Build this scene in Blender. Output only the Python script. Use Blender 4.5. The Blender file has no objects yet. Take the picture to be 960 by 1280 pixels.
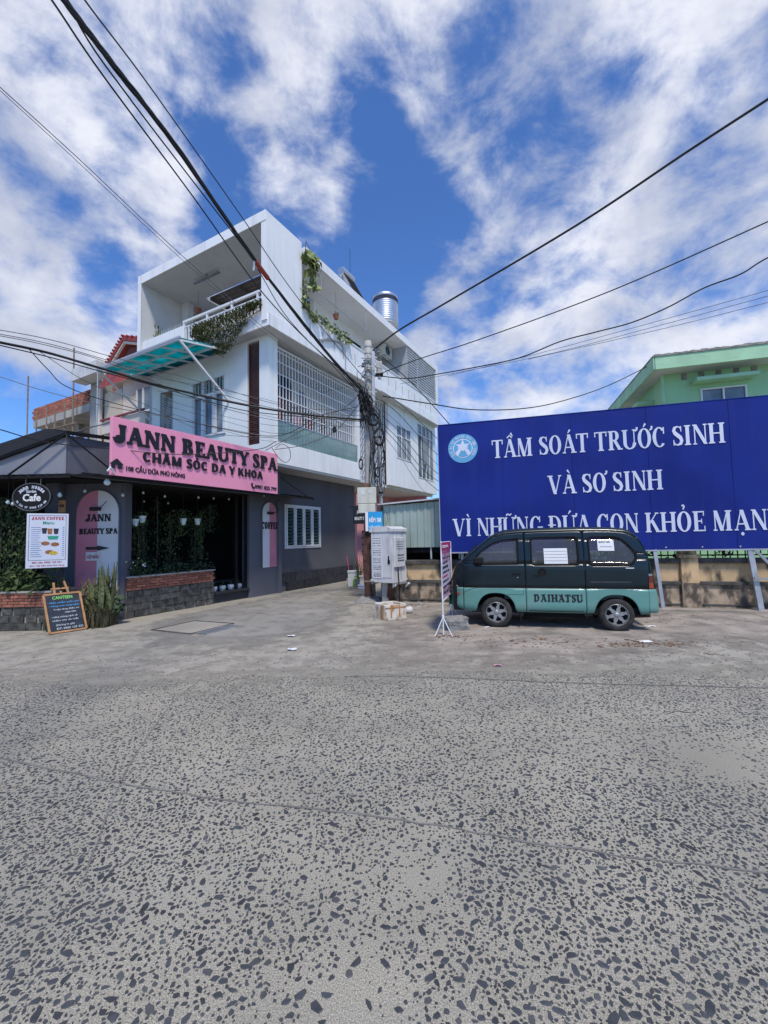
import bpy, bmesh, math, random, unicodedata
from mathutils import Vector, Matrix, noise
V = Vector
R = math.radians
rnd = random.Random(7)
scn = bpy.context.scene
col = scn.collection

# ---------------------------------------------------------------- camera
FOC, CAMH, PITCH, ROLL = 530.0, 1.7, math.atan(33 / 530), R(1.2)
cam_rot = Matrix.Rotation(math.pi / 2 + PITCH, 3, 'X') @ Matrix.Rotation(-ROLL, 3, 'Z')
cd = bpy.data.cameras.new('camera')
cd.sensor_fit = 'HORIZONTAL'; cd.sensor_width = 36; cd.lens = 36 * FOC / 960
cd.clip_start = 0.05; cd.clip_end = 3000
cam = bpy.data.objects.new('camera', cd)
cam.matrix_world = Matrix.Translation((0, 0, CAMH)) @ cam_rot.to_4x4()
col.objects.link(cam); scn.camera = cam
CO = V((0, 0, CAMH))

def ray(u, v): return cam_rot @ V(((u - 480) / FOC, (640 - v) / FOC, -1))

# ---------------------------------------------------------------- sun, sky, exposure
SUN_EL, SUN_AZ = R(60), R(168)          # azimuth clockwise from +Y
scn.view_settings.view_transform = 'Standard'; scn.view_settings.look = 'None'
scn.view_settings.exposure = 0.33; scn.view_settings.gamma = 1
sd = bpy.data.lights.new('sun', 'SUN'); sd.energy = 2.7; sd.angle = R(8); sd.color = (1, .93, .82)
so = bpy.data.objects.new('sun', sd); col.objects.link(so)
sdir = V((math.sin(SUN_AZ) * math.cos(SUN_EL), math.cos(SUN_AZ) * math.cos(SUN_EL), math.sin(SUN_EL)))
so.rotation_euler = sdir.to_track_quat('Z', 'Y').to_euler(); so.location = (0, 0, 30)

w = bpy.data.worlds.new("World"); scn.world = w; w.use_nodes = True
nt = w.node_tree; nt.nodes.clear(); N_ = nt.nodes; LK = nt.links.new
def nd(t, tree=None, **k):
    n = (tree or nt).nodes.new(t)
    for a, b in k.items(): setattr(n, a, b)
    return n
def mth(op, a, b=None, tree=None, clamp=False):
    T = tree or nt
    n = T.nodes.new('ShaderNodeMath'); n.operation = op; n.use_clamp = clamp
    for i, x in enumerate((a, b)):
        if x is None: continue
        if isinstance(x, (int, float)): n.inputs[i].default_value = x
        else: T.links.new(x, n.inputs[i])
    return n.outputs[0]
sky = nd('ShaderNodeTexSky', sky_type='NISHITA', sun_disc=False)
sky.sun_elevation = SUN_EL; sky.sun_rotation = SUN_AZ; sky.air_density = 1.0; sky.dust_density = .3; sky.ozone_density = 2.5
tc = nd('ShaderNodeTexCoord'); DIR = tc.outputs['Generated']
sx = nd('ShaderNodeSeparateXYZ'); LK(DIR, sx.inputs[0])
zc = mth('ADD', mth('MAXIMUM', sx.outputs[2], 0.0), 0.22)
cx = nd('ShaderNodeCombineXYZ'); LK(mth('DIVIDE', sx.outputs[0], zc), cx.inputs[0]); LK(mth('DIVIDE', sx.outputs[1], zc), cx.inputs[1])
def nz(vec, scale, det, rough=.55, dist=0.0, off=(0, 0, 0), st=(1, 1, 1)):
    mp = nd('ShaderNodeMapping'); LK(vec, mp.inputs[0]); mp.inputs['Location'].default_value = off; mp.inputs['Scale'].default_value = st
    n = nd('ShaderNodeTexNoise'); n.inputs['Scale'].default_value = scale; n.inputs['Detail'].default_value = det
    n.inputs['Roughness'].default_value = rough; n.inputs['Distortion'].default_value = dist; LK(mp.outputs[0], n.inputs['Vector']); return n.outputs[0]
n1 = nz(DIR, 6.5, 12, .60, .2, (3.1, 1.7, 0), (1, 1, 1.5))
n2 = nz(DIR, 2.2, 3, .5, .2, (7.3, 2.2, 0))
# where clouds gather: pixel of the centre, angular radius (deg), weight
BL = [(60, 20, 12, .34), (215, 50, 7, .30), (-150, 150, 14, .3), (10, 235, 7, .45), (110, 180, 5, .20), (180, 300, 7, .28), (95, 430, 7, .42), (0, 405, 6, .3), (20, 330, 5, .15), (165, 225, 5, .2),
      (385, 100, 5, .42), (400, 225, 5, .40), (440, 265, 4, .32), (340, 180, 4, .2), (480, 15, 9, .40), (600, 60, 10, .42), (650, 150, 7, .34), (800, 130, 20, .50), (940, 330, 16, .46), (800, 330, 10, .42), (700, 260, 6, .3),
      (600, 390, 7, .55), (690, 420, 8, .3), (475, 340, 2.5, .3), (560, 440, 6, .32), (640, 480, 5, .2), (1200, 200, 25, .4), (300, -250, 20, .2), (-300, 400, 16, .2), (900, -300, 25, .3), (560, 205, 3, .2),
      (500, 180, 7, -.55), (520, 280, 8, -.55), (470, 110, 3, -.3), (300, 250, 4, -.2), (60, 165, 4, -.25), (240, 110, 4, -.2), (450, 390, 5, -.3), (70, 330, 5, -.35), (300, 50, 3, -.3), (290, 130, 5, -.35), (160, 130, 3, -.2), (20, 480, 6, -.5), (600, 260, 4, -.3), (690, 195, 3, -.1), (250, 230, 4, -.25), (260, 300, 3, -.2), (80, 285, 5, -.2), (150, 360, 4, -.3), (430, 20, 3, -.2)]
acc = None
for (u, v, rad, wt) in BL:
    d = ray(u, v).normalized()
    dp = nd('ShaderNodeVectorMath', operation='DOT_PRODUCT'); LK(DIR, dp.inputs[0]); dp.inputs[1].default_value = d
    mr = nd('ShaderNodeMapRange', interpolation_type='SMOOTHSTEP'); LK(dp.outputs['Value'], mr.inputs[0])
    mr.inputs[1].default_value = math.cos(R(rad * 1.5)); mr.inputs[2].default_value = 1; mr.inputs[3].default_value = 0; mr.inputs[4].default_value = wt
    acc = mr.outputs[0] if acc is None else mth('ADD', acc, mr.outputs[0])
cov = mth('ADD', mth('ADD', mth('MULTIPLY', mth('SUBTRACT', n1, .5), 2.6), mth('MULTIPLY', mth('SUBTRACT', n2, .5), .8)), mth('SUBTRACT', mth('MINIMUM', acc, .44), .13))
cm = nd('ShaderNodeMapRange', interpolation_type='SMOOTHSTEP'); LK(cov, cm.inputs[0]); cm.inputs[1].default_value = -.20; cm.inputs[2].default_value = .62
ctx = nd('ShaderNodeMapRange', interpolation_type='SMOOTHSTEP'); LK(nz(DIR, 4, 7, .55, .2, (1, 9, 0), (1, 1, 1.4)), ctx.inputs[0]); ctx.inputs[1].default_value = .36; ctx.inputs[2].default_value = .62
ccol = nd('ShaderNodeMix', data_type='RGBA'); LK(ctx.outputs[0], ccol.inputs[0])
ccol.inputs[6].default_value = (4.9, 5.3, 6.5, 1); ccol.inputs[7].default_value = (8.0, 8.2, 9.0, 1)
tint = nd('ShaderNodeMix', data_type='RGBA', blend_type='MULTIPLY'); tint.inputs[0].default_value = 1
LK(sky.outputs[0], tint.inputs[6]); tint.inputs[7].default_value = (.74, 1.12, 1.68, 1)
mixc = nd('ShaderNodeMix', data_type='RGBA'); LK(mth('MULTIPLY', cm.outputs[0], .95), mixc.inputs[0]); LK(tint.outputs[2], mixc.inputs[6]); LK(ccol.outputs[2], mixc.inputs[7])
bg = nd('ShaderNodeBackground'); LK(mixc.outputs[2], bg.inputs[0]); bg.inputs[1].default_value = 0.09
wo = nd('ShaderNodeOutputWorld'); LK(bg.outputs[0], wo.inputs[0])

# ---------------------------------------------------------------- materials
MC = {}
def mat(name, c, rough=.75, metal=0, var=.12, sc=2.5, bump=0, bs=60, streak=0, sc_col=(.05, .045, .04), rndv=0, alpha=1, spec=.4, c2=None, fine=0, stscale=(6, 6, .5), lo=.5, hi=.75, coat=0, emit=0, trans=0, trl=0):
    if name in MC: return MC[name]
    m = bpy.data.materials.new(name); m.use_nodes = True; t = m.node_tree; b = t.nodes['Principled BSDF']
    L = t.links.new
    b.inputs['Roughness'].default_value = rough; b.inputs['Metallic'].default_value = metal
    b.inputs['Specular IOR Level'].default_value = spec; b.inputs['Alpha'].default_value = alpha; b.inputs['Coat Weight'].default_value = coat
    g = t.nodes.new('ShaderNodeNewGeometry')
    def noi(s, det=5, vec=None, st=None):
        n = t.nodes.new('ShaderNodeTexNoise'); n.inputs['Scale'].default_value = s; n.inputs['Detail'].default_value = det
        src = vec or g.outputs['Position']
        if st:
            mp = t.nodes.new('ShaderNodeMapping'); mp.inputs['Scale'].default_value = st; L(src, mp.inputs[0]); src = mp.outputs[0]
        L(src, n.inputs['Vector']); return n.outputs[0]
    def mix(f, a, bb, bt='MIX'):
        n = t.nodes.new('ShaderNodeMix'); n.data_type = 'RGBA'; n.blend_type = bt
        for i, x in ((0, f), (6, a), (7, bb)):
            if isinstance(x, (int, float)): n.inputs[i].default_value = x
            elif isinstance(x, tuple): n.inputs[i].default_value = (*x[:3], 1)
            else: L(x, n.inputs[i])
        return n.outputs[2]
    def rng(x, a, bb, c_=0, d=1):
        n = t.nodes.new('ShaderNodeMapRange'); L(x, n.inputs[0]); n.inputs[1].default_value = a; n.inputs[2].default_value = bb; n.inputs[3].default_value = c_; n.inputs[4].default_value = d; return n.outputs[0]
    lo_c = tuple(max(0, x * (1 - var)) for x in c); hi_c = c2 or tuple(min(1, x * (1 + var)) for x in c)
    cc = mix(rng(noi(sc, 6), .3, .7), lo_c, hi_c)
    if fine:
        cc = mix(fine, cc, mix(rng(noi(bs * 2.5, 2), .35, .65), (0.25, .25, .25), (.85, .85, .85)), 'OVERLAY')
    if streak:
        cc = mix(rng(noi(1, 5, st=stscale), lo, hi, 0, streak), cc, sc_col)
    if rndv:
        oi = t.nodes.new('ShaderNodeObjectInfo'); cc = mix(1.0, cc, mix(oi.outputs['Random'], (1 - rndv,) * 3, (1 + rndv,) * 3), 'MULTIPLY')
    L(cc, b.inputs['Base Color'])
    if bump:
        bn = t.nodes.new('ShaderNodeBump'); bn.inputs['Strength'].default_value = bump; bn.inputs['Distance'].default_value = .01
        L(noi(bs, 4), bn.inputs['Height']); L(bn.outputs[0], b.inputs['Normal'])
    if emit:
        b.inputs['Emission Color'].default_value = (1, .85, .6, 1); b.inputs['Emission Strength'].default_value = emit
    if trl:
        tb = t.nodes.new('ShaderNodeBsdfTranslucent'); L(cc, tb.inputs[0]); ms = t.nodes.new('ShaderNodeMixShader'); ms.inputs[0].default_value = trl
        tp = t.nodes.new('ShaderNodeBsdfTransparent'); L(cc, tp.inputs[0]); m2 = t.nodes.new('ShaderNodeMixShader'); m2.inputs[0].default_value = .15; L(tb.outputs[0], m2.inputs[1]); L(tp.outputs[0], m2.inputs[2])
        L(b.outputs[0], ms.inputs[1]); L(m2.outputs[0], ms.inputs[2]); L(ms.outputs[0], t.nodes['Material Output'].inputs[0])
    if trans: b.inputs['Transmission Weight'].default_value = trans
    MC[name] = m; return m

M = dict(
 road=mat('road_concrete', (.288, .268, .218), .85, var=.13, sc=1.1, bump=.6, bs=75, fine=.8, streak=.35, sc_col=(.20, .195, .18), stscale=(.7, 1.2, 1), lo=.45, hi=.7),
 smooth=mat('smooth_concrete', (.330, .306, .256), .9, var=.10, sc=.9, bump=.3, bs=70, fine=.3, streak=.4, sc_col=(.24, .22, .2), stscale=(1.1, 2.2, 1), lo=.45, hi=.72),
 alley=mat('alley_concrete', (.255, .242, .215), .9, var=.15, sc=.8, bump=.3, bs=60, fine=.3, streak=.3, sc_col=(.30, .29, .275), stscale=(.5, .5, 1), lo=.5, hi=.7),
 verge=mat('dusty_concrete', (.32, .28, .235), .95, var=.2, sc=1.6, bump=.5, bs=50, fine=.45, streak=.55, sc_col=(.17, .15, .13), stscale=(1.6, 3, 1), lo=.45, hi=.65),
 stone=mat('dark_basalt', (.048, .052, .060), .55, var=.45, sc=9, bump=.3, bs=150, spec=.5),
 stone2=mat('grey_basalt', (.075, .078, .082), .6, var=.4, sc=9, bump=.3, bs=150),
 white=mat('white_render', (.80, .80, .80), .8, var=.05, sc=.7, bump=.08, bs=90, streak=.30, sc_col=(.45, .44, .41), stscale=(9, 9, .5), lo=.52, hi=.85),
 white2=mat('white_render_band', (.83, .83, .83), .75, var=.04, sc=1, streak=.35, sc_col=(.45, .44, .41), stscale=(5, 5, .4)),
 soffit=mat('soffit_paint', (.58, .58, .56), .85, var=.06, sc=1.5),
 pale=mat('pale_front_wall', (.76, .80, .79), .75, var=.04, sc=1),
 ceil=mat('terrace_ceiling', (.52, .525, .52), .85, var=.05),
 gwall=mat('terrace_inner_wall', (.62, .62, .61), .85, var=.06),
 grey=mat('charcoal_render', (.105, .105, .125), .8, var=.10, sc=1.2, bump=.08, bs=60, streak=.35, sc_col=(.15, .15, .165), stscale=(2, 2, .6), lo=.5, hi=.8),
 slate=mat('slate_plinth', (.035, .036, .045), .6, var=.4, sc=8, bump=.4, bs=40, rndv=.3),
 cafe=mat('cafe_grey_render', (.115, .12, .145), .8, var=.07, sc=1.5, streak=.15, sc_col=(.2, .2, .22)),
 cafel=mat('cafe_grey_lit', (.23, .235, .265), .6, var=.05, sc=1.5, streak=.1, sc_col=(.3, .3, .3)),  # lighter copy of the cafe grey, the gable's brighter shading put into its colour
 roofd=mat('dark_roof_sheet', (.012, .0125, .015), .8, var=.2, sc=3, spec=.08),
 pink=mat('pink_board', (.90, .33, .47), .6, var=.05, sc=1),
 pinkw=mat('pink_wall', (.55, .25, .28), .8, var=.1, sc=1.5),
 archw=mat('arch_white', (.74, .74, .75), .8, var=.07, sc=2),
 archp=mat('arch_pink', (.66, .24, .31), .8, var=.1, sc=2),
 black=mat('black_letter_paint', (.012, .012, .016), .45, var=.2, sc=5),
 dark=mat('void_shade_black', (.012, .012, .013), .9, var=.3),  # near-black colour stands in for the shade of unlit rooms and recesses
 dwood=mat('dark_stained_wood', (.12, .095, .085), .6, var=.3, sc=8),
 brick=mat('red_brick', (.30, .115, .075), .85, var=.3, sc=14, bump=.4, bs=60, rndv=.3),
 mortar=mat('mortar', (.30, .27, .24), .95, var=.2, sc=10, bump=.4, bs=60),
 clad=mat('grey_stone_cladding', (.095, .092, .082), .95, var=.5, sc=9, bump=.9, bs=30, rndv=.25, streak=.5, sc_col=(.05, .048, .04), stscale=(5, 5, 5), spec=.15),
 oldbrick=mat('raw_brick', (.36, .13, .085), .9, var=.25, sc=8, rndv=.25, bump=.3),
 rawcon=mat('raw_concrete', (.38, .37, .34), .9, var=.2, sc=2, streak=.4, sc_col=(.18, .17, .15), bump=.3, bs=30),
 beige=mat('beige_render', (.55, .47, .37), .85, var=.08, sc=1),
 cream=mat('cream_render', (.66, .58, .50), .8, var=.06, sc=1),
 redtile=mat('red_roof_tile', (.30, .045, .04), .6, var=.25, sc=6, rndv=.25),
 brown=mat('brown_louvre_wood', (.16, .045, .04), .6, var=.2, sc=5),
 alum=mat('white_aluminium', (.72, .73, .74), .45, var=.05, sc=3),
 steel=mat('galvanised_steel', (.42, .43, .44), .5, metal=.5, var=.18, sc=5, streak=.3, sc_col=(.22, .18, .15)),
 chrome=mat('stainless_steel', (.55, .56, .58), .42, metal=1, var=.1, sc=3),
 gutter=mat('grey_louvre_metal', (.45, .47, .50), .5, metal=.3, var=.1),
 glass=mat('window_glass', (.10, .13, .15), .06, var=.3, sc=1.2, spec=.8, c2=(.22, .27, .30)),
 glassd=mat('louvre_glass', (.07, .12, .12), .12, var=.4, sc=6, spec=.8),
 glassb=mat('balustrade_glass', (.20, .34, .33), .05, var=.2, sc=2, alpha=.55, spec=.8),
 teal=mat('teal_polycarbonate', (.01, .40, .42), .35, var=.35, sc=2.5, spec=.3, trl=.8),
 poleg=mat('pole_concrete', (.40, .39, .36), .85, var=.15, sc=5, bump=.3, bs=60, streak=.45, sc_col=(.20, .18, .15), stscale=(14, 14, .8), lo=.45, hi=.75),
 cable=mat('cable_rubber', (.012, .012, .013), .5, var=.3, sc=10, spec=.4),
 cableg=mat('grey_cable', (.09, .09, .095), .55, var=.3, sc=10),
 conduit=mat('rusty_conduit', (.06, .028, .02), .7, var=.4, sc=7, c2=(.12, .06, .045)),
 joint=mat('red_cable_joint', (.30, .05, .03), .6, var=.3, sc=12),
 cabin=mat('cabinet_grey_paint', (.62, .62, .61), .6, var=.08, sc=3, streak=.5, sc_col=(.24, .22, .19), stscale=(9, 9, 1.6), lo=.52, hi=.72, bump=.06, bs=50),
 meter=mat('meter_box_paint', (.58, .57, .49), .6, var=.07, sc=4, streak=.3, sc_col=(.3, .27, .2)),
 paper=mat('white_paper', (.72, .72, .72), .8, var=.04, sc=5),
 ink=mat('printed_ink', (.03, .03, .04), .7, var=.2, sc=9),
 foam=mat('dirty_foam', (.68, .64, .56), .85, var=.1, sc=7, streak=.95, sc_col=(.40, .20, .05), stscale=(6, 6, 4), lo=.48, hi=.62),
 blue=mat('billboard_blue', (.006, .017, .19), .45, var=.12, sc=.9, spec=.25, c2=(.009, .025, .23), streak=.25, sc_col=(.03, .04, .19), stscale=(5, 5, .4)),
 blet=mat('billboard_white', (.66, .69, .80), .5, var=.04, sc=2),
 emb=mat('emblem_blue', (.12, .38, .62), .5, var=.05),
 trim=mat('billboard_frame', (.40, .41, .45), .5, metal=.3, var=.15, sc=4),
 wallp=mat('ochre_wall_plaster', (.60, .42, .23), .9, var=.2, sc=2.2, bump=.3, bs=35, streak=.95, sc_col=(.05, .045, .038), stscale=(3.0, 3.0, 1.6), lo=.46, hi=.60),
 wallt=mat('stained_wall_base', (.42, .32, .22), .95, var=.25, sc=4, bump=.7, bs=22, streak=.9, sc_col=(.06, .052, .045), stscale=(5, 5, 3), lo=.42, hi=.58),
 cop=mat('blackened_coping', (.07, .065, .058), .95, var=.45, sc=5, bump=.6, bs=25, streak=.5, sc_col=(.2, .18, .15), stscale=(4, 4, 4)),
 corr=mat('pale_green_sheet', (.35, .42, .37), .5, metal=.2, var=.08, sc=3, rndv=.06, streak=.25, sc_col=(.22, .22, .18), stscale=(10, 10, .7)),
 sheet=mat('roof_sheet_edge', (.62, .62, .60), .5, metal=.3, var=.1),
 green=mat('mint_wall', (.34, .60, .33), .8, var=.07, sc=.8, streak=.15, sc_col=(.3, .4, .3)),
 green2=mat('mint_fascia', (.38, .62, .40), .8, var=.1, sc=1.5, streak=.25, sc_col=(.2, .25, .2), stscale=(2, 2, 6)),
 mildew=mat('mildewed_edge', (.25, .24, .21), .95, var=.4, sc=6, bump=.5, bs=20),
 vteal=mat('van_teal_paint', (.12, .285, .25), .36, var=.06, sc=2, coat=.15, streak=.3, sc_col=(.24, .29, .26), stscale=(3, 3, 3)),
 vdark=mat('van_dark_paint', (.003, .012, .017), .30, var=.15, sc=2, coat=.15, streak=.12, sc_col=(.03, .045, .05), stscale=(3, 3, 3)),
 vglass=mat('van_glass', (.10, .10, .095), .05, var=.3, sc=2, alpha=.36, spec=1),
 vtrim=mat('van_black_trim', (.014, .014, .015), .8, var=.2, spec=.15),
 vseat=mat('van_seat_fabric', (.22, .21, .20), .9, var=.2),
 tyre=mat('tyre_rubber', (.028, .027, .026), .85, var=.3, sc=12, streak=.4, sc_col=(.10, .09, .08), stscale=(7, 7, 7)),
 alloy=mat('alloy_rim', (.36, .36, .35), .5, metal=.7, var=.15, sc=12),
 lampr=mat('tail_lamp_red', (.13, .02, .015), .25, var=.2, coat=.5),
 lampo=mat('tail_lamp_amber', (.30, .05, .02), .25, var=.2, coat=.5),
 lampc=mat('headlamp_clear', (.55, .57, .58), .2, var=.2, coat=.5),
 oak=mat('easel_wood', (.42, .22, .10), .6, var=.25, sc=9),
 chalkb=mat('chalkboard', (.025, .035, .05), .8, var=.3, sc=6),
 chalk=mat('chalk_white', (.55, .58, .62), .9, var=.1),
 chalkbl=mat('chalk_blue', (.10, .32, .62), .9, var=.1),
 chalkgr=mat('chalk_green', (.30, .72, .18), .9, var=.1),
 menu=mat('menu_paper', (.60, .63, .72), .6, var=.03),
 redink=mat('red_ink', (.40, .03, .05), .7), greenink=mat('green_ink', (.03, .30, .20), .7), mag=mat('magenta_ink', (.50, .03, .16), .6, var=.2), blueink=mat('blue_ink', (.08, .15, .38), .7),
 bannerp=mat('banner_pink', (.68, .30, .42), .6, var=.15, sc=5, c2=(.70, .52, .66)),
 bannerw=mat('banner_pale', (.66, .60, .70), .6, var=.1, sc=4), tan=mat('drink_brown', (.30, .12, .05), .6, var=.3, sc=30),
 yel=mat('food_yellow', (.60, .42, .05), .6, var=.3, sc=30),
 cyan=mat('sign_cyan', (.02, .30, .60), .5, var=.05), grass=mat('green_plastic', (.30, .48, .05), .5, var=.2),
 leaf=mat('vine_leaf', (.034, .070, .024), .75, var=.5, sc=7, c2=(.10, .15, .045)),
 leafd=mat('dark_leaf', (.022, .050, .022), .6, var=.5, sc=7, c2=(.05, .085, .035)),
 leafy=mat('yellowish_leaf', (.13, .20, .045), .5, var=.4, sc=4, c2=(.30, .34, .12)),
 leafo=mat('olive_trailing_leaf', (.05, .08, .025), .8, var=.5, sc=6, c2=(.13, .13, .05), spec=.1),
 snake=mat('snake_plant_leaf', (.055, .075, .035), .5, var=.5, sc=22, rndv=.35, c2=(.16, .17, .07)),
 dry=mat('dry_grass', (.07, .075, .04), .9, var=.4, sc=9, c2=(.15, .13, .07)),
 stem=mat('plant_stem', (.07, .05, .03), .8, var=.3), terra=mat('terracotta', (.30, .10, .06), .8, var=.15),
 bulb=mat('lamp_white', (.6, .72, .70), .35, var=.05), litter=mat('leaf_litter', (.17, .085, .04), .9, var=.4, sc=9), pwhite=mat('white_plastic', (.66, .68, .72), .4, var=.08, sc=6),
 cl1=mat('red_cloth', (.22, .03, .05), .9, var=.3), cl2=mat('navy_cloth', (.03, .035, .06), .9, var=.3), cl3=mat('pink_cloth', (.48, .26, .32), .9, var=.2), cl4=mat('grey_cloth', (.20, .22, .25), .9, var=.2),
 rock=mat('broken_concrete', (.24, .23, .215), .95, var=.3, sc=12, bump=.7, bs=30), bamboo=mat('scaffold_wood', (.25, .20, .15), .85, var=.3, sc=5),
)

# ---------------------------------------------------------------- frames and builders
class Frame:
    def __init__(s, o, ang):
        s.o = V(o); s.ang = ang
        s.M = Matrix.Translation(s.o) @ Matrix.Rotation(ang, 4, 'Z'); s.I = s.M.inverted()
        s.X = V((math.cos(ang), math.sin(ang), 0)); s.Y = V((-math.sin(ang), math.cos(ang), 0))
    def w(s, p): return s.M @ V(p)
    def hit(s, u, v, p, n):
        d = ray(u, v); p = s.w(p); t = ((p - CO) @ n) / (d @ n) if False else (p - CO).dot(n) / d.dot(n)
        return s.I @ (CO + d * t)
    def y(s, u, v, y): return s.hit(u, v, (0, y, 0), s.Y)
    def x(s, u, v, x): return s.hit(u, v, (x, 0, 0), s.X)
    def z(s, u, v, z): return s.hit(u, v, (0, 0, z), V((0, 0, 1)))
FW = Frame((0, 0, 0), 0)
FH = Frame((-3.23, 11.95, 0), R(61))          # the white house: x runs along the alley, y along its front
FS = Frame((6.86, 9.51, 0), R(-15.4))         # boundary wall and billboard
FV = Frame((2.05, 7.98, 0), R(-14.95))        # the van, origin under its front wheel
WM = {}                                        # world matrices
def empty(name, p=(0, 0, 0), fr=FW, rz=0.0):
    o = bpy.data.objects.new(name, None); col.objects.link(o); o.empty_display_size = .2
    m = fr.M @ Matrix.Translation(V(p)) @ Matrix.Rotation(rz, 4, 'Z'); o.matrix_world = m; o.location = m.to_translation(); o.rotation_euler = m.to_euler(); WM[o.name] = m
    return o
def tag(o, label=None, cat=None, group=None, kind=None):
    if label: o['label'] = label
    if cat: o['category'] = cat
    if group: o['group'] = group
    if kind: o['kind'] = kind
    return o
def thing(name, label, cat, p=(0, 0, 0), fr=FW, rz=0.0, group=None):
    return tag(empty(name, p, fr, rz), label, cat, group)
def par(o, p):
    o.parent = p; o.matrix_parent_inverse.identity()

class MB:
    def __init__(s): s.v = []; s.f = []
    def add(s, vs, fs):
        n = len(s.v); s.v += [V(p) for p in vs]; s.f += [tuple(i + n for i in f) for f in fs]; return s
    def box(s, x0, x1, y0, y1, z0, z1):
        if x0 > x1: x0, x1 = x1, x0
        if y0 > y1: y0, y1 = y1, y0
        if z0 > z1: z0, z1 = z1, z0
        return s.add([(x0, y0, z0), (x1, y0, z0), (x1, y1, z0), (x0, y1, z0), (x0, y0, z1), (x1, y0, z1), (x1, y1, z1), (x0, y1, z1)],
                     [(3, 2, 1, 0), (4, 5, 6, 7), (0, 1, 5, 4), (1, 2, 6, 5), (2, 3, 7, 6), (3, 0, 4, 7)])
    def bar(s, p, q, w, h=None, up=(0, 0, 1)):
        p, q = V(p), V(q); d = (q - p).normalized(); up = V(up)
        if abs(d.dot(up)) > .98: up = V((0, 1, 0))
        a = d.cross(up).normalized() * w / 2; b = a.cross(d).normalized() * (h or w) / 2
        c = [p - a - b, p + a - b, p + a + b, p - a + b, q - a - b, q + a - b, q + a + b, q - a + b]
        return s.add(c, [(3, 2, 1, 0), (4, 5, 6, 7), (0, 1, 5, 4), (1, 2, 6, 5), (2, 3, 7, 6), (3, 0, 4, 7)])
    def tube(s, pts, r, n=8, cap=True):
        pts = [V(p) for p in pts]; L = len(pts); rs = r if isinstance(r, (list, tuple)) else [r] * L
        vs = []; a = None
        for i, p in enumerate(pts):
            d = (pts[min(i + 1, L - 1)] - pts[max(i - 1, 0)]).normalized()
            if a is None:
                a = d.cross(V((0, 0, 1)) if abs(d.z) < .95 else V((1, 0, 0))).normalized()
            a = (a - d * a.dot(d)).normalized(); b = d.cross(a)
            for k in range(n):
                t = 2 * math.pi * k / n; vs.append(p + (a * math.cos(t) + b * math.sin(t)) * rs[i])
        fs = [(i * n + k, i * n + (k + 1) % n, (i + 1) * n + (k + 1) % n, (i + 1) * n + k) for i in range(L - 1) for k in range(n)]
        if cap: fs += [tuple(range(n))[::-1], tuple((L - 1) * n + k for k in range(n))]
        return s.add(vs, fs)
    def lathe(s, c, prof, n=20, axis='Z', cap=True):
        c = V(c); vs = []
        for (r, h) in prof:
            for k in range(n):
                t = 2 * math.pi * k / n; x, y = r * math.cos(t), r * math.sin(t)
                vs.append(c + (V((x, y, h)) if axis == 'Z' else V((x, h, y)) if axis == 'Y' else V((h, x, y))))
        P = len(prof)
        fs = [(i * n + k, i * n + (k + 1) % n, (i + 1) * n + (k + 1) % n, (i + 1) * n + k) for i in range(P - 1) for k in range(n)]
        if cap and prof[0][0] > 1e-4: fs.append(tuple(range(n))[::-1])
        if cap and prof[-1][0] > 1e-4: fs.append(tuple((P - 1) * n + k for k in range(n)))
        return s.add(vs, fs)
    def prism(s, pts, o, ux, uy, un, d0, d1):
        o, ux, uy, un = V(o), V(ux), V(uy), V(un); n = len(pts)
        vs = [o + ux * a + uy * b + un * d0 for a, b in pts] + [o + ux * a + uy * b + un * d1 for a, b in pts]
        return s.add(vs, [tuple(range(n))[::-1], tuple(range(n, 2 * n))] + [(i, (i + 1) % n, n + (i + 1) % n, n + i) for i in range(n)])
    def grid(s, rows):
        n = len(rows[0]); assert all(len(r) == n for r in rows); vs = [p for r in rows for p in r]
        return s.add(vs, [(i * n + k, i * n + k + 1, (i + 1) * n + k + 1, (i + 1) * n + k) for i in range(len(rows) - 1) for k in range(n - 1)])
    def build(s, name, m, parent=None, fr=None, smooth=False, bev=0, recalc=True):
        """fr: the frame the vertices are in (None: the parent's own space)"""
        vs = s.v; mesh = bpy.data.meshes.new(name); o = bpy.data.objects.new(name, mesh)
        if parent is not None:
            WM[o.name] = WM[parent.name]
            if fr is not None:
                T = WM[parent.name].inverted() @ fr.M; vs = [T @ p for p in vs]
            par(o, parent)
        else:
            fr = fr or FW; vs = [fr.M @ p for p in vs]
            c = V(((min(p.x for p in vs) + max(p.x for p in vs)) / 2, (min(p.y for p in vs) + max(p.y for p in vs)) / 2, min(p.z for p in vs)))
            vs = [p - c for p in vs]; o.location = c; WM[o.name] = Matrix.Translation(c)
        mesh.from_pydata([tuple(p) for p in vs], [], s.f)
        if recalc:
            b = bmesh.new(); b.from_mesh(mesh); bmesh.ops.recalc_face_normals(b, faces=b.faces); b.to_mesh(mesh); b.free()
        mesh.materials.append(M[m] if isinstance(m, str) else m)
        if smooth: mesh.shade_smooth()
        col.objects.link(o)
        if bev:
            bm_ = o.modifiers.new('bevel', 'BEVEL'); bm_.width = bev; bm_.segments = 2; bm_.limit_method = 'ANGLE'
        return o
def part(name, m, parent, *b, **k): return MB().box(*b).build(name, m, parent, **k)
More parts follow.
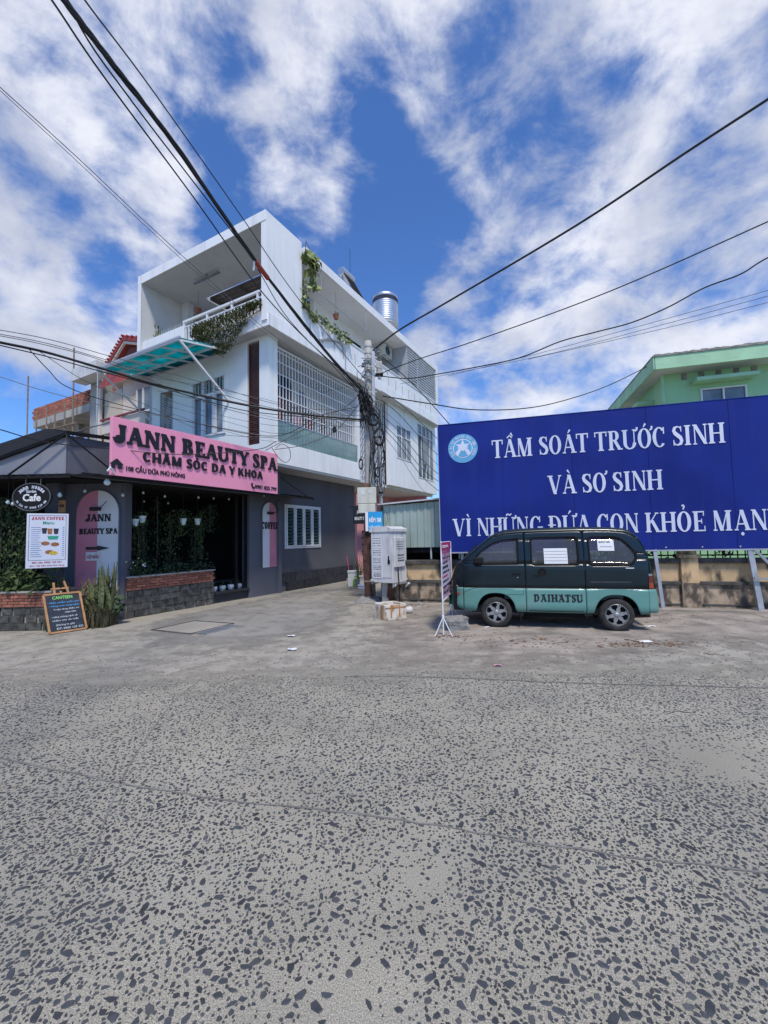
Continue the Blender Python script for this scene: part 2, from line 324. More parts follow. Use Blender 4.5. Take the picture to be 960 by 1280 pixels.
def copies(src, parent, places, fr=None):
    """copies of a piece sharing its mesh; places = (loc, rotz[, scale])"""
    out = []
    for i, pl in enumerate(places):
        o = src if i == 0 else src.copy()
        if i: col.objects.link(o); par(o, parent); WM[o.name] = WM[parent.name]
        T = (WM[parent.name].inverted() @ fr.M) if fr else Matrix.Identity(4)
        m = T @ Matrix.Translation(V(pl[0])) @ Matrix.Rotation(pl[1], 4, 'Z')
        o.location = m.to_translation(); o.rotation_euler = m.to_euler()
        if len(pl) > 2: o.scale = pl[2]
        out.append(o)
    return out
def wallholes(mb, x0, x1, z0, z1, holes, y0, y1, ax='x'):
    xs = sorted({x0, x1, *[h[0] for h in holes], *[h[1] for h in holes]}); 
    for a, b in zip(xs, xs[1:]):
        cuts = sorted([(h[2], h[3]) for h in holes if h[0] <= a + 1e-6 and h[1] >= b - 1e-6]); z = z0
        for c, d in cuts + [(z1, z1)]:
            if c > z + 1e-6: mb.box(*((a, b, y0, y1) if ax == 'x' else (y0, y1, a, b)), z, c)
            z = max(z, d)
    return mb

# ---------------------------------------------------------------- lettering
def arc(cx, cy, rx, ry, a0, a1, K, k, n=14):
    n = max(3, int(n * abs(a1 - a0) / 360) + 1); out = []; P = []
    for i in range(n + 1):
        t = R(a0 + (a1 - a0) * i / n); P.append(((cx + rx * math.cos(t), cy + ry * math.sin(t)), (cx + max(.01, rx - K) * math.cos(t), cy + max(.01, ry - k) * math.sin(t))))
    for (a, b), (c, d) in zip(P, P[1:]): out.append([a, c, d, b])
    return out
def rib(pts):
    out = []; E = []
    for i, (x, y, w_) in enumerate(pts):
        a = pts[max(i - 1, 0)]; b = pts[min(i + 1, len(pts) - 1)]; dx, dy = b[0] - a[0], b[1] - a[1]; l = math.hypot(dx, dy) or 1
        nx, ny = -dy / l * w_ / 2, dx / l * w_ / 2; E.append(((x + nx, y + ny), (x - nx, y - ny)))
    for (a, b), (c, d) in zip(E, E[1:]): out.append([a, c, d, b])
    return out
def rc(x0, y0, x1, y1): return [[(x0, y0), (x1, y0), (x1, y1), (x0, y1)]]
def sl(x0, y0, x1, y1, w_): return [[(x0 - w_ / 2, y0), (x0 + w_ / 2, y0), (x1 + w_ / 2, y1), (x1 - w_ / 2, y1)]]
def glyph(c, K, k, s):
    def st(x, w_=None, y0=0, y1=1, bt=True, tp=True):
        w_ = w_ or K; o = rc(x - w_ / 2, y0, x + w_ / 2, y1)
        if bt: o += sf(x, 0, w_)
        if tp: o += sf(x, 1 - k, w_)
        return o
    def sf(x, y, w_): return rc(x - w_ / 2 - s, y, x + w_ / 2 + s, y + k) if s else []
    e = .12 + K / 2                                    # left stem centre
    if c == 'I': return st(.06 + s + K / 2), .12 + 2 * s + K
    if c == 'T': return rc(.03, 1 - k, .77, 1) + (sl(.06, .74, .05, 1, k) + sl(.74, .74, .75, 1, k) if s else []) + st(.4, tp=False), .80
    if c == 'A': return sl(.13, 0, .42, 1, k) + sl(.74, 0, .44, 1, K) + rc(.22, .28, .64, .28 + k) + sf(.13, 0, k) + sf(.74, 0, K), .88
    if c == 'M': return st(.16, k, tp=False) + sl(.52, 0, .20, 1, K) + sl(.52, 0, .84, 1, k) + st(.88, K), 1.04 + K / 2
    if c == 'N': return st(.16, k) + sl(.74, 0, .18, 1, K) + st(.74, k, bt=False), .90
    if c in 'OQ': return arc(.43, .5, .39, .52, 0, 360, K, k, 26), .86
    if c == 'C': return arc(.43, .5, .39, .52, 42, 318, K, k, 24) + (rc(.72 - k, .66, .72, 1.0) if s else []), .80
    if c == 'G': return arc(.43, .5, .39, .52, 42, 318, K, k, 24) + (rc(.72 - k, .68, .72, 1) if s else []) + rc(.72 - K / 2, .04, .72 + K / 2, .44) + rc(.72 - K / 2 - s, .44 - k, .72 + K / 2 + s, .44), .88
    if c == 'S': return rib([(.53, .80, k), (.46, .93, k), (.32, .965, k), (.17, .90, .8 * K), (.12, .77, K * .95), (.18, .64, K), (.33, .52, K * 1.05), (.48, .40, K), (.54, .25, K * .95), (.48, .10, .8 * K), (.32, .035, k), (.17, .07, k), (.09, .20, k)]) + (rc(.50, .70, .55, .98) + rc(.07, .02, .12, .30) if s else []), .64
    if c in 'RPB':
        o = st(e) + rc(e, 1 - k, e + .22, 1) + rc(e, .47, e + .22, .47 + k) + arc(e + .22, .735, .26, .265, -90, 90, K, k, 26)
        if c == 'R': o += sl(e + .52, 0, e + .22, .5, K) + sf(e + .53, 0, K * .8); return o, e + .66
        if c == 'B': o += rc(e, 0, e + .24, k) + arc(e + .24, .26, .30, .26, -90, 90, K, k, 26); return o, e + .60
        return o, e + .54
    if c == 'D': return st(e) + rc(e, 1 - k, e + .2, 1) + rc(e, 0, e + .2, k) + arc(e + .2, .5, .42, .5, -90, 90, K, k, 26), e + .70
    if c == 'U': return st(.17, K, .32, 1, bt=False) + st(.72, k if s else K, .32, 1, bt=False) + arc(.45, .32, .28 + K / 2, .34, 180, 360, K, k, 26), .88
    if c == 'V': return sl(.42, 0, .12, 1, K) + sl(.44, 0, .74, 1, k) + sf(.12, 1 - k, K) + sf(.74, 1 - k, k), .86
    if c == 'Y': return sl(.40, .42, .10, 1, K) + sl(.42, .42, .72, 1, k) + st(.41, K, 0, .45, tp=False) + sf(.10, 1 - k, K) + sf(.72, 1 - k, k), .82
    if c == 'H': return st(.17) + st(.72) + rc(.17, .5 - k / 2, .72, .5 + k / 2), .89
    if c == 'K': return st(.17) + sl(.22, .40, .68, 1, k * 1.1) + sl(.72, 0, .38, .62, K) + sf(.74, 0, K * .8) + sf(.68, 1 - k, k), .87
    if c in 'EF':
        o = st(e) + rc(e, 1 - k, .66, 1) + rc(e, .5 - k / 2, .54, .5 + k / 2) + (sl(.64, .76, .655, 1, k * .8) + rc(.50, .38, .55, .62) if s else [])
        if c == 'E': o += rc(e, 0, .70, k) + (sl(.68, .26, .69, 0, k * .8) if s else [])
        return o, .74 if c == 'E' else .70
    if c == 'L': return st(e) + rc(e, 0, .66, k) + (sl(.63, .28, .65, 0, k * .8) if s else []), .72
    if c == 'J': return rc(.36 - K / 2, .25, .36 + K / 2, 1) + sf(.36, 1 - k, K) + arc(.36 + K / 2 - .30, .27, .30, .31, 180, 360, K, k * 1.3, 26) + arc(.15, .29, .13, .13, 0, 360, .125, .125, 14), .43 + K / 2
    if c == ' ': return [], .34
    return arc(.3, .3, .2, .2, 0, 360, .1, .1), .6
def marks(ch, adv, k):
    o = []; c = adv / 2; t = k * 1.25
    m = [x for x in ch if unicodedata.combining(x)]; top = 1.07
    if '\u0302' in m: o += rib([(c - .17, top, t), (c, top + .13, t), (c + .17, top, t)]); top += .08
    if '\u0306' in m: o += rib([(c - .15, top + .13, t), (c - .08, top + .04, t), (c + .08, top + .04, t), (c + .15, top + .13, t)])
    s_ = .16 if '\u0302' in m else 0
    if '\u0301' in m: o += rib([(c + s_ - .04, top, .04), (c + s_ + .10, top + .18, t * 1.5)])
    if '\u0300' in m: o += rib([(c + s_ + .06, top, .04), (c + s_ - .08, top + .18, t * 1.5)])
    if '\u0303' in m: o += rib([(c - .18, top + .02, t), (c - .09, top + .11, t), (c + .08, top + .04, t), (c + .17, top + .13, t)])
    if '\u0309' in m: o += rib([(c - .09, top + .22, t), (c + .01, top + .26, t), (c + .06, top + .19, t), (c, top + .12, t), (c - .01, top + .04, t)])
    if '\u0323' in m: o += arc(c, -.17, .085, .085, 0, 360, .084, .084, 12)
    if '\u031b' in m: o += rib([(adv - .10, .90, t), (adv + .02, .97, t * 1.3), (adv + .03, 1.10, t * 1.5)])
    return o
def serif_line(txt, K=.17, k=.055, s=.07, track=.05):
    """list of (polygons, x offset) per letter; total advance"""
    x = 0; out = []
    for ch in txt:
        dd = unicodedata.normalize('NFD', ch); base = 'D' if ch == 'Đ' else dd[0]
        g, adv = glyph(base, K, k, s)
        if ch == 'Đ': g = g + rc(0, .5 - k / 2, .5, .5 + k / 2)
        g = g + marks(dd, adv, k)
        if g: out.append((g, x))
        x += adv + (track if ch != ' ' else 0)
    return out, x - track
def put_poly(mb, polys, o, ux, uy, un, d, sx_, sy_, x0=0):
    for i, p in enumerate(polys):
        mb.prism([((a + x0) * sx_, b * sy_) for a, b in p], o, ux, uy, un, 0, d + .00012 * (i % 17) + .0001)
FT = {}
def sans(mb, txt, o, ux, uy, un, width, h, d=.002, bold=0.0, res=2):
    """flat lettering from the built-in font, stretched into width x h, lower left corner at o"""
    key = (txt, bold)
    if key not in FT:
        c = bpy.data.curves.new('lettering', 'FONT'); c.body = txt; c.resolution_u = res; c.offset = bold; c.fill_mode = 'BOTH'; c.extrude = .5
        ob = bpy.data.objects.new('lettering', c); col.objects.link(ob); bpy.context.view_layer.update()
        me = bpy.data.meshes.new_from_object(ob.evaluated_get(bpy.context.evaluated_depsgraph_get())); FT[key] = ([v.co.copy() for v in me.vertices], [tuple(p.vertices) for p in me.polygons]); bpy.data.meshes.remove(me)
        bpy.data.objects.remove(ob); bpy.data.curves.remove(c)
    vs, fs = FT[key]
    if not vs: return
    ax = min(v.x for v in vs); bx = max(v.x for v in vs); ay = min(v.y for v in vs); by = max(v.y for v in vs)
    o, ux, uy, un = V(o), V(ux), V(uy), V(un)
    mb.add([o + ux * ((v.x - ax) / (bx - ax) * width) + uy * ((v.y - ay) / (by - ay) * h) + un * ((v.z + .5) * d) for v in vs], fs)
X, Y, Z = V((1, 0, 0)), V((0, 1, 0)), V((0, 0, 1))

# ---------------------------------------------------------------- foliage helpers
def leaves(mb, pts, size, rn, droop=0.0, asp=.55):
    for p in pts:
        a = V((rn.uniform(-1, 1), rn.uniform(-1, 1), rn.uniform(-1, .6) - droop)).normalized(); b = a.cross(V((rn.uniform(-1, 1), rn.uniform(-1, 1), rn.uniform(-1, 1)))).normalized()
        L = size * rn.uniform(.6, 1.3); W = L * asp; n = a.cross(b) * L * .12; p = V(p)
        mb.add([p, p + a * L * .5 + b * W * .5 + n, p + a * L, p + a * L * .5 - b * W * .5 + n], [(0, 1, 2), (0, 2, 3)])
def smooth_pts(P, n=8):
    P = [V(p) for p in P]
    if len(P) < 3: return [P[0].lerp(P[-1], i / n) for i in range(n + 1)]
    Q = [P[0] * 2 - P[1]] + P + [P[-1] * 2 - P[-2]]; out = []
    for i in range(1, len(Q) - 2):
        a, b, c, d = Q[i - 1:i + 3]
        for k in range(n):
            t = k / n; out.append(.5 * ((2 * b) + (c - a) * t + (2 * a - 5 * b + 4 * c - d) * t * t + (3 * b - a - 3 * c + d) * t ** 3))
    return out + [P[-1]]

# ================================================================ THE SETTING: ground, road, alley
def G(u, v, z=0): return FW.z(u, v, z)
def flat(name, pts, m, z, kind='structure'):
    mb = MB(); mb.add([(p[0], p[1], z) for p in pts], [tuple(range(len(pts)))])
    return tag(mb.build(name, m), kind=kind)
flat('ground', [(-400, -300), (400, -300), (400, 500), (-400, 500)], 'smooth', -.006)
def soft(name, m, pts, z, feather=.45):
    """a thin layer whose edge wears away irregularly into the ground below"""
    c = V((sum(p[0] for p in pts) / len(pts), sum(p[1] for p in pts) / len(pts), 0)); P = [V((p[0], p[1], 0)) for p in pts]
    Q = []
    for a, b in zip(P, P[1:] + P[:1]): Q += [a.lerp(b, i / 6) for i in range(6)]
    inn = [q + (c - q).normalized() * min(feather * 2, (c - q).length * .7) for q in Q]; n = len(Q)
    me = bpy.data.meshes.new(name); me.from_pydata([(*q[:2], z) for q in Q + inn] , [], [(i, (i + 1) % n, n + (i + 1) % n, n + i) for i in range(n)] + [tuple(range(n, 2 * n))])
    at = me.color_attributes.new('edge', 'FLOAT_COLOR', 'POINT')
    for i in range(2 * n): at.data[i].color = (float(i >= n),) * 3 + (1,)
    mm = M[m].copy(); mm.name = m + '_worn_edge'; t = mm.node_tree; b = t.nodes['Principled BSDF']
    a = t.nodes.new('ShaderNodeVertexColor'); a.layer_name = 'edge'; no = t.nodes.new('ShaderNodeTexNoise'); no.inputs['Scale'].default_value = 2.2; no.inputs['Detail'].default_value = 8
    no.inputs['Roughness'].default_value = .65
    g = t.nodes.new('ShaderNodeNewGeometry'); t.links.new(g.outputs['Position'], no.inputs['Vector'])
    s_ = mth('ADD', a.outputs[0], mth('MULTIPLY', mth('SUBTRACT', no.outputs[0], .5, t), 2.6, t), t)
    mr = t.nodes.new('ShaderNodeMapRange'); t.links.new(s_, mr.inputs[0]); mr.inputs[1].default_value = .15; mr.inputs[2].default_value = 1.0; t.links.new(mr.outputs[0], b.inputs['Alpha'])
    me.materials.append(mm); o = bpy.data.objects.new(name, me); col.objects.link(o); return tag(o, kind='structure')
road = flat('road', [(-40, -60), (60, -60), (60, 4.8), (8, 5.35), (0, 5.75), (-8, 5.6), (-40, 5.9)], 'road', 0)
soft('alley', 'alley', [G(130, 790), G(200, 772), G(280, 755), G(345, 743), G(441, 722), G(446, 712), G(478, 712), G(470, 735), G(455, 765), G(415, 795), G(300, 825), G(180, 822)], .0065, .9)
soft('verge', 'verge', [G(430, 835), G(440, 790), G(462, 755), G(480, 735), (4, 10.4), (10, 8.7), (16, 7), (15, 4.8), G(960, 815), G(800, 825), G(620, 838)], .0088, .7)
# pale dusty apron thinning out over the stones
_a = bpy.data.meshes.new('apron'); _n = 120; _v = []
for k in range(_n + 1):
    x = -16 + 36 * k / _n; y0 = 4.55 - .05 * x * (x > 3) + .35 * noise.noise(V((x * .6, 7, 0))); _v += [(x, y0, .0042), (x, y0 + 1.5, .0042), (x, 8.6, .0042)]
_a.from_pydata(_v, [], [(3 * k + j, 3 * k + 3 + j, 3 * k + 4 + j, 3 * k + 1 + j) for k in range(_n) for j in (0, 1)]); _c = _a.color_attributes.new('edge', 'FLOAT_COLOR', 'POINT')
for k in range(len(_v)): _c.data[k].color = (float(k % 3 > 0),) * 3 + (1,)
_m = M['smooth'].copy(); _m.name = 'smooth_worn_edge'
def wear(mm, w_=2.6):
    t = mm.node_tree; b = t.nodes['Principled BSDF']; a = t.nodes.new('ShaderNodeVertexColor'); a.layer_name = 'edge'; no = t.nodes.new('ShaderNodeTexNoise'); no.inputs['Scale'].default_value = 3; no.inputs['Detail'].default_value = 10; no.inputs['Roughness'].default_value = .7
    g = t.nodes.new('ShaderNodeNewGeometry'); t.links.new(g.outputs['Position'], no.inputs['Vector']); s_ = mth('ADD', a.outputs[0], mth('MULTIPLY', mth('SUBTRACT', no.outputs[0], .5, t), w_, t), t)
    mr = t.nodes.new('ShaderNodeMapRange'); t.links.new(s_, mr.inputs[0]); mr.inputs[1].default_value = .35; mr.inputs[2].default_value = 1.1; t.links.new(mr.outputs[0], b.inputs['Alpha'])
wear(_m); _a.materials.append(_m); _o = bpy.data.objects.new('apron', _a); col.objects.link(_o); tag(_o, kind='structure')
# worn groove and patched lip across the road
def groove(name, pts, w_, z, m):
    P = smooth_pts(pts, 10); mb = MB(); r = random.Random(3); rows = []
    for i, p in enumerate(P):
        d = (P[min(i + 1, len(P) - 1)] - P[max(i - 1, 0)]).normalized(); n = V((-d.y, d.x, 0)) * w_ * r.uniform(.4, 1); q = V((p.x, p.y + r.uniform(-.008, .008), z)); rows.append([q - n, q + n])
    mb.grid(rows); return mb
gm = mat('road_joint', (.17, .165, .155), .95, var=.3, sc=9)
tag(groove('road_joint', [G(-80, 930), G(130, 975), G(280, 1000), G(480, 1022), G(720, 1062), G(960, 1092), G(1200, 1125)], .009, .0035, gm).build('road_joint', gm, recalc=False), kind='structure')
tag(groove('road_joint', [G(100, 1110), G(160, 960), G(215, 880), G(250, 850)], .007, .0035, gm).build('road_joint', gm, recalc=False), kind='structure')
tag(groove('road_joint', [G(430, 846), G(520, 846), G(720, 854), G(1020, 862)], .012, .0058, gm).build('road_joint', gm, recalc=False), kind='structure')
# exposed stones set in the concrete
rs = random.Random(11)
def stone_shape(r, n, el, h, rn):
    a0 = rn.uniform(0, 6.28); P = []
    for i in range(n):
        t = a0 + 2 * math.pi * (i + rn.uniform(-.36, .36)) / n; q = r * rn.uniform(.6, 1.2); P.append((q * math.cos(t) * el, q * math.sin(t)))
    return [(x, y, -.002) for x, y in P] + [(x * .86, y * .86, h) for x, y in P], [(i, (i + 1) % n, n + (i + 1) % n, n + i) for i in range(n)] + [tuple(range(n, 2 * n))]
cand = []
def inside(x, y):
    d = cam_rot.transposed() @ (V((x, y, 0)) - CO); return d.z < 0 and abs(d.x / -d.z) < 480 / FOC and abs(d.y / -d.z) < 640 / FOC
y = .8
tries = 200000
for _ in range(tries):
    y = rs.uniform(.75, 5.75) if rs.random() < .8 else rs.uniform(.75, 3); x = rs.uniform(-1, 1) * (y * 1.0 + 2.6)
    if y > 5.45 + .4 * noise.noise(V((x * .7, 3, 0))): continue
    d = .78 + .75 * noise.noise(V((x * .75, y * .75, 1.3))) + .4 * noise.noise(V((x * 2.3, y * 2.3, 8)))
    d += .22 * (y - 2.6) / 3
    if y < 2.3 and -1.2 < x < .3: d -= .25
    if y < 2.2 and x > .2: d += .22
    if rs.random() > d * 1.1: continue
    r = min(.0185, .0050 * math.exp(rs.gauss(.22, .44))) 
    cand.append((x, y, r))
# thin out overlaps
gridd = {}; keep = []
for x, y, r in sorted(cand, key=lambda c: -c[2]):
    k = (int(x / .08), int(y / .08)); ok = True
    for i in (-1, 0, 1):
        for j in (-1, 0, 1):
            for (a, b, q) in gridd.get((k[0] + i, k[1] + j), ()):
                if (a - x) ** 2 + (b - y) ** 2 < ((q + r) * 1.05) ** 2: ok = False; break
            if not ok: break
        if not ok: break
    if ok: gridd.setdefault(k, []).append((x, y, r)); keep.append((x, y, r))
keep.sort(key=lambda c: -(c[2] / (c[1] ** 2 + c[0] ** 2 + 2.9) ** .5) * (1 if inside(c[0], c[1]) else .01))
shapes = []
for i in range(14):
    vs, fs = stone_shape(1, rs.choice((5, 6, 6, 7)), rs.uniform(1.1, 1.75), .16, rs)
    me = bpy.data.meshes.new('stone'); me.from_pydata(vs, [], fs); me.materials.append(M['stone' if i % 5 else 'stone2']); shapes.append(me)
for x, y, r in keep[:298]:
    o = bpy.data.objects.new('stone', rs.choice(shapes)); col.objects.link(o); par(o, road); c = road.location
    o.location = (x - c.x, y - c.y, .001 - c.z); o.scale = (r, r, r * .8); o.rotation_euler.z = rs.uniform(0, 6.28)
for mname, sel in (('stone', 0), ('stone2', 1)):
    mb = MB()
    for i, (x, y, r) in enumerate(keep[298:]):
        if (i % 6 == 5) != bool(sel): continue
        vs, fs = stone_shape(r, 5 if y > 3.5 else 6, rs.uniform(1.05, 1.8), r * .13, rs); a = rs.uniform(0, 6.28); ca, sa = math.cos(a), math.sin(a)
        mb.add([(x + p[0] * ca - p[1] * sa, y + p[0] * sa + p[1] * ca, p[2] + .001) for p in vs], fs)
    tag(mb.build('road_aggregate', mname, recalc=False), kind='stuff')
# fine chippings and grit further out, and on the dusty verge
mb = MB()
for _ in range(2600):
    if rs.random() < .45: x, y = rs.uniform(-7, 9), rs.uniform(5.2, 6.6)
    else: x, y = rs.uniform(-1, 11), rs.uniform(5.6, 10.5)
    if y > 10.8 - .3 * x: continue
    r = rs.uniform(.004, .013); vs, fs = stone_shape(r, 4, 1.3, r * .4, rs); mb.add([(x + p[0], y + p[1], p[2] + .0105) for p in vs], fs)
tag(mb.build('grit', 'rock', recalc=False), kind='stuff')
mb = MB()
for (cx_, cy_, sx_, sy_, n_) in ((4.0, 6.55, .9, .12, 90), (3.2, 6.7, 1.6, .3, 70), (.2, 10.6, 1.3, .5, 90), (2.0, 7.0, .8, .3, 60), (5.5, 8.6, 1.5, .6, 60), (1.1, 7.35, .3, .1, 50), (-.2, 9.4, .8, .8, 40)):
    for _ in range(n_):
        x, y = rs.gauss(cx_, sx_ * .6), rs.gauss(cy_, sy_ * .6); a = rs.uniform(0, 6.28); L = rs.uniform(.015, .05); d = V((math.cos(a), math.sin(a), 0)) * L; e = V((-d.y, d.x, 0)) * .35; p = V((x, y, .0115))
        mb.add([p - d, p + e + Z * .004, p + d + Z * rs.uniform(0, .012), p - e], [(0, 1, 2, 3)])
tag(mb.build('leaf_litter', 'litter', recalc=False), kind='stuff')
def twig(label, a, b, r=.006):
    P = [V(a).lerp(V(b), i / 5) + V((0, rs.uniform(-.03, .03), .012 + rs.uniform(0, .012))) for i in range(6)]
    tag(MB().tube(P, [r, r, r * .9, r * .8, r * .6, r * .3], 5).build('twig', 'stem'), label, 'twig', 'twigs lying on the verge')
twig('forked dry twig lying on the concrete below the rear wheel of the van', G(779, 800), G(815, 806))
twig('short dry twig on the concrete under the van sill', G(690, 806), G(712, 803), .004)
twig('thin straight twig lying beyond the rear bumper of the van', G(880, 818), G(905, 821), .005)
def scrap(label, u, v, w_, h_, m='paper', name='litter_scrap'):
    c = G(u, v); mb = MB(); rows = []
    for i in range(4): rows.append([(c.x + (k / 3 - .5) * w_, c.y + (i / 3 - .5) * h_, .012 + rs.uniform(0, .018)) for k in range(4)])
    mb.grid(rows); tag(mb.build(name, m, recalc=False), label, 'litter', 'scraps of litter on the ground')
scrap('crumpled white tissue lying alone on the alley concrete', 364, 796, .14, .12)
scrap('flattened pale plastic scrap on the road below the tissue', 365, 813, .14, .10, 'pwhite')
scrap('white flake of rubbish beside the front wheel of the van', 609, 785, .09, .05)
scrap('pale strip of paper under the van rear bumper', 812, 784, .2, .05)
scrap('curled white wrapper in front of the rear wheel of the van', 806, 803, .2, .09)
scrap('small pink plastic scrap on the concrete right of the banner', 622, 833, .10, .07, 'cl3')
# drain covers let into the alley
dr = thing('manhole_cover', 'large square concrete manhole cover outlined by a dark joint in the alley', 'manhole cover', G(245, 786), FW)
P = [G(190, 788), G(243, 776.5), G(292, 780), G(238, 793)]
mb = MB(); mb.add([(p.x, p.y, .0098) for p in P], [(0, 1, 2, 3)]); mb.build('slab', 'smooth', dr, FW)
for a, b in zip(P, P[1:] + P[:1]):
    mb = MB(); mb.bar(V((a.x, a.y, .009)), V((b.x, b.y, .009)), .05, .014); mb.build('joint', 'cop', dr, FW)
gr = thing('drain_grate', 'narrow dark metal drain grate beside the square manhole cover', 'drain grate', G(273, 788))
a, b = G(252, 793), G(296, 782); d = (b - a).normalized(); n = V((-d.y, d.x, 0)); Lg = (b - a).length
MB().bar(a + Z * .008, b + Z * .008, .26, .004, Z).build('pit', 'dark', gr, FW)
MB().bar(a + Z * .014 - n * .13, b + Z * .014 - n * .13, .02, .016).bar(a + Z * .014 + n * .13, b + Z * .014 + n * .13, .02, .016).build('grate_frame', 'steel', gr, FW)
for i in range(14):
    p = a + d * Lg * (i + .5) / 14; MB().bar(p - n * .125 + Z * .013, p + n * .125 + Z * .013, .022, .01).build('bar', 'steel', gr, FW)

# ================================================================ THE WHITE HOUSE
house = thing('house', 'tall white modern house with open roof terrace, grilled balcony and charcoal ground floor', 'house', (0, 0, 0), FH)
H_ = dict(parent=house)
# ground floor: charcoal wing wall with its window opening
wallholes(MB(), 1.7, 6.25, 0, 4.05, [(2.06, 3.97, 1.45, 2.90)], 1.3, 1.5).build('wall', 'grey', **H_)
part('wall', 'grey', house, 6.25, 6.4, 1.3, 3.0, 0, 4.05)
part('wall', 'pinkw', house, 6.4, 12.5, 2.6, 2.75, 0, 4.1)
part('wall', 'pinkw', house, 12.5, 12.65, .6, 2.75, 0, 4.1)
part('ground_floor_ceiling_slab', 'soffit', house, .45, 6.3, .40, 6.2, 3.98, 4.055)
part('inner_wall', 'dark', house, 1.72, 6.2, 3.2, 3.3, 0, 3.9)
o = part('plinth_tile', 'slate', house, -.44, .44, -.03, .03, 0, .3)
copies(o, house, [((2.52 + .9 * i - (.45 if k else 0), 1.27, .006 + .305 * k), 0) for k in range(2) for i in range(5 if k else 5) if 2.0 < 2.52 + .9 * i - (.45 if k else 0) < 6.2])
# louvred window
win = part('window', 'alum', house, 2.03, 4.0, 1.272, 1.30, 1.42, 1.475)
for b in ((2.03, 4.0, 1.272, 1.34, 2.875, 2.93), (2.03, 2.085, 1.272, 1.34, 1.475, 2.875), (3.945, 4.0, 1.272, 1.34, 1.475, 2.875)): part('frame', 'alum', win, *b)
for i in range(4):
    xa = 2.1 + i * .465; xb = xa + .44
    for b in ((xa, xa + .05), (xb - .05, xb)): part('stile', 'alum', win, b[0], b[1], 1.255, 1.31, 1.48, 2.87)
    for b in ((1.48, 1.53), (2.82, 2.87)): part('rail', 'alum', win, xa + .05, xb - .05, 1.258, 1.308, *b)
    for k in range(11):
        z = 1.565 + k * .115; MB().add([(xa + .05, 1.262, z), (xb - .05, 1.262, z), (xb - .05, 1.33, z + .075), (xa + .05, 1.33, z + .075), (xa + .05, 1.262, z + .012), (xb - .05, 1.262, z + .012), (xb - .05, 1.33, z + .087), (xa + .05, 1.33, z + .087)], [(0, 1, 2, 3), (4, 7, 6, 5), (0, 4, 5, 1), (2, 6, 7, 3), (1, 5, 6, 2), (0, 3, 7, 4)]).build('louvre', 'glassd', win)
part('window_backing', 'dark', win, 2.06, 3.97, 1.42, 1.44, 1.45, 2.9)

# second floor -------------------------------------------------
wallholes(MB(), .38, 6.3, 4.06, 7.95, [(.77, 1.28, 4.64, 7.86), (2.26, 3.86, 5.2, 7.09), (4.95, 5.63, 5.7, 7.1)], .38, .58, 'y').build('front_wall', 'pale', **H_)
part('wall', 'pale', house, .38, 12, 6.14, 6.3, 4.06, 7.95)
part('corner_post', 'white2', house, .585, .76, .38, .56, 4.735, 7.95)
part('balcony_band', 'white2', house, .582, 5.30, .36, .52, 4.05, 4.73, bev=.006)
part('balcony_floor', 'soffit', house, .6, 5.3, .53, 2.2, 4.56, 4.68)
part('balcony_back_wall', 'pale', house, .6, 5.3, 2.2, 2.35, 4.6, 7.9)
part('balcony_end_wall', 'white', house, 5.3, 5.45, .37, 2.35, 4.06, 7.9)
part('balcony_door', 'glass', house, 1.4, 2.9, 2.16, 2.199, 4.7, 6.9); part('balcony_door', 'glass', house, 3.4, 4.9, 2.16, 2.199, 4.7, 6.9)
part('balustrade_glass', 'glassb', house, .76, 5.29, .40, .42, 4.73, 5.40)
part('balustrade_rail', 'chrome', house, .76, 5.29, .39, .43, 5.401, 5.43)
gl = part('grille', 'alum', house, .77, 5.28, .50, .54, 7.75, 7.80)
v_ = MB().box(-.013, .013, .505, .531, 4.74, 7.75).build('bar', 'alum', gl)
copies(v_, gl, [((.85 + i * .1475, 0, 0), 0) for i in range(30)])
for z in (5.1, 5.45, 5.82, 6.18, 6.55, 6.92, 7.3, 7.62): part('cross_bar', 'alum', gl, .78, 5.27, .498, .5045, z, z + .028)
# brown louvre strip at the corner
rl = part('louvre_strip', 'brown', house, .45, .50, .76, .80, 4.65, 7.86); part('frame', 'brown', rl, .45, .5, 1.25, 1.29, 4.65, 7.86)
sl_ = MB().add([(.40, .80, 0), (.40, 1.25, 0), (.47, 1.25, .035), (.47, .80, .035), (.40, .80, .012), (.40, 1.25, .012), (.47, 1.25, .047), (.47, .80, .047)], [(0, 1, 2, 3), (4, 7, 6, 5), (0, 4, 5, 1), (2, 6, 7, 3), (1, 5, 6, 2), (0, 3, 7, 4)]).build('slat', 'brown', rl)
copies(sl_, rl, [((0, 0, 4.68 + i * .066), 0) for i in range(48)])
part('strip_backing', 'cl4', house, .54, .57, .77, 1.28, 4.64, 7.86)
# front window with transoms
fw = part('window', 'alum', house, .34, .40, 2.24, 3.88, 5.17, 5.23); part('frame', 'alum', fw, .34, .40, 2.24, 3.88, 7.05, 7.11)
for ya in (2.24, 2.75, 3.28, 3.82): part('frame', 'alum', fw, .342, .41, ya, ya + .06, 5.23, 7.05)
part('frame', 'alum', fw, .345, .405, 2.3, 3.82, 6.50, 6.60)
for ya, yb in ((2.31, 2.74), (2.82, 3.27), (3.35, 3.81)):
    part('pane', 'glass', fw, .42, .43, ya, yb, 5.23, 6.50); part('transom_pane', 'glassd', fw, .42, .43, ya, yb, 6.60, 7.05)
    for j in range(3):
        yy = ya + (yb - ya) * (j + .5) / 3; part('transom_bar', 'alum', fw, .375, .385, yy - .01, yy + .01, 6.60, 7.05)
    for j in (0, 1): part('sash', 'alum', fw, .35, .41, ya if j == 0 else yb - .05, ya + .05 if j == 0 else yb, 5.24, 6.49)
part('room_backing', 'cl4', house, .55, .57, 2.2, 3.9, 5.1, 7.1)
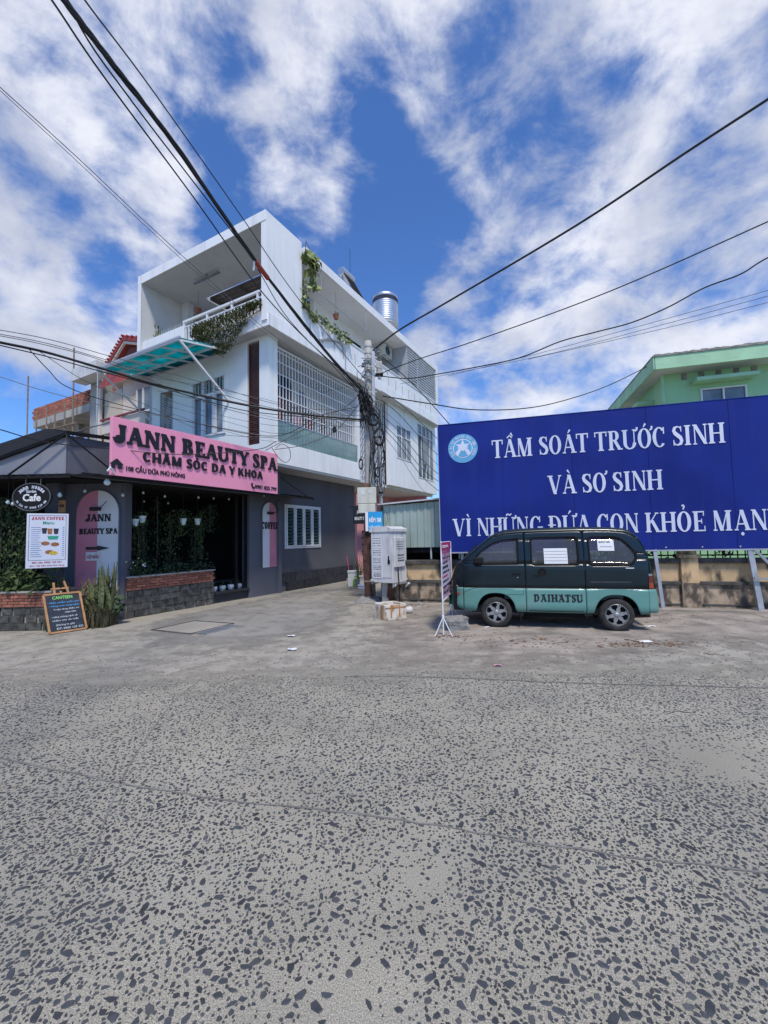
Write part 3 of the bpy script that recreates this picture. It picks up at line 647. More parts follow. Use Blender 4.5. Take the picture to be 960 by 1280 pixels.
vg = part('vent_grille', 'gutter', house, .36, .4, 4.93, 4.96, 5.68, 7.12); part('frame', 'gutter', vg, .36, .4, 5.62, 5.65, 5.68, 7.12)
o = MB().bar((.39, 4.95, 0), (.39, 5.63, .34), .03, .012, X).build('slat', 'gutter', vg); copies(o, vg, [((0, 0, 5.66 + .088 * i), 0) for i in range(13)])
part('vent_backing', 'wallt', house, .52, .54, 4.95, 5.63, 5.7, 7.1)
# right hand block of the second floor
wallholes(MB(), 7.95, 13.6, 4.12, 7.95, [(8.7, 10.28, 5.48, 7.08), (11.09, 13.2, 4.82, 7.7)], .38, .55).build('wall', 'white2', **H_)
part('end_wall', 'white2', house, 13.4, 13.6, .56, 6.0, 4.12, 7.95)
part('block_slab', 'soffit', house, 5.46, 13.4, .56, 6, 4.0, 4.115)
part('recess_wall', 'white', house, 5.46, 7.94, 1.5, 1.6, 4.12, 7.95)
lt = part('lattice', 'alum', house, 5.47, 7.93, .60, .64, 7.86, 7.92)
o = part('bar', 'alum', lt, -.012, .012, .607, .633, 4.13, 7.86); copies(o, lt, [((5.55 + i * .18, 0, 0), 0) for i in range(14)])
o = MB().tube([V((.085 * math.cos(t * .785), .59, .12 * math.sin(t * .785))) for t in range(9)], .009, 4, False).build('scroll', 'alum', lt); copies(o, lt, [((5.64 + i * .18 , 0, 4.4 + k * .27), 0) for i in range(13) for k in range(13)])
def sash_window(x0, x1, z0, z1, tz, cols, name, parent=house, y=.36, yo=.40, fr=.045, F_=None):
    part = lambda n, m, p, *b: MB().box(*b).build(n, m, p, F_)
    w_ = part(name, 'alum', parent, x0, x1, y, yo, z0, z0 + fr)
    part('frame', 'alum', w_, x0, x1, y, yo, z1 - fr, z1)
    xs = [x0 + (x1 - x0 - fr) * i / cols for i in range(cols + 1)]
    for a in xs: part('frame', 'alum', w_, a, a + fr, y + .002, yo + .002, z0 + fr, z1 - fr)
    if tz: part('frame', 'alum', w_, x0 + fr, x1 - fr, y + .004, yo + .004, tz, tz + fr)
    for a, b in zip(xs, xs[1:]):
        for c, d in (((z0 + fr, tz), (tz + fr, z1 - fr)) if tz else ((z0 + fr, z1 - fr),)): part('pane', 'glass', w_, a + fr, b, yo + .01, yo + .02, c, d)
    return w_
w1 = sash_window(8.7, 10.28, 5.48, 7.08, 6.55, 3, 'window')
for j in range(9): part('security_bar', 'alum', w1, 8.78 + j * .175, 8.79 + j * .175, .335, .345, 5.5, 6.55)
w2 = sash_window(11.09, 13.2, 4.82, 7.7, 7.1, 4, 'glazed_door')
MB().box(0, .5, -.015, .015, 5.6, 7.05).build('open_sash', 'glass', w2).location = (11.6, .3, 0)
part('room_backing', 'cl4', house, 8.6, 13.3, .60, .62, 4.8, 7.8)
# third floor --------------------------------------------------
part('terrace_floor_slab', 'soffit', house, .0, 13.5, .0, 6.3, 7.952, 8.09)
part('side_panel', 'white', house, -.10, 1.5, .0, .2, 8.091, 11.4, bev=.008)
part('floor_edge', 'white2', house, -.04, 13.1, -.06, -.002, 7.93, 8.30)
part('floor_edge', 'white2', house, -.06, -.002, -.06, 6.2, 7.93, 8.30)
part('side_parapet', 'white', house, 1.5, 13.1, .02, .16, 8.091, 9.16)
part('side_parapet_cap', 'white2', house, 1.502, 13.12, -.01, .19, 9.161, 9.20)
wallholes(MB(), 0, 13.3, 11.1, 11.4, [], 0, 1.6)
# roof: four slabs round the pergola opening
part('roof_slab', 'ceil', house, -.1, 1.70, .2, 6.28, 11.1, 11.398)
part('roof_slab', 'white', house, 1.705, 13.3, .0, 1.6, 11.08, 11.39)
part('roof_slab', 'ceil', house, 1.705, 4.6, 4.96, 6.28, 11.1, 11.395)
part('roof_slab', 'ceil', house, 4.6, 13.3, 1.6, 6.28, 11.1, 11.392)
part('roof_edge', 'white2', house, -.115, -.101, .0, 6.3, 11.1, 11.41)
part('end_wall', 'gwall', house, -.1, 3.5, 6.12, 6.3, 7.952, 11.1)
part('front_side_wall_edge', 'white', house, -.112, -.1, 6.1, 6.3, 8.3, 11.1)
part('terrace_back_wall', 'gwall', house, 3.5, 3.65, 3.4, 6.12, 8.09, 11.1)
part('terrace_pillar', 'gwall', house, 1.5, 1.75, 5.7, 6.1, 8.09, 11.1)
pg = part('pergola', 'dwood', house, 1.7, 4.6, 1.62, 1.7, 10.95, 11.06)
part('rafter', 'dwood', pg, 1.7, 4.6, 4.6, 4.68, 10.95, 11.06); part('rafter', 'dwood', pg, 1.7, 4.6, 3.1, 3.18, 10.95, 11.06)
o = part('slat', 'dwood', pg, 0, .19, 1.66, 4.66, 11.065, 11.085); copies(o, pg, [((1.72 + i * .205, 0, 0), 0) for i in range(14)])
part('gallery_wall', 'white', house, 3.9, 9.9, 1.42, 1.6, 8.09, 11.08)
gw = part('gallery_window', 'vtrim', house, 5.95, 7.3, 1.40, 1.418, 10.05, 10.55)
# front parapet, spikes and railing
part('front_parapet', 'white', house, .0, .13, 3.9, 6.12, 8.091, 8.98)
part('front_parapet', 'white', house, .0, .13, .2, 3.9, 8.091, 8.46)
sp = part('parapet_spikes', 'alum', house, .05, .08, 3.95, 6.1, 8.981, 9.0)
o = MB().tube([(.065, 0, 9.0), (.065, 0, 9.17)], [.011, .002], 4).build('spike', 'alum', sp); copies(o, sp, [((0, 3.98 + .13 * i, 0), 0) for i in range(17)])
rl = part('railing', 'alum', house, .03, .1, .22, 3.95, 9.10, 9.17); part('rail', 'alum', rl, .045, .085, .22, 3.95, 8.92, 8.955)
o = part('baluster', 'alum', rl, .05, .085, -.018, .018, 8.46, 8.92); copies(o, rl, [((0, .33 + .145 * i, 0), 0) for i in range(25)])
for yy in (.5, 1.6, 2.75, 3.9): part('post', 'alum', rl, .035, .098, yy - .03, yy + .03, 8.46, 9.10)
# louvred service enclosure at the far end
lv = part('louvre_screen', 'gutter', house, 9.35, 9.43, .05, .14, 9.21, 11.08)
for xx in (10.55, 12.95): part('post', 'gutter', lv, xx, xx + .09, .05, .14, 9.21, 11.08)
o = MB().add([(0, 0, .03), (1, 0, .03), (1, .05, .0), (0, .05, .0), (0, 0, .095), (1, 0, .095), (1, .05, .015), (0, .05, .015)], [(0, 1, 2, 3), (4, 7, 6, 5), (0, 4, 5, 1), (2, 6, 7, 3), (1, 5, 6, 2), (0, 3, 7, 4)]).build('louvre', 'gutter', lv)
copies(o, lv, [((9.44 if a == 0 else 10.65, .04, 9.28 + i * .135), 0, (1.1 if a == 0 else 2.28, 1, 1)) for a in (0, 1) for i in range(13)])
part('louvre_side', 'gutter', house, 9.36, 9.42, .15, 1.4, 9.21, 11.08)
part('roof_end_post', 'white', house, 13.05, 13.28, .0, .3, 9.2, 11.08)
part('enclosure_backing', 'gwall', house, 9.4, 13.0, 1.3, 1.38, 9.2, 11.08)
MB().tube([(1.6, .06, 10.2), (5.9, .06, 10.2)], .022, 6).build('hanging_rail', 'chrome', house)
for xx in (2.6, 5.6): MB().tube([(xx, .06, 10.2), (xx, .06, 11.09)], .012, 5).build('rail_hanger', 'chrome', house)
P = [FH.y(u, v, -.03) for u, v in ((400, 425), (408, 424), (424, 427), (430, 436), (431, 462), (432, 474))]
MB().tube(smooth_pts(P, 5), .055, 8).build('downpipe', 'steel', house, smooth=True)
for i in range(16):
    xx = 1.9 + i * .68; part('weep_pipe', 'gutter', house, xx - .008, xx + .008, -.012, .018, 8.45, 8.85)
MB().box(.7, .74, 3.6, 3.68, 10.98, 11.09).box(.68, .76, 3.0, 4.3, 10.93, 10.98).build('ceiling_lamp', 'cl4', house)
# teal awning over the front
aw = thing('awning', 'teal translucent canopy on a white steel frame under the roof terrace', 'awning', (.38, 4.2, 7.8), FH)
def AW(a, b, dz=0): return V((.36 - 1.76 * a, 2.06 + 4.28 * b, 7.86 - .34 * a + dz))
for i in range(5):
    for j in range(3):
        c = [AW(j / 3, i / 5), AW(j / 3, (i + 1) / 5), AW((j + 1) / 3, (i + 1) / 5), AW((j + 1) / 3, i / 5)]
        MB().add(c + [p + Z * .012 for p in c], [(0, 1, 2, 3), (4, 7, 6, 5), (0, 4, 5, 1), (1, 5, 6, 2), (2, 6, 7, 3), (3, 7, 4, 0)]).build('panel', 'teal', aw, FH)
for j in range(4): MB().bar(AW(j / 3, 0, -.035), AW(j / 3, 1, -.035), .05, .06).build('purlin', 'alum', aw, FH)
for i in range(6): MB().bar(AW(0, i / 5, -.06), AW(1, i / 5, -.06), .035, .05).build('rafter', 'alum', aw, FH)
MB().bar(AW(1.01, -.01, .01), AW(1.01, 1.01, .01), .05, .06).build('edge_trim', 'gutter', aw, FH)
MB().bar(AW(1, .0, -.07), (.36, 2.1, 6.2), .06, .06).build('strut', 'alum', aw, FH)
MB().bar(AW(.95, .995, -.08), (.37, 6.25, 6.2), .05, .05).build('strut', 'alum', aw, FH)
MB().tube([AW(1, .99, 0) , AW(1.0, 1.0, -3.6)], .022, 6).build('drain_pipe', 'gutter', aw, FH)

# things on and about the house --------------------------------
rf = random.Random(21)
def leafmass(name, label, cat, region, n, size, m, fr=FH, group=None, droop=.6, stems=None, asp=.55):
    pts = [region(rf) for _ in range(n)]; P = [fr.w(p) for p in pts]
    lowest = min(P, key=lambda p: p.z); c = V((sum(p.x for p in P) / n, sum(p.y for p in P) / n, lowest.z)); t = thing(name, label, cat, c, FW, 0, group)
    mb = MB(); leaves(mb, P, size, rf, droop, asp); mb.build('foliage', m, t, FW, recalc=False)
    mb = MB()
    for s_ in (stems or [[pts[0], pts[1]]]): mb.tube([fr.w(p) for p in s_], .012, 4)
    mb.build('stem', 'stem', t, FW); return t
def reg(r):
    t = r.random(); y = .15 + 2.95 * t ** .8; dep = (.35 + .85 * math.sin(min(1, t * 1.25) * 2.6) ** 2) * (.5 if t < .12 else 1)
    z = 8.62 - r.random() ** 1.2 * dep; return (-.10 - r.random() * .22 * (1 - abs(z - 8.3)), y, z + .12 * r.random())
leafmass('trailing_plant', 'dense olive green trailing plant spilling over the terrace railing', 'plant', reg, 4200, .07, 'leafo', stems=[[(0, .4, 8.5), (-.2, .8, 8.2), (-.2, 1.5, 7.9)], [(0, 2.2, 8.5), (-.2, 1.8, 8.2)]])
def reg2(r):
    k = r.random()
    if k < .5: return (1.55 + r.gauss(.25, .2), -.12 + r.gauss(0, .08), 11.30 - r.random() * .35)
    return (1.95 + r.gauss(.05, .12), -.1 + r.gauss(0, .08), 11.2 - r.random() * 1.0)
t = leafmass('climbing_plant', 'big leaved yellowish climber hanging over the roof edge beside the side panel', 'plant', reg2, 60, .34, 'leafy', droop=.9, stems=[[(1.5, -.05, 9.3), (1.53, -.06, 10.6), (1.6, -.1, 11.45), (2.0, -.12, 11.1), (2.05, -.12, 10.4)]], asp=.7)
def reg3(r):
    t = r.random(); return (1.55 + 3.6 * max(0, t - .25) + r.gauss(0, .05), -.02 - r.random() * .12, (10.0 - 3.2 * t if t < .25 else 9.2 - .02) + r.gauss(0, .09))
leafmass('creeper', 'green creeper running down the side panel and along the gallery parapet', 'plant', reg3, 190, .16, 'leafy', droop=.4, stems=[[(1.52, -.04, 10.1), (1.55, -.04, 9.3), (2.2, 0, 9.24), (4.2, .02, 9.24)]], asp=.7)
def pot_plant(label, fr, p, h, n, m='leafy', pot='terra', size=.22, spread=.2, droop=-.5, hang=False, name='potted_plant'):
    t = thing(name, label, 'potted plant', p, fr); MB().lathe((0, 0, 0), [(.07, 0), (.11, .16), (.12, .17), (.10, .17), (.09, .13), (0, .13)], 12).build('pot', pot, t)
    mb = MB(); P = [V((rf.gauss(0, spread * (.4 + i / n)), rf.gauss(0, spread * (.4 + i / n)), .17 + h * (i / n))) for i in range(n)]; leaves(mb, P, size, rf, droop, .35); mb.build('foliage', m, t, recalc=False)
    MB().tube([(0, 0, .1), (0, 0, .17 + h * .8)], .012, 5).build('stem', 'stem', t)
    if hang: MB().tube([(0, 0, .17), (0, 0, hang)], .005, 4).build('hanger', 'cable', t)
    return t
p = FH.x(197, 412, .5); pot_plant('small palm like plant standing behind the left terrace parapet', FH, (.5, p.y, 8.75), .75, 30, 'leafy', size=.3, spread=.09)
p = FH.z(245, 350, 11.1); pot_plant('thin hanging plant under the terrace ceiling', FH, (1.2, 4.7, 10.2), -.5, 26, 'leafy', size=.14, spread=.06, droop=.6, hang=.88)
p = FH.y(420, 396, .3); pot_plant('tiny red hanging pot under the gallery roof', FH, (p.x, .3, p.z - .1), .12, 12, 'stem', size=.1, spread=.05, hang=11.08 - p.z)
for i, (u, lab) in enumerate(((402, 'small flowering pot on the gallery parapet nearest the downpipe'), (420, 'low pot of weeds on the gallery parapet right of the downpipe'))):
    p = FH.y(u, 415, .1); pot_plant(lab, FH, (p.x, .10, 9.2), .12, 14, 'leafy', 'cl4', .1, .07)
# air conditioners
def ac(label, p, fr=FH, s=1.0, rz=0):
    t = thing('air_conditioner', label, 'air conditioner', p, fr, rz, 'air conditioner units of the white house'); MB().box(-.4, .4, -.15, .15, 0, .55).build('casing', 'meter', t, bev=.02)
    MB().lathe((-.08, -.152, .28), [(.235, 0), (.235, -.02), (.215, -.02), (.215, 0)], 24, 'Y').build('fan_ring', 'gutter', t)
    MB().lathe((-.08, -.156, .28), [(.21, 0), (.05, 0), (0, -.004)], 24, 'Y').build('fan_disc', 'cl4', t)
    mb = MB()
    for r_ in (.07, .11, .15, .19): mb.tube([V((-.08 + r_ * math.cos(k * .3927), -.17, .28 + r_ * math.sin(k * .3927))) for k in range(17)], .004, 4, False)
    mb.build('fan_grille', 'vtrim', t); MB().box(-.38, -.33, -.2, .2, -.05, 0).box(.33, .38, -.2, .2, -.05, 0).build('bracket', 'steel', t); return t
p = FH.y(482, 446, .9); ac('grey air conditioner unit hung under the gallery roof behind the pole', (p.x, .9, p.z - .05))
MB()
# water tank, solar heater, antenna on the roof
p = FH.y(482, 400, 1.2)
tk = thing('water_tank', 'round stainless steel water tank with a blue band on the roof', 'water tank', (p.x, 1.2, 11.395), FH)
zt = FH.y(480, 372, 1.2).z - 11.395; zb = FH.y(480, 405, 1.2).z - 11.395; r_ = .5 * (FH.y(495, 385, 1.2).x - FH.y(465, 385, 1.2).x) * .5
prof = [(r_, zb)]
for i in range(1, 13):
    z = zb + (zt - zb) * i / 13; prof += [(r_, z - .02), (r_ * .985, z), (r_, z + .02)]
prof += [(r_, zt), (r_ * .9, zt + .06), (.12, zt + .12), (0, zt + .12)]
MB().lathe((0, 0, 0), prof, 28).build('tank_body', 'chrome', tk, smooth=True)
MB().lathe((0, 0, 0), [(r_ + .006, zt - .32), (r_ + .006, zt - .12)], 28).build('band', 'cl2', tk)
for i in range(4):
    a = i * 1.57 + .8; MB().bar((r_ * .9 * math.cos(a), r_ * .9 * math.sin(a), 0), (r_ * .9 * math.cos(a), r_ * .9 * math.sin(a), zb), .06).build('leg', 'steel', tk)
MB().lathe((0, 0, 0), [(r_, zb - .08), (r_, zb)], 20).build('base_ring', 'steel', tk)
p = FH.y(433, 345, 1.0); sh = thing('solar_water_heater', 'small silver drum on a slanted frame at the roof edge', 'water heater', (p.x, 1.0, 11.395), FH)
zz = p.z - 11.395; MB().lathe((0, 0, zz), [(0, -.42), (.17, -.42), (.19, -.38), (.19, .38), (.17, .42), (0, .42)], 16, 'X').build('drum', 'chrome', sh)
for s_ in (-.3, .3): MB().bar((s_, .0, zz - .15), (s_, .0, 0), .04).bar((s_, 0, zz - .2), (s_ - .1, -.7, 0), .03).build('leg', 'steel', sh)
for i in range(7): MB().tube([(-.35 + i * .115, -.12, zz - .1), (-.4 + i * .115, -.8, .1)], .024, 5).build('tube', 'vtrim', sh)
p = FH.y(438, 360, 1.3); q = FH.y(438, 312, 1.3)
an = thing('antenna', 'thin upright aerial rod on the roof beside the silver drum', 'antenna', (p.x, 1.3, 11.39), FH)
MB().tube([(0, 0, 0), (0, 0, p.z - 11.39)], .022, 5).build('mast', 'steel', an); MB().tube([(0, 0, p.z - 11.39), (0, 0, q.z - 11.39)], .010, 4).build('rod', 'vtrim', an)
# washing and odds on the balcony
def garment(label, x, y, z, w_, h, m, cat='shirt', name='hanging_shirt'):
    mb = MB(); rows = []; nx, nz_ = 9, 7
    for j in range(nz_):
        f = j / (nz_ - 1); ww = w_ * (1 if f > .15 else .75) * (1 + .06 * math.sin(f * 5)); rows.append([(x + (i / (nx - 1) - .5) * ww, y + .035 * math.sin(i * 2.1 + j * .4) * (.3 + f), z - f * h) for i in range(nx)])
    mb.grid(rows); o = mb.build(name, m, None, FH, True, recalc=False); o.modifiers.new('thickness', 'SOLIDIFY').thickness = .012; tag(o, label, cat, 'washing hanging behind the balcony grille')
garment('dark red shirt hanging leftmost behind the balcony grille', 1.25, .8, 6.35, .45, .75, 'cl1')
garment('long navy garment hanging behind the left of the balcony grille', 1.7, 1.2, 7.3, .4, 1.5, 'cl2')
garment('second dark garment hanging high behind the balcony grille', 2.2, 1.3, 7.4, .38, 1.3, 'cl2')
garment('grey towel hanging mid height behind the balcony grille', 2.75, 1.1, 7.0, .4, 1.1, 'cl4')
garment('pale pink cloth hanging just above the balcony glass', 2.1, .75, 5.95, .42, .55, 'cl3')
garment('small dark red cloth hanging above the balcony glass, right of the pink cloth', 2.8, .8, 6.05, .3, .5, 'cl1')
garment('dark garment hanging in the middle of the balcony above the glass', 3.6, .8, 6.2, .3, .9, 'cl2')
MB().tube([(.9, 1.0, 7.42), (5.2, 1.0, 7.42)], .012, 5).tube([(.9, .78, 6.4), (5.2, .78, 6.25)], .006, 4).build('washing_line', 'steel', house)
t = thing('clothes_rack', 'white folding A shaped drying rack standing at the right end of the balcony', 'drying rack', (4.6, .9, 4.68), FH)
for s_ in (-.25, .25): MB().tube([(-.3, s_, 0), (0, s_, 1.25), (.3, s_, 0)], .014, 5).build('leg', 'alum', t)
for k in range(4): MB().tube([(-.06 - .07 * k, -.25, 1.0 - .28 * k), (-.06 - .07 * k, .25, 1.0 - .28 * k)], .008, 4).build('rung', 'alum', t)
t = thing('washing_basin', 'blue plastic tub behind the balcony glass under the drying rack', 'tub', (4.15, .8, 4.68), FH); MB().lathe((0, 0, 0), [(.2, 0), (.26, .28), (.28, .29), (.25, .27), (.19, .03), (0, .03)], 18).build('tub', 'emb', t)
t = thing('potted_plant', 'dark leafy potted shrub behind the left end of the balcony glass', 'potted plant', (1.4, .85, 4.68), FH); MB().lathe((0, 0, 0), [(.13, 0), (.18, .26), (.16, .26), (0, .22)], 14).build('pot', 'cl4', t)
mb = MB(); leaves(mb, [(rf.gauss(0, .16), rf.gauss(0, .1), .3 + rf.random() * .4) for _ in range(120)], .11, rf, -.2); mb.build('foliage', 'leafd', t, recalc=False)

# ================================================================ THE CAFE AND SPA
cafe = thing('cafe', 'single storey charcoal cafe with open planted fronts and sloping roof on the corner', 'cafe', (-6.0, 9.9, 0), FW)
KW = dict(parent=cafe, fr=FW); KH = dict(parent=cafe, fr=FH)
def plate(pts, dn=(0, 0, .04)):
    dn = V(dn); n = len(pts); p = [V(q) for q in pts]
    return MB().add(p + [q + dn for q in p], [tuple(range(n)), tuple(range(n, 2 * n))[::-1]] + [(i, (i + 1) % n, n + (i + 1) % n, n + i) for i in range(n)])
w_ = FH.w
# corner pillar with its arched panel, coffee pillar
MB().box(-7.32, -5.93, 9.7, 9.95, 0, 3.12).build('pillar', 'cafe', **KW)
MB().box(-7.62, -7.33, 9.5, 9.95, 0, 3.12).build('pillar', 'cafe', **KW)
MB().box(.42, 1.698, 1.25, 1.55, 0, 3.12).build('pillar', 'cafe', **KH)
MB().box(1.62, 1.75, 1.17, 1.249, 0, 3.0).build('pilaster', 'cafe', **KH)
def archpanel(x0, x1, z0, z1, o, ux, un, ma, mb_, half=1):
    r = (x1 - x0) / 2; c = (x0 + x1) / 2; n = 10
    ry = r * 1.05
    L = [(c, z0), (c, z1)] + [(c - r * math.sin(R(90 * i / n)), z1 - ry + ry * math.cos(R(90 * i / n))) for i in range(1, n + 1)] + [(x0, z0)]
    Rr = [(2 * c - a, b) for a, b in L]
    MB().prism(L, o, ux, Z, un, 0, .012).build('arch_half', ma, cafe, FW); MB().prism(Rr, o, ux, Z, un, 0, .012).build('arch_half', mb_, cafe, FW)
    mb = MB(); pts = [V(o) + V(ux) * a + Z * b + V(un) * .02 for a, b in L[1:][::-1] + Rr[2:]]
    mb.tube(pts, .02, 5); mb.build('arch_moulding', 'cafe', cafe, FW)
archpanel(-7.06, -6.05, .55, 2.95, (0, 9.698, 0), (1, 0, 0), (0, -1, 0), 'archp', 'archw')
archpanel(.93, 1.6, .86, 2.95, w_((0, 1.248, 0)), FH.X, -FH.Y, 'archw', 'archp')
# lettering on the corner arch
mb = MB()
def line_on(mb, txt, u0, v1, u1, v0, hit, ux, un, d=.02, K=.2, k=.09, s=.07, ser=True, bold=.02, track=.05):
    """writing spanning pixels (u0,v1) lower left to (u1,v0) upper right on a plane"""
    a = hit(u0, v1); a2 = hit(u0, v0); b = hit(u1, v0); wd = (b - a).dot(ux); h = a2.z - a.z
    if ser:
        gl_, adv = serif_line(txt, K, k, s, track)
        for g, x in gl_: put_poly(mb, g, a, ux, Z, un, d, wd / adv, h, x)
    else: sans(mb, txt, a, ux, Z, un, wd, h, d, bold)
hp = lambda u, v: FW.y(u, v, 9.685)
line_on(mb, 'JANN', 108, 652, 139, 643, hp, X, -Y, .015, .25, .13, .07)
mb.build('lettering', 'black', cafe, FW)
mb = MB(); line_on(mb, 'BEAUTY SPA', 99, 668, 147, 661, hp, X, -Y, .015, .25, .13, .06); mb.build('lettering', 'black', cafe, FW)
a, b = hp(108, 685.5), hp(137, 685.5)
mb = MB(); mb.box(a.x, a.x + (b.x - a.x) * .6, 9.66, 9.685, a.z - .03, a.z + .03); mb.prism([(a.x + (b.x - a.x) * .5, a.z - .055), (b.x, a.z), (a.x + (b.x - a.x) * .5, a.z + .055)], (0, 9.685, 0), X, Z, -Y, 0, .03)
mb.build('arrow', 'black', cafe, FW)
a = hp(108, 701); b = hp(126, 690); s1 = tag(MB().box(a.x, b.x, 9.66, 9.68, a.z, b.z).build('wash_sign', 'paper'), 'small white plate reading GỘI ĐẦU under the arrow on the arch', 'sign')
mb = MB(); sans(mb, 'GỘI ĐẦU', V((a.x + .02, 9.66, a.z + .03)), X, Z, -Y, b.x - a.x - .04, b.z - a.z - .06, .003, .03); mb.build('lettering', 'redink', s1, FW)
mb = MB(); line_on(mb, 'COFFEE', 327, 661, 347.5, 652.5, lambda u, v: w_(FH.y(u, v, 1.23)), FH.X, -FH.Y, .015, .25, .13, .06); mb.build('lettering', 'black', cafe, FW)
for (x, y, z, fr) in ((-6.58, 9.66, 2.52, FW), (1.28, 1.2, 2.6, FH)):
    mb = MB(); mb.box(x - .12, x + .1, y - .05, y + .03, z - .05, z + .03); mb.tube([(x + .08, y - .03, z), (x + .2, y - .12, z + .03), (x + .32, y - .12, z + .15)], .008, 5); mb.build('wall_lamp', 'black', cafe, fr)
# interior: dark room
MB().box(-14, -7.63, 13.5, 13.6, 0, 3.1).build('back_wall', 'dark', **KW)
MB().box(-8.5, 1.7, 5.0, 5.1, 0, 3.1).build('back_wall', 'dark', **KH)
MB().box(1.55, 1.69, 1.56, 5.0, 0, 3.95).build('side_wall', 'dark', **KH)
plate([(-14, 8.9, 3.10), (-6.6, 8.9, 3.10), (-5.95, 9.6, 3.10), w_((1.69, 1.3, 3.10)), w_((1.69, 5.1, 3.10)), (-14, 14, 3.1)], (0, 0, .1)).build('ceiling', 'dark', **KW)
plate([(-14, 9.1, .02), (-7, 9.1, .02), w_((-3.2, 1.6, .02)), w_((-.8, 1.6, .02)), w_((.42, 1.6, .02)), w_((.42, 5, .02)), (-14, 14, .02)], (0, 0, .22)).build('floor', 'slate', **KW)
# posts of the openings
for x in (-3.24, -.02, .36): MB().box(x, x + .07, 1.33, 1.40, 0 if x > -3 else 0, 3.1).build('post', 'vtrim', **KH)
# upper walls over the eave
c1 = V((-6.42, 8.50, 0))
plate([(-8.7, 8.5, 3.12), (-6.42, 8.5, 3.12), (-6.42, 8.5, 3.93), (-8.7, 8.5, 3.10)], (0, .08, 0)).build('gable_panel', 'cafel', **KW)
MB().box(-4.53, -3.55, 1.1, 1.2, 3.12, 3.93).build('upper_wall', 'cafe', **KH)
MB().box(-3.55, 1.62, 1.102, 1.2, 3.12, 4.05).build('upper_wall', 'cafe', **KH)
MB().box(.5, 1.75, .9, 1.1, 4.06, 4.5).build('upper_band', 'cafel', **KH)
rA = FW.y(58, 538, 10.3); rB = FW.y(-10, 560, 10.3); rC = FW.y(-120, 598, 10.3); pE = w_((-3.5, 1.08, 4.03)); pC = w_((-4.6, 1.02, 3.95))
pL = V((-8.8, 8.46, 3.10)); pM = V((-6.42, 8.46, 3.93))
for q in ((pL, pM, rA), (pL, rA, rB), (pL, rB, rC)): plate(q, (0, 0, .05)).build('roof_sheet', 'roofd', **KW)
plate([pC, pE, w_((-2.5, 3.5, 4.6)), rA], (0, 0, .05)).build('roof_sheet', 'roofd', **KW)
MB().bar(pC, pE, .05, .05).build('roof_flashing', 'roofd', **KW); MB().bar(pM, pL, .05, .06).build('roof_flashing', 'roofd', **KW)
# corrugated eave
def eave(p0, p1, out, drop, name='eave_sheet', n=0):
    p0, p1, out = V(p0), V(p1), V(out); L = (p1 - p0).length; n = n or int(L / .045); rows = [[], []]; under = [[], []]
    for i in range(n + 1):
        t = p0.lerp(p1, i / n); h = Z * (.014 * (1 if i % 4 in (0, 1) else -1)); rows[0].append(t + h); rows[1].append(t + out - Z * drop + h)
    mb = MB(); mb.grid(rows); o = mb.build(name, 'roofd', cafe, FW, recalc=False); sm = o.modifiers.new('thickness', 'SOLIDIFY'); sm.thickness = .012; return o
YS = .27
ce = w_((-4.30, YS + .06, 3.08))
eave((-14, 8.95, 3.22), (-6.3, 8.95, 3.22), (0, -.6, 0), .13)
eave(w_((-4.28, 1.35, 3.22)), w_((1.72, 1.35, 3.22)), -FH.Y * 1.02, .16); eave(w_((1.72, 1.3, 3.24)), w_((2.4, 1.3, 3.24)), -FH.Y * .97, .13)
plate([(-6.3, 8.95, 3.2), (-6.3, 8.35, 3.07), ce, w_((-4.28, 1.35, 3.2))], (0, 0, .02)).build('eave_corner', 'roofd', **KW)
MB().bar((-14, 8.36, 3.06), (-6.2, 8.36, 3.06), .04, .05).bar(w_((-4.3, YS + .05, 3.05)), w_((2.4, YS + .05, 3.07)), .04, .05).build('eave_beam', 'vtrim', **KW)
mb = MB(); mb.tube([pC + V((0, -.03, -.02)), FW.y(10, 594, 8.32)], .02, 5); mb.tube([pC + V((.02, -.04, -.02)), w_((-3.72, .66, 3.1))], .018, 5); mb.build('stay_rod', 'vtrim', **KW)
mb = MB(); mb.tube([w_((1.5, 1.2, 3.9)), w_((2.7, .75, 3.14))], .012, 5); mb.build('stay_rod', 'vtrim', **KW)
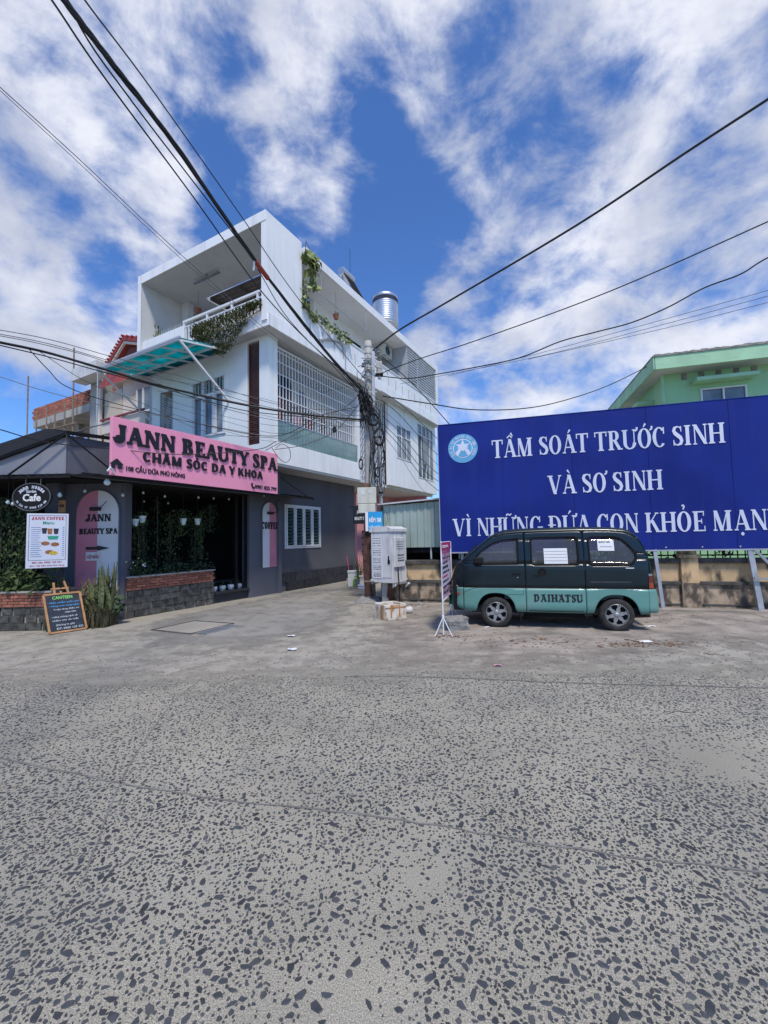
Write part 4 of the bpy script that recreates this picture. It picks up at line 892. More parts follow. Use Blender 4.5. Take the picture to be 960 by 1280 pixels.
# planters in brick and stone
brickm = bpy.data.meshes.new('brick'); _b = MB().box(-.105, .105, -.05, .05, -.026, .026); brickm.from_pydata([tuple(p) for p in _b.v], [], _b.f); brickm.materials.append(M['brick'])
stonem = []
for i in range(5):
    _b = MB(); a, b = (.17, .15, .19, .13, .16)[i], .075; _b.prism([(-a + .004, -b + .004), (a - .006, -b), (a, b - .006), (-a, b)], (0, 0, 0), X, Z, -Y, 0, .03 + .008 * (i % 3))
    me = bpy.data.meshes.new('stone'); me.from_pydata([tuple(p) for p in _b.v], [], _b.f); me.materials.append(M['clad']); stonem.append(me)
rb = random.Random(5)
def planter(fr, x0, x1, y0, y1, zs, zt, label):
    t = thing('planter', label, 'planter', ((x0 + x1) / 2, (y0 + y1) / 2, 0), fr)
    I = WM[t.name].inverted() @ fr.M
    MB().box(x0, x1, y0 + .05, y1, 0, zt - .01).build('core', 'mortar', t, fr); MB().box(x0 - .02, x1 + .02, y0 - .015, y1, zt - .008, zt + .025).build('coping', 'rawcon', t, fr)
    n = round((zt - zs) / .062); dz = (zt - zs) / n
    for k in range(n):
        x = x0 + (.0 if k % 2 else -.11)
        while x < x1 - .05:
            xa, xb = max(x, x0), min(x + .21, x1)
            if xb - xa > .06:
                o = bpy.data.objects.new('brick', brickm); col.objects.link(o); par(o, t); m = I @ Matrix.Translation(((xa + xb) / 2, y0 + .05 + rb.uniform(-.004, .004), zs + (k + .5) * dz)); o.matrix_local = m; o.scale = ((xb - xa) / .21, 1, (dz - .012) / .052)
            x += .222
    z = 0; k = 0
    while z < zs - .02:
        h = min(.155, zs - z); x = x0 + (.0 if k % 2 else -.12)
        while x < x1 - .03:
            L = rb.uniform(.24, .38); xa, xb = max(x, x0), min(x + L, x1)
            if xb - xa > .05:
                o = bpy.data.objects.new('stone', rb.choice(stonem)); col.objects.link(o); par(o, t); o.matrix_local = I @ Matrix.Translation(((xa + xb) / 2, y0 + .052, z + h / 2)); o.scale = ((xb - xa - .008) / .34, 1, (h - .008) / .15)
            x += L
        z += .155; k += 1
    return t
planter(FH, -3.22, -.84, 1.25, 1.6, .62, .92, 'low red brick planter on grey stone under the pink spa sign')
planter(FW, -11.6, -6.75, 8.62, 9.3, .47, .76, 'low red brick planter on grey stone behind the chalkboard easel')
# steps
st_ = thing('entrance_steps', 'dark stone entrance steps beside the brick planter under the spa sign', 'steps', (-.2, 1.4, 0), FH)
MB().box(-.82, .41, 1.30, 1.58, 0, .24).build('riser', 'slate', st_, FH); MB().box(-.84, .415, 1.22, 1.6, .241, .30).build('tread', 'slate', st_, FH); MB().box(-.82, .41, 1.75, 2.1, .30, .52).build('riser', 'dark', st_, FH); MB().box(-.84, .415, 1.68, 2.1, .521, .56).build('tread', 'slate', st_, FH)
for i, (x, lab) in enumerate(((-.66, 'speckled white stone pot on the step nearest the planter'), (-.36, 'second speckled pot on the step from the planter'), (-.06, 'third speckled pot on the step from the planter'), (.24, 'speckled pot on the step nearest the door post'))):
    t = thing('step_pot', lab, 'pot', (x, 1.66 - .3 + .14, .301), FH, 0, 'pots on the entrance step'); MB().lathe((0, 0, 0), [(.07, 0), (.10, .07), (.09, .14), (.075, .14), (.06, .03), (0, .03)], 10).build('pot', 'paper' if i % 2 == 0 else 'cabin', t)
    mb = MB(); leaves(mb, [(rf.gauss(0, .04), rf.gauss(0, .04), .15 + rf.random() * .08) for _ in range(18)], .08, rf, -.2); mb.build('foliage', 'leafd', t, recalc=False)
t = thing('stool', 'brown wicker stool inside the dark cafe above the steps', 'stool', (-.05, 2.4, .56 - .32), FH); MB().lathe((0, 0, 0), [(.16, 0), (.13, .2), (.17, .42), (0, .42)], 14).build('body', 'terra', t)
t = thing('cafe_table', 'low dark table inside the cafe left of the wicker stool', 'table', (-.75, 2.7, .24), FH); MB().box(-.4, .4, -.3, .3, .68, .72).build('table_top', 'vtrim', t)
for sx_ in (-.35, .35):
    for sy_ in (-.25, .25): MB().box(sx_ - .02, sx_ + .02, sy_ - .02, sy_ + .02, 0, .68).build('leg', 'vtrim', t)
# vines over the openings
def vine(label, fr, x, y, z0, z1, rad, n, size, m='leaf', name='hanging_vine', grp='vines hanging in the cafe openings'):
    def rg(r): return (x + r.gauss(0, rad), y + r.gauss(0, rad * .6), z0 + (z1 - z0) * r.random())
    return leafmass(name, label, 'vine', rg, n, size, m, fr, grp, 1.0, stems=[[(x, y, z0), (x + .02, y, (z0 + z1) / 2), (x, y, z1)]])
for i, (u, m, z0, z1, rad, lab) in enumerate(((172, 'leaf', .9, 2.35, .10, 'thick green vine at the left end of the opening under the pink sign'), (179, 'leafd', .95, 2.3, .07, 'narrow vine just right of the leftmost vine under the pink sign'), (196, 'leafd', 1.2, 2.9, .07, 'thin dangling vine between two thicker vines under the pink sign'),
        (212, 'leaf', .9, 2.5, .12, 'dense green vine column in the middle of the left half of the spa opening'), (226, 'leaf', 1.9, 2.6, .16, 'short yellow green hanging plant left of the middle of the spa opening'), (243, 'leafd', .95, 2.4, .09, 'dark vine column above the right end of the brick planter'), (251, 'leaf', 1.3, 2.6, .06, 'thin vine right of the last vine column in the spa opening'), (262, 'leafd', 2.0, 2.8, .12, 'small hanging plant near the centre of the spa opening'))):
    p = FH.y(u, 680, 1.65); vine(lab, FH, p.x, 1.65, z0, z1, rad, 360 if i != 2 else 150, .055, m)
for i, (u, m, z0, z1, rad) in enumerate(((-40, 'leaf', .8, 2.8, .25), (0, 'leaf', .8, 2.75, .16), (14, 'leafd', .8, 2.7, .12), (26, 'leaf', .8, 2.6, .12), (38, 'leafd', .8, 2.5, .10))):
    p = FW.y(u, 680, 9.0); vine(('bushy vine curtain at the far left of the cafe front', 'green vine curtain at the left edge of the cafe front below the oval sign', 'dark vine strand second along behind the oval sign', 'green vine strand third along left of the menu board', 'dark vine strand touching the left edge of the menu board')[i], FW, p.x, 9.0, z0, z1, rad, 620, .075, m, grp='vines hanging at the left front of the cafe')
def planting(label, fr, x0, x1, y, z, h, n, size, m, asp=.5):
    def rg(r):
        x = r.uniform(x0, x1); return (x, y + r.gauss(0, .1), z + h * abs(r.gauss(0, .45)) * (1 + .4 * math.sin(x * 9)))
    return leafmass('planter_shrub', label, 'plant', rg, n, size, m, fr, None, .1, stems=[[(x0 + .2, y, z - .2), (x0 + .3, y, z + h * .4)], [(x1 - .2, y, z - .2), (x1 - .2, y, z + h * .4)]], asp=asp)
planting('low dark foliage along the brick planter under the pink sign', FH, -3.2, -.85, 1.42, .93, .42, 700, .09, 'leafd')
planting('broad leaved shrub growing under the menu board in the left planter', FW, -8.1, -6.8, 8.8, .78, .42, 420, .17, 'leaf')
planting('dark undergrowth at the far left end of the left planter', FW, -11, -7.9, 8.95, .78, .5, 600, .14, 'leafd')
t = thing('flowering_plant', 'small white flowered plant at the left end of the spa planter', 'plant', (-3.0, 1.35, .93), FH)
mb = MB(); leaves(mb, [(rf.gauss(0, .1), rf.gauss(0, .06), .1 + rf.random() * .3) for _ in range(60)], .09, rf); mb.build('foliage', 'leaf', t, recalc=False)
mb = MB(); leaves(mb, [(rf.gauss(0, .1), -.08, .2 + rf.random() * .25) for _ in range(9)], .05, rf, asp=.9); mb.build('flowers', 'paper', t, recalc=False)
# snake plants at the foot of the corner pillar
blades = []
for i in range(7):
    mb = MB(); h = (.95, .8, .7, 1.05, .6, .85, .5)[i]; bend = (.1, .28, .4, .05, .5, .2, .6)[i]; w0 = .052; rows = []
    for j in range(8):
        f = j / 7; ww = w0 * (1 - f ** 2.2) * (.7 + .6 * min(1, f * 3)) * .8 + .001; cxn = bend * f * f * h; zz = h * f * (1 - .25 * bend * f); rows.append([(cxn, -ww, zz + 0), (cxn + .012, 0, zz - .004), (cxn, ww, zz)])
    mb.grid(rows); me = bpy.data.meshes.new('leaf'); me.from_pydata([tuple(p) for p in mb.v], [], mb.f); me.materials.append(M['snake']); blades.append(me)
def clump(label, name, cat, c, n, rad, s0, s1, mats=blades, lean=.5):
    t = thing(name, label, cat, (c[0], c[1], 0), FW)
    for i in range(n):
        o = bpy.data.objects.new('leaf', rf.choice(mats)); col.objects.link(o); par(o, t); a = rf.uniform(0, 6.28); q = rad * rf.random() ** .6
        b = rf.uniform(0, 6.28); o.location = (q * math.cos(b), q * math.sin(b) * .6, c[2]); o.rotation_euler = (rf.gauss(0, .10), rf.gauss(0.05, .12) * lean, a); s = rf.uniform(s0, s1); o.scale = (s, s * 1.1, s)
    return t
clump('tall striped snake plant at the foot of the pink half of the arch', 'snake_plant', 'plant', (-6.62, 8.98, .22), 34, .24, .6, 1.0)
clump('tall snake plant on the right in front of the white half of the arch', 'snake_plant', 'plant', (-6.02, 9.1, .25), 40, .27, .65, 1.12)
clump('low arching strap leaves beside the chalkboard easel', 'strap_leaf_plant', 'plant', (-6.9, 8.9, .3), 26, .25, .55, .85, blades[1:3] + blades[4:], 1.2)
def tuft(name, label, x0, x1, y, h, n, m):
    mb = MB()
    for _ in range(n):
        x, yy = rf.uniform(x0, x1), y + rf.gauss(0, .13); L = h * rf.uniform(.5, 1.1); a = rf.uniform(0, 6.28); b = rf.uniform(.05, .5) * L; d = V((math.cos(a), math.sin(a), 0)); s_ = V((-d.y, d.x, 0)) * .008
        p0 = V((x, yy, 0)); p1 = p0 + d * b * .35 + Z * L * .6; p2 = p0 + d * b + Z * L * rf.uniform(.75, 1); mb.add([p0 - s_, p0 + s_, p1 + s_, p1 - s_, p2], [(0, 1, 2, 3), (3, 2, 4)])
    return tag(mb.build(name, m, recalc=False), label, 'plant')
tuft('grass_clump', 'dry brownish grassy clump at the kerb below the snake plants', -6.65, -5.75, 9.0, .48, 1700, 'dry')
tuft('grass_clump', 'sparse green tufts between the easel and the dry grassy clump', -6.85, -6.5, 8.75, .3, 350, 'leafd')
bl = MB(); r_ = random.Random(4)
t = thing('broad_leaf_plant', 'dark plant with round broad leaves right of the snake plants by the brick planter', 'plant', (-5.72, 9.15, .2), FW)
for i in range(26):
    a = r_.uniform(0, 6.28); q = r_.uniform(.02, .2); c = V((q * math.cos(a), q * math.sin(a) * .6 - .05, r_.uniform(.1, .42))); nrm = V((r_.uniform(-.5, .5), -.7, r_.uniform(.2, 1))).normalized(); e1 = nrm.orthogonal().normalized(); e2 = nrm.cross(e1); rr = r_.uniform(.05, .085)
    mb = MB(); mb.add([c] + [c + (e1 * math.cos(k * .898) + e2 * math.sin(k * .898)) * rr * (1 if k else .6) - nrm * .012 for k in range(7)], [(0, k + 1, (k + 1) % 7 + 1) for k in range(7)]); mb.build('leaf', 'leafd', t, recalc=False)
MB().tube([(0, 0, -.2), (.02, 0, .1), (0, 0, .3)], .01, 5).build('stem', 'stem', t)
# lamps under the eave and pots hung inside
for i, (u, v, fr, yy, s_, lab) in enumerate(((134, 603, FH, .45, .065, 'large white bulb hanging at the eave corner below the left end of the pink sign'), (106, 614, FW, 9.3, .035, 'small white bulb left of the corner arch'), (153.5, 619, FH, 1.1, .035, 'small white bulb right of the corner arch'), (74.5, 619, FW, 8.6, .045, 'white bulb between the oval sign and the corner pillar'), (10, 628, FW, 8.6, .04, 'white bulb left of the oval sign, higher of two'), (16, 630, FW, 8.6, .035, 'white bulb left of the oval sign, nearer to it'),
        (179, 616, FH, 1.3, .03, 'first small bulb from the left inside the spa opening'), (206, 620.5, FH, 1.3, .03, 'second small bulb from the left inside the spa opening'), (248, 622, FH, 1.3, .03, 'third small bulb from the left inside the spa opening'), (180, 627, FH, 2.2, .03, 'faint bulb hanging below the first one in the spa opening'), (210, 629, FH, 2.2, .03, 'faint bulb below the second one in the spa opening'), (267, 623, FH, 1.4, .03, 'fourth small bulb near the middle of the spa opening'), (286, 624, FH, 1.4, .03, 'last small bulb near the right of the spa opening'), (330, 620, FH, .85, .025, 'tiny bulb under the right end of the pink sign'))):
    p = fr.y(u, v, yy); t = thing('bulb_lamp', lab, 'lamp', p, fr, 0, 'bulbs hanging round the cafe'); MB().lathe((0, 0, 0), [(0, -s_), (s_ * .7, -s_ * .7), (s_, 0), (s_ * .6, s_ * .8), (s_ * .3, s_ * 1.3), (0, s_ * 1.35)], 12).build('bulb', 'bulb', t, smooth=True)
    MB().tube([(0, 0, s_ * 1.3), (0, 0, max(.08, 3.07 - p.z))], .006, 4).build('flex', 'cable', t)
for (u, v, lab) in ((169, 653, 'white hanging pot on the left inside the spa opening'), (178, 649, 'white bucket shaped pot hanging second from the left inside the spa opening'), (229, 652, 'pale hanging pot near the middle of the spa opening'), (247, 652, 'white hanging pot right of the middle of the spa opening')):
    p = FH.y(u, v, 1.5); t = thing('hanging_pot', lab, 'pot', p, FH, 0, 'pots hanging in the spa opening'); MB().lathe((0, 0, 0), [(.05, -.09), (.085, .06), (.09, .08), (.075, .08), (.05, -.06), (0, -.06)], 14).build('pot', 'bulb', t)
    mb = MB(); leaves(mb, [(rf.gauss(0, .06), rf.gauss(0, .05), .08 + rf.uniform(-.2, .12)) for _ in range(50)], .06, rf, .8); mb.build('foliage', 'leaf', t, recalc=False); MB().tube([(0, 0, .08), (0, 0, 3.08 - p.z)], .005, 4).build('hanger', 'cable', t)

# ---- pink spa sign
ps = thing('spa_sign', 'long pink signboard with raised black JANN BEAUTY SPA lettering over the cafe eave', 'sign', (-1.4, .7, 3.12), FH)
sl0, sr0 = FH.y(139.6, 557, YS), FH.y(347, 594, YS); sz0, sz1 = FH.y(138.7, 593.7, YS).z, FH.y(140.5, 520, YS).z
print('SIGN', sl0, sr0, sz0, sz1)
MB().box(sl0.x, sr0.x, YS, YS + .08, sz0, sz1).build('panel', 'pink', ps, FH, bev=.006)
yb_ = YS + .082; MB().box(sl0.x + .1, sr0.x - .1, yb_, yb_ + .04, sz0 + .1, sz0 + .15).build('frame_rail', 'steel', ps, FH); MB().box(sl0.x + .1, sr0.x - .1, yb_, yb_ + .04, sz1 - .2, sz1 - .15).build('frame_rail', 'steel', ps, FH)
for x in (-3.4, -1.2, .3): MB().box(x, x + .05, yb_ + .04, 1.09, 3.8, 3.84).build('frame_arm', 'steel', ps, FH)
fs_ = lambda u, v: FH.y(u, v, YS); LZ = lambda f: sz0 + (sz1 - sz0) * f
def letters3d(txt, u0, u1, zb, h, K, k, s, name='letter', d=.028, join=False, m='black', track=.05):
    x0 = fs_(u0, 580).x; x1 = fs_(u1, 580).x; gl_, adv = serif_line(txt, K, k, s, track); sx_ = (x1 - x0) / adv; allm = MB()
    for g, x in gl_:
        mb = allm if join else MB(); put_poly(mb, g, V((x0, YS, zb)), X, Z, -Y, d, sx_, h, x)
        if not join: mb.build(name, m, ps, FH)
    if join: allm.build('lettering', m, ps, FH)
letters3d('JANN BEAUTY SPA', 143, 345.5, LZ(.565), (sz1 - sz0) * .315, .25, .15, .06)
letters3d('CHĂM SÓC DA Y KHOA', 177.5, 328, LZ(.31), (sz1 - sz0) * .18, .23, .18, .0)
letters3d('108 CẦU DỨA PHÚ NÔNG', 0, 0, 0, 0, 0, 0, 0, join=True) if False else None
mb = MB(); x0, x1 = fs_(157.5, 590).x, fs_(231, 590).x; sans(mb, '108 CẦU DỨA PHÚ NÔNG', (x0, YS, LZ(.10)), X, Z, -Y, x1 - x0, .16, .012, .02); mb.build('lettering', 'black', ps, FH)
xh = fs_(147, 590).x; MB().prism([(a * .85 - .03, b * .85) for a, b in [(-.16, .1), (0, .24), (.16, .1), (.12, .1), (.12, 0), (.04, 0), (.04, .09), (-.04, .09), (-.04, 0), (-.12, 0), (-.12, .1)]][::-1], (xh, YS, LZ(.12)), X, Z, -Y, 0, .03).build('house_icon', 'black', ps, FH)
mb = MB(); x0, x1 = fs_(318.5, 610).x, fs_(345.5, 610).x; sans(mb, '0981 825 799', (x0, YS, LZ(.07)), X, Z, -Y, x1 - x0, .11, .012, .02); mb.build('lettering', 'black', ps, FH)
xh = fs_(315.5, 608).x; MB().prism([(p[0], p[1]) for p in [(-.05, .13), (-.02, .15), (0, .11), (-.015, .09), (.02, .03), (.05, .04), (.07, .01), (.04, -.02), (0, 0), (-.05, .07)]][::-1], (xh, YS, LZ(.07)), X, Z, -Y, 0, .03).build('phone_icon', 'black', ps, FH)
mb = MB(); mb.tube([w_((sl0.x + .05, YS - .02, sz0 + .04)), w_((sl0.x - .05, YS - .06, sz0 + .15)), w_((sl0.x - .09, YS - .04, sz0 + .06))], .02, 5)
mb.build('floodlight_arm', 'alum', ps, FW)
# ---- oval hanging sign
p = FW.y(41, 621.5, 8.42); ov = thing('oval_cafe_sign', 'black oval hanging sign with white Cafe lettering above the menu board', 'sign', (p.x, 8.42, p.z))
N_e = 40; rx, rz = .375, .275
MB().prism([(rx * math.cos(k * 6.2832 / N_e), rz * math.sin(k * 6.2832 / N_e)) for k in range(N_e)], (0, 0, 0), X, Z, -Y, -.03, .03).build('board', 'vtrim', ov)
MB().tube([V((rx * math.cos(k * 6.2832 / N_e), -.03, rz * math.sin(k * 6.2832 / N_e))) for k in range(N_e + 1)], .012, 5, False).build('rim', 'cableg', ov)
mb = MB(); sans(mb, 'Cafe', (-.175, -.03, -.085), X, Z, -Y, .36, .15, .004, .03); mb.build('lettering', 'paper', ov)
mb = MB(); sans(mb, 'Garden', (-.11, -.03, .085), X, Z, -Y, .2, .06, .004, .02)
def arctext(mb, txt, rad_x, rad_z, a0, a1, h, flip=False, bold=.03):
    n = len(txt)
    for i, ch in enumerate(txt):
        if ch == ' ': continue
        a = R(a0 + (a1 - a0) * (i / (n - 1))); c = V((rad_x * math.cos(a), -.03, rad_z * math.sin(a))); tdir = V((-math.sin(a) * rad_x, 0, math.cos(a) * rad_z)).normalized() * (1 if flip else -1); up = V((-tdir.z, 0, tdir.x)); wd = abs(a1 - a0) / 57.3 * rad_x / n * .8
        sans(mb, ch, c - tdir * wd / 2 - up * h / 2, tdir, up, -Y, wd * (.5 if ch in 'I1' else 1), h, .004, bold)
mb.build('lettering', 'menu', ov); mb = MB(); arctext(mb, 'Jann House', .27, .20, 150, 32, .065); mb.build('lettering', 'menu', ov); mb = MB(); arctext(mb, 'MỞ CỬA ĐT 0905 129 331', .31, .215, 203, 338, .042, True); mb.build('lettering', 'menu', ov)
MB().tube([(-.15, 0, rz * .9), (-.15, 0, 3.07 - p.z)], .006, 4).tube([(.15, 0, rz * .9), (.15, 0, 3.07 - p.z)], .006, 4).build('chain', 'steel', ov)
# ---- menu board
a = FW.y(31.5, 711, 8.25); b = FW.y(84.3, 708, 8.6); c = FW.y(33.7, 641.7, 8.25); ux = (b - a); ux.z = 0; mw = ux.length; mh = c.z - a.z; ang = math.atan2(ux.y, ux.x)
FM = Frame((a.x, a.y, a.z), ang); mn = thing('menu_board', 'white printed cafe menu poster with drinks and a red JANN COFFEE heading', 'menu board', (0, 0, 0), FM)
MB().box(0, mw, 0, .025, 0, mh).build('panel', 'menu', mn, bev=.004)
mb = MB(); e = .055 * mw; ty = .14 * mh
for q in ((e, mw - e, mh - e - .006, mh - e), (e, mw - e, ty, ty + .006), (e, e + .006, ty + .006, mh - e - .006), (mw - e - .006, mw - e, ty + .006, mh - e - .006)): mb.box(q[0], q[1], -.002, 0, q[2], q[3])
mb.build('border', 'ink', mn)
mb = MB(); gl_, adv = serif_line('JANN COFFEE', .26, .12, .07)
for g, x in gl_: put_poly(mb, g, (.12 * mw, 0, .885 * mh), X, Z, -Y, .003, .77 * mw / adv, .055 * mh, x)
mb.build('lettering', 'redink', mn)
mb = MB(); sans(mb, 'Menu', (.38 * mw, 0, .80 * mh), X, Z, -Y, .27 * mw, .06 * mh, .003, .02); mb.build('lettering', 'greenink', mn)
mb = MB()
for k in range(15):
    z = .74 * mh - k * .038 * mh; mb.box(.11 * mw, .11 * mw + .26 * mw * rf.uniform(.7, 1), -.002, 0, z, z + .008 * mh); mb.box(.86 * mw, .90 * mw, -.002, 0, z, z + .012 * mh)
mb.build('price_list', 'blueink', mn)
for (x, z, m_) in ((.42, .66, 'ink'), (.55, .65, 'tan'), (.70, .65, 'ink')):
    mb = MB(); mb.prism([(-.03, 0), (.03, 0), (.042, .11), (-.042, .11)], (x * mw, 0, (z - .03) * mh), X, Z, -Y, 0, .003); mb.build('drink_picture', m_, mn)
MB().prism([(-.07, 0), (.07, 0), (.09, .07), (-.09, .07)], (.63 * mw, 0, .52 * mh), X, Z, -Y, 0, .003).build('drink_picture', 'greenink', mn)
for (x, z, m_) in ((.45, .45, 'tan'), (.68, .43, 'tan'), (.65, .27, 'yel'), (.55, .29, 'tan')): MB().prism([(.07 * math.cos(k * .7), .04 * math.sin(k * .7)) for k in range(9)], (x * mw, 0, z * mh), X, Z, -Y, 0, .003 + x * .001).build('food_picture', m_, mn)
mb = MB(); sans(mb, 'Mở cửa: 0905 129 331', (.15 * mw, 0, .085 * mh), X, Z, -Y, .7 * mw, .035 * mh, .003, .02); mb.build('lettering', 'redink', mn); mb = MB(); sans(mb, 'ĐC: 108 Cầu Dứa Phú Nông', (.10 * mw, 0, .025 * mh), X, Z, -Y, .82 * mw, .035 * mh, .003, .02); mb.build('lettering', 'redink', mn)
MB().box(mw * .82, mw * .86, .026, .06, -.75, .0).build('post', 'vtrim', mn)
p = FW.y(77.5, 633, 8.9); t = thing('small_yellow_sign', 'small yellow brown notice hanging beside the corner pillar above the menu board', 'sign', p); MB().box(-.07, .07, -.01, .01, -.13, .13).build('panel', 'oak', t)
mb = MB(); sans(mb, 'WIFI', (-.05, -.01, -.02), X, Z, -Y, .1, .06, .003, .02); mb.build('lettering', 'ink', t)
MB().tube([(0, 0, .13), (0, 0, 3.05 - p.z)], .005, 4).build('hanger', 'cable', t)
# ---- chalkboard easel
a = G(62, 794); b = G(108, 787); c = FW.y(54.5, 746, a.y + .14); d = FW.y(98.5, 741, b.y + .14)
ux = (b - a); bw = ux.length; ux.normalize(); uz = ((c - a).normalized() + (d - b).normalized()).normalized(); un = ux.cross(uz) ; bh = (c - a).length
if un.y > 0: un = -un
ez = thing('chalkboard_easel', 'chalkboard menu on a wooden easel standing at the kerb by the left planter', 'chalkboard', (a + b) / 2, FW)
o_ = a + Z * .03
def EB(x, z, dd=0): return o_ + ux * x + uz * z + un * dd
mb = MB(); mb.prism([(.03, .03), (bw - .03, .03), (bw - .03, bh - .03), (.03, bh - .03)], o_, ux, uz, un, -.012, 0); mb.build('board', 'chalkb', ez, FW)
for q in (((0, .0), (bw, .0)), ((0, bh), (bw, bh)), ((0, 0), (0, bh)), ((bw, 0), (bw, bh))): MB().bar(EB(*q[0]), EB(*q[1]), .035, .03, un).build('frame', 'oak', ez, FW)
MB().bar(EB(.14, -.0, -.03), EB(.20, bh + .25, -.03), .035, .03, un).build('leg', 'oak', ez, FW); MB().bar(EB(bw - .06, 0, -.03), EB(bw - .22, bh + .27, -.03), .035, .03, un).build('leg', 'oak', ez, FW)
MB().bar(EB(.14, bh + .12, -.03), EB(bw - .16, bh + .12, -.03), .03, .025, un).build('cross_bar', 'oak', ez, FW); MB().bar(EB(bw / 2, bh * .9, -.05), EB(bw / 2, bh + .13, -.05), .03, .025, un).build('upright', 'oak', ez, FW)
q = EB(bw / 2, bh * .9, -.06); MB().bar(q, V((q.x - un.x * .4, q.y - un.y * .4 + .1, 0)), .03, .025).build('rear_leg', 'oak', ez, FW)
def chalk(txt, x, z, wd, h, m): mb = MB(); sans(mb, txt, EB(x * bw, z * bh), ux, uz, un, wd * bw, h * bh, .002, .012); mb.build('lettering', m, ez, FW)
chalk('CANTEEN', .22, .86, .55, .085, 'chalkgr')
for (tx, x, z, wd, m) in (('• Miễn nhiễm xuất cúm', .07, .75, .86, 'chalkbl'), ('• Nâng mũi nâng ngực', .09, .65, .84, 'chalkbl'), ('Triệt lông điều trị', .2, .56, .7, 'chalk'), ('mụn nám', .5, .47, .3, 'chalk'), ('• Nhẹ nhàng sạch sẽ', .12, .36, .7, 'chalk'), ('chăm sóc da mặt', .12, .27, .72, 'chalk'), ('(Không lo giá)', .2, .15, .5, 'chalk'), ('ĐT: 0905 129 331', .2, .06, .72, 'chalk')): chalk(tx, x, z, wd, .055, m)
# small black sign at the end of the charcoal wall
a = FH.y(442, 655, 1.0); b = FH.y(459, 631, 1.0)
bs = thing('black_wall_sign', 'small black hanging sign reading JANN BEAUTY SPA at the end of the charcoal wall', 'sign', FW.y(450, 655, 15.6))
a = FW.y(441.5, 655, 15.6); b = FW.y(460, 631.5, 15.6)
MB().box(a.x, b.x, 15.58, 15.64, a.z, b.z).build('panel', 'black', bs, FW, bev=.005); mb = MB(); sans(mb, 'JANN', (a.x + .14, 15.58, (a.z + b.z) / 2 + .02), X, Z, -Y, .28, .14, .004, .03); mb.build('lettering', 'paper', bs, FW); mb = MB(); sans(mb, 'BEAUTY SPA', (a.x + .06, 15.58, a.z + .14), X, Z, -Y, .44, .12, .004, .03); mb.build('lettering', 'paper', bs, FW)
MB().bar(((a.x - .12), 15.6, b.z - .05), (a.x, 15.6, b.z - .05), .03).build('bracket', 'vtrim', bs, FW)
# things at the end of the alley
pw = FH.y(450, 660, 2.0)
ps2 = thing('pink_gate_pillar', 'narrow pink wall strip with four black hooks at the end of the alley', 'pillar', FW.y(453, 712, 16.2))
a, b = FW.y(447, 712, 16.2), FW.y(462, 617, 16.2); MB().box(a.x, b.x + .25, 16.2, 16.5, 0, b.z).build('shaft', 'pinkw', ps2, FW)
for v in (664, 672, 680.5, 689):
    q = FW.y(455, v, 16.18); MB().box(q.x - .08, q.x + .06, 16.12, 16.2, q.z - .03, q.z + .02).build('hook', 'black', ps2, FW)
for i, (u, v, w1_, h1, m, lab) in enumerate(((444, 724, .5, .55, 'cabin', 'grey crate standing at the end of the alley against the charcoal wall'), (446, 724, .28, .36, 'grass', 'lime green bag in front of the grey crate at the end of the alley'), (455, 724.5, .3, .42, 'foam', 'white foam box right of the lime green bag at the end of the alley'), (455, 727, .4, .12, 'pwhite', 'flat white tray on the ground before the foam box'))):
    q = FW.y(u, v, 15.6 - .3 * i); mb = MB()
    if i == 1: mb.lathe((0, 0, 0), [(.12, 0), (.15, .1), (.14, .25), (.06, .34), (.08, .38), (0, .38)], 9)
    else: mb.box(-w1_ / 2, w1_ / 2, -.15, .15, 0, h1 * .9).box(-w1_ / 2 - .02, w1_ / 2 + .02, -.17, .17, h1 * .9 + .001, h1)
    tag(mb.build(('crate', 'bag', 'foam_box', 'tray')[i], m, None, Frame((q.x, q.y, 0), 0)), lab, ('crate', 'bag', 'box', 'tray')[i])
q = FW.y(439, 700, 15.0); t = thing('potted_plant', 'spiky potted plant at the end of the charcoal wall under the black sign', 'potted plant', (q.x + .25, 15.2, 0)); MB().lathe((0, 0, 0), [(.12, 0), (.16, .3), (.14, .3), (0, .27)], 12).build('pot', 'cl4', t)
for i in range(14):
    o = bpy.data.objects.new('leaf', rf.choice(blades)); col.objects.link(o); par(o, t); o.location = (rf.gauss(0, .05), rf.gauss(0, .05), .27); o.rotation_euler = (0, 0, rf.uniform(0, 6.28)); o.scale = (.8, .8, .8)
t = thing('broom', 'pink handled broom leaning on the charcoal wall at the end of the alley', 'broom', FH.w((5.5, 1.0, 0))); MB().tube([(0, 0, .1), (-.12, .2, 1.0)], .014, 5).build('handle', 'mag', t); MB().box(-.12, .12, -.03, .03, 0, .12).build('head', 'cl3', t)

# ================================================================ NEIGHBOURS ON THE LEFT
uf = thing('unfinished_building', 'unfinished raw brick and concrete building with an overhanging slab on the left', 'building', (1, 13, 0), FH)
UK = dict(parent=uf, fr=FH)
MB().box(1, 9, 11.7, 17.0, 7.62, 7.98).build('floor_slab', 'rawcon', **UK)
ob_ = bpy.data.meshes.new('brick'); _b = MB().box(-.055, .055, -.15, .15, -.055, .055); ob_.from_pydata([tuple(p) for p in _b.v], [], _b.f); ob_.materials.append(M['oldbrick'])
I_ = WM[uf.name].inverted() @ FH.M
MB().box(1.06, 1.16, 11.72, 17.0, 7.981, 8.60).build('parapet_core', 'mortar', **UK)
for k in range(5):
    for i in range(17):
        o = bpy.data.objects.new('brick', ob_); col.objects.link(o); par(o, uf); o.matrix_local = I_ @ Matrix.Translation((1.05, 11.88 + .31 * i + (.15 if k % 2 else 0), 8.045 + .124 * k))
MB().box(1.4, 9, 16.85, 17.0, 7.981, 8.6).build('side_parapet', 'oldbrick', **UK)
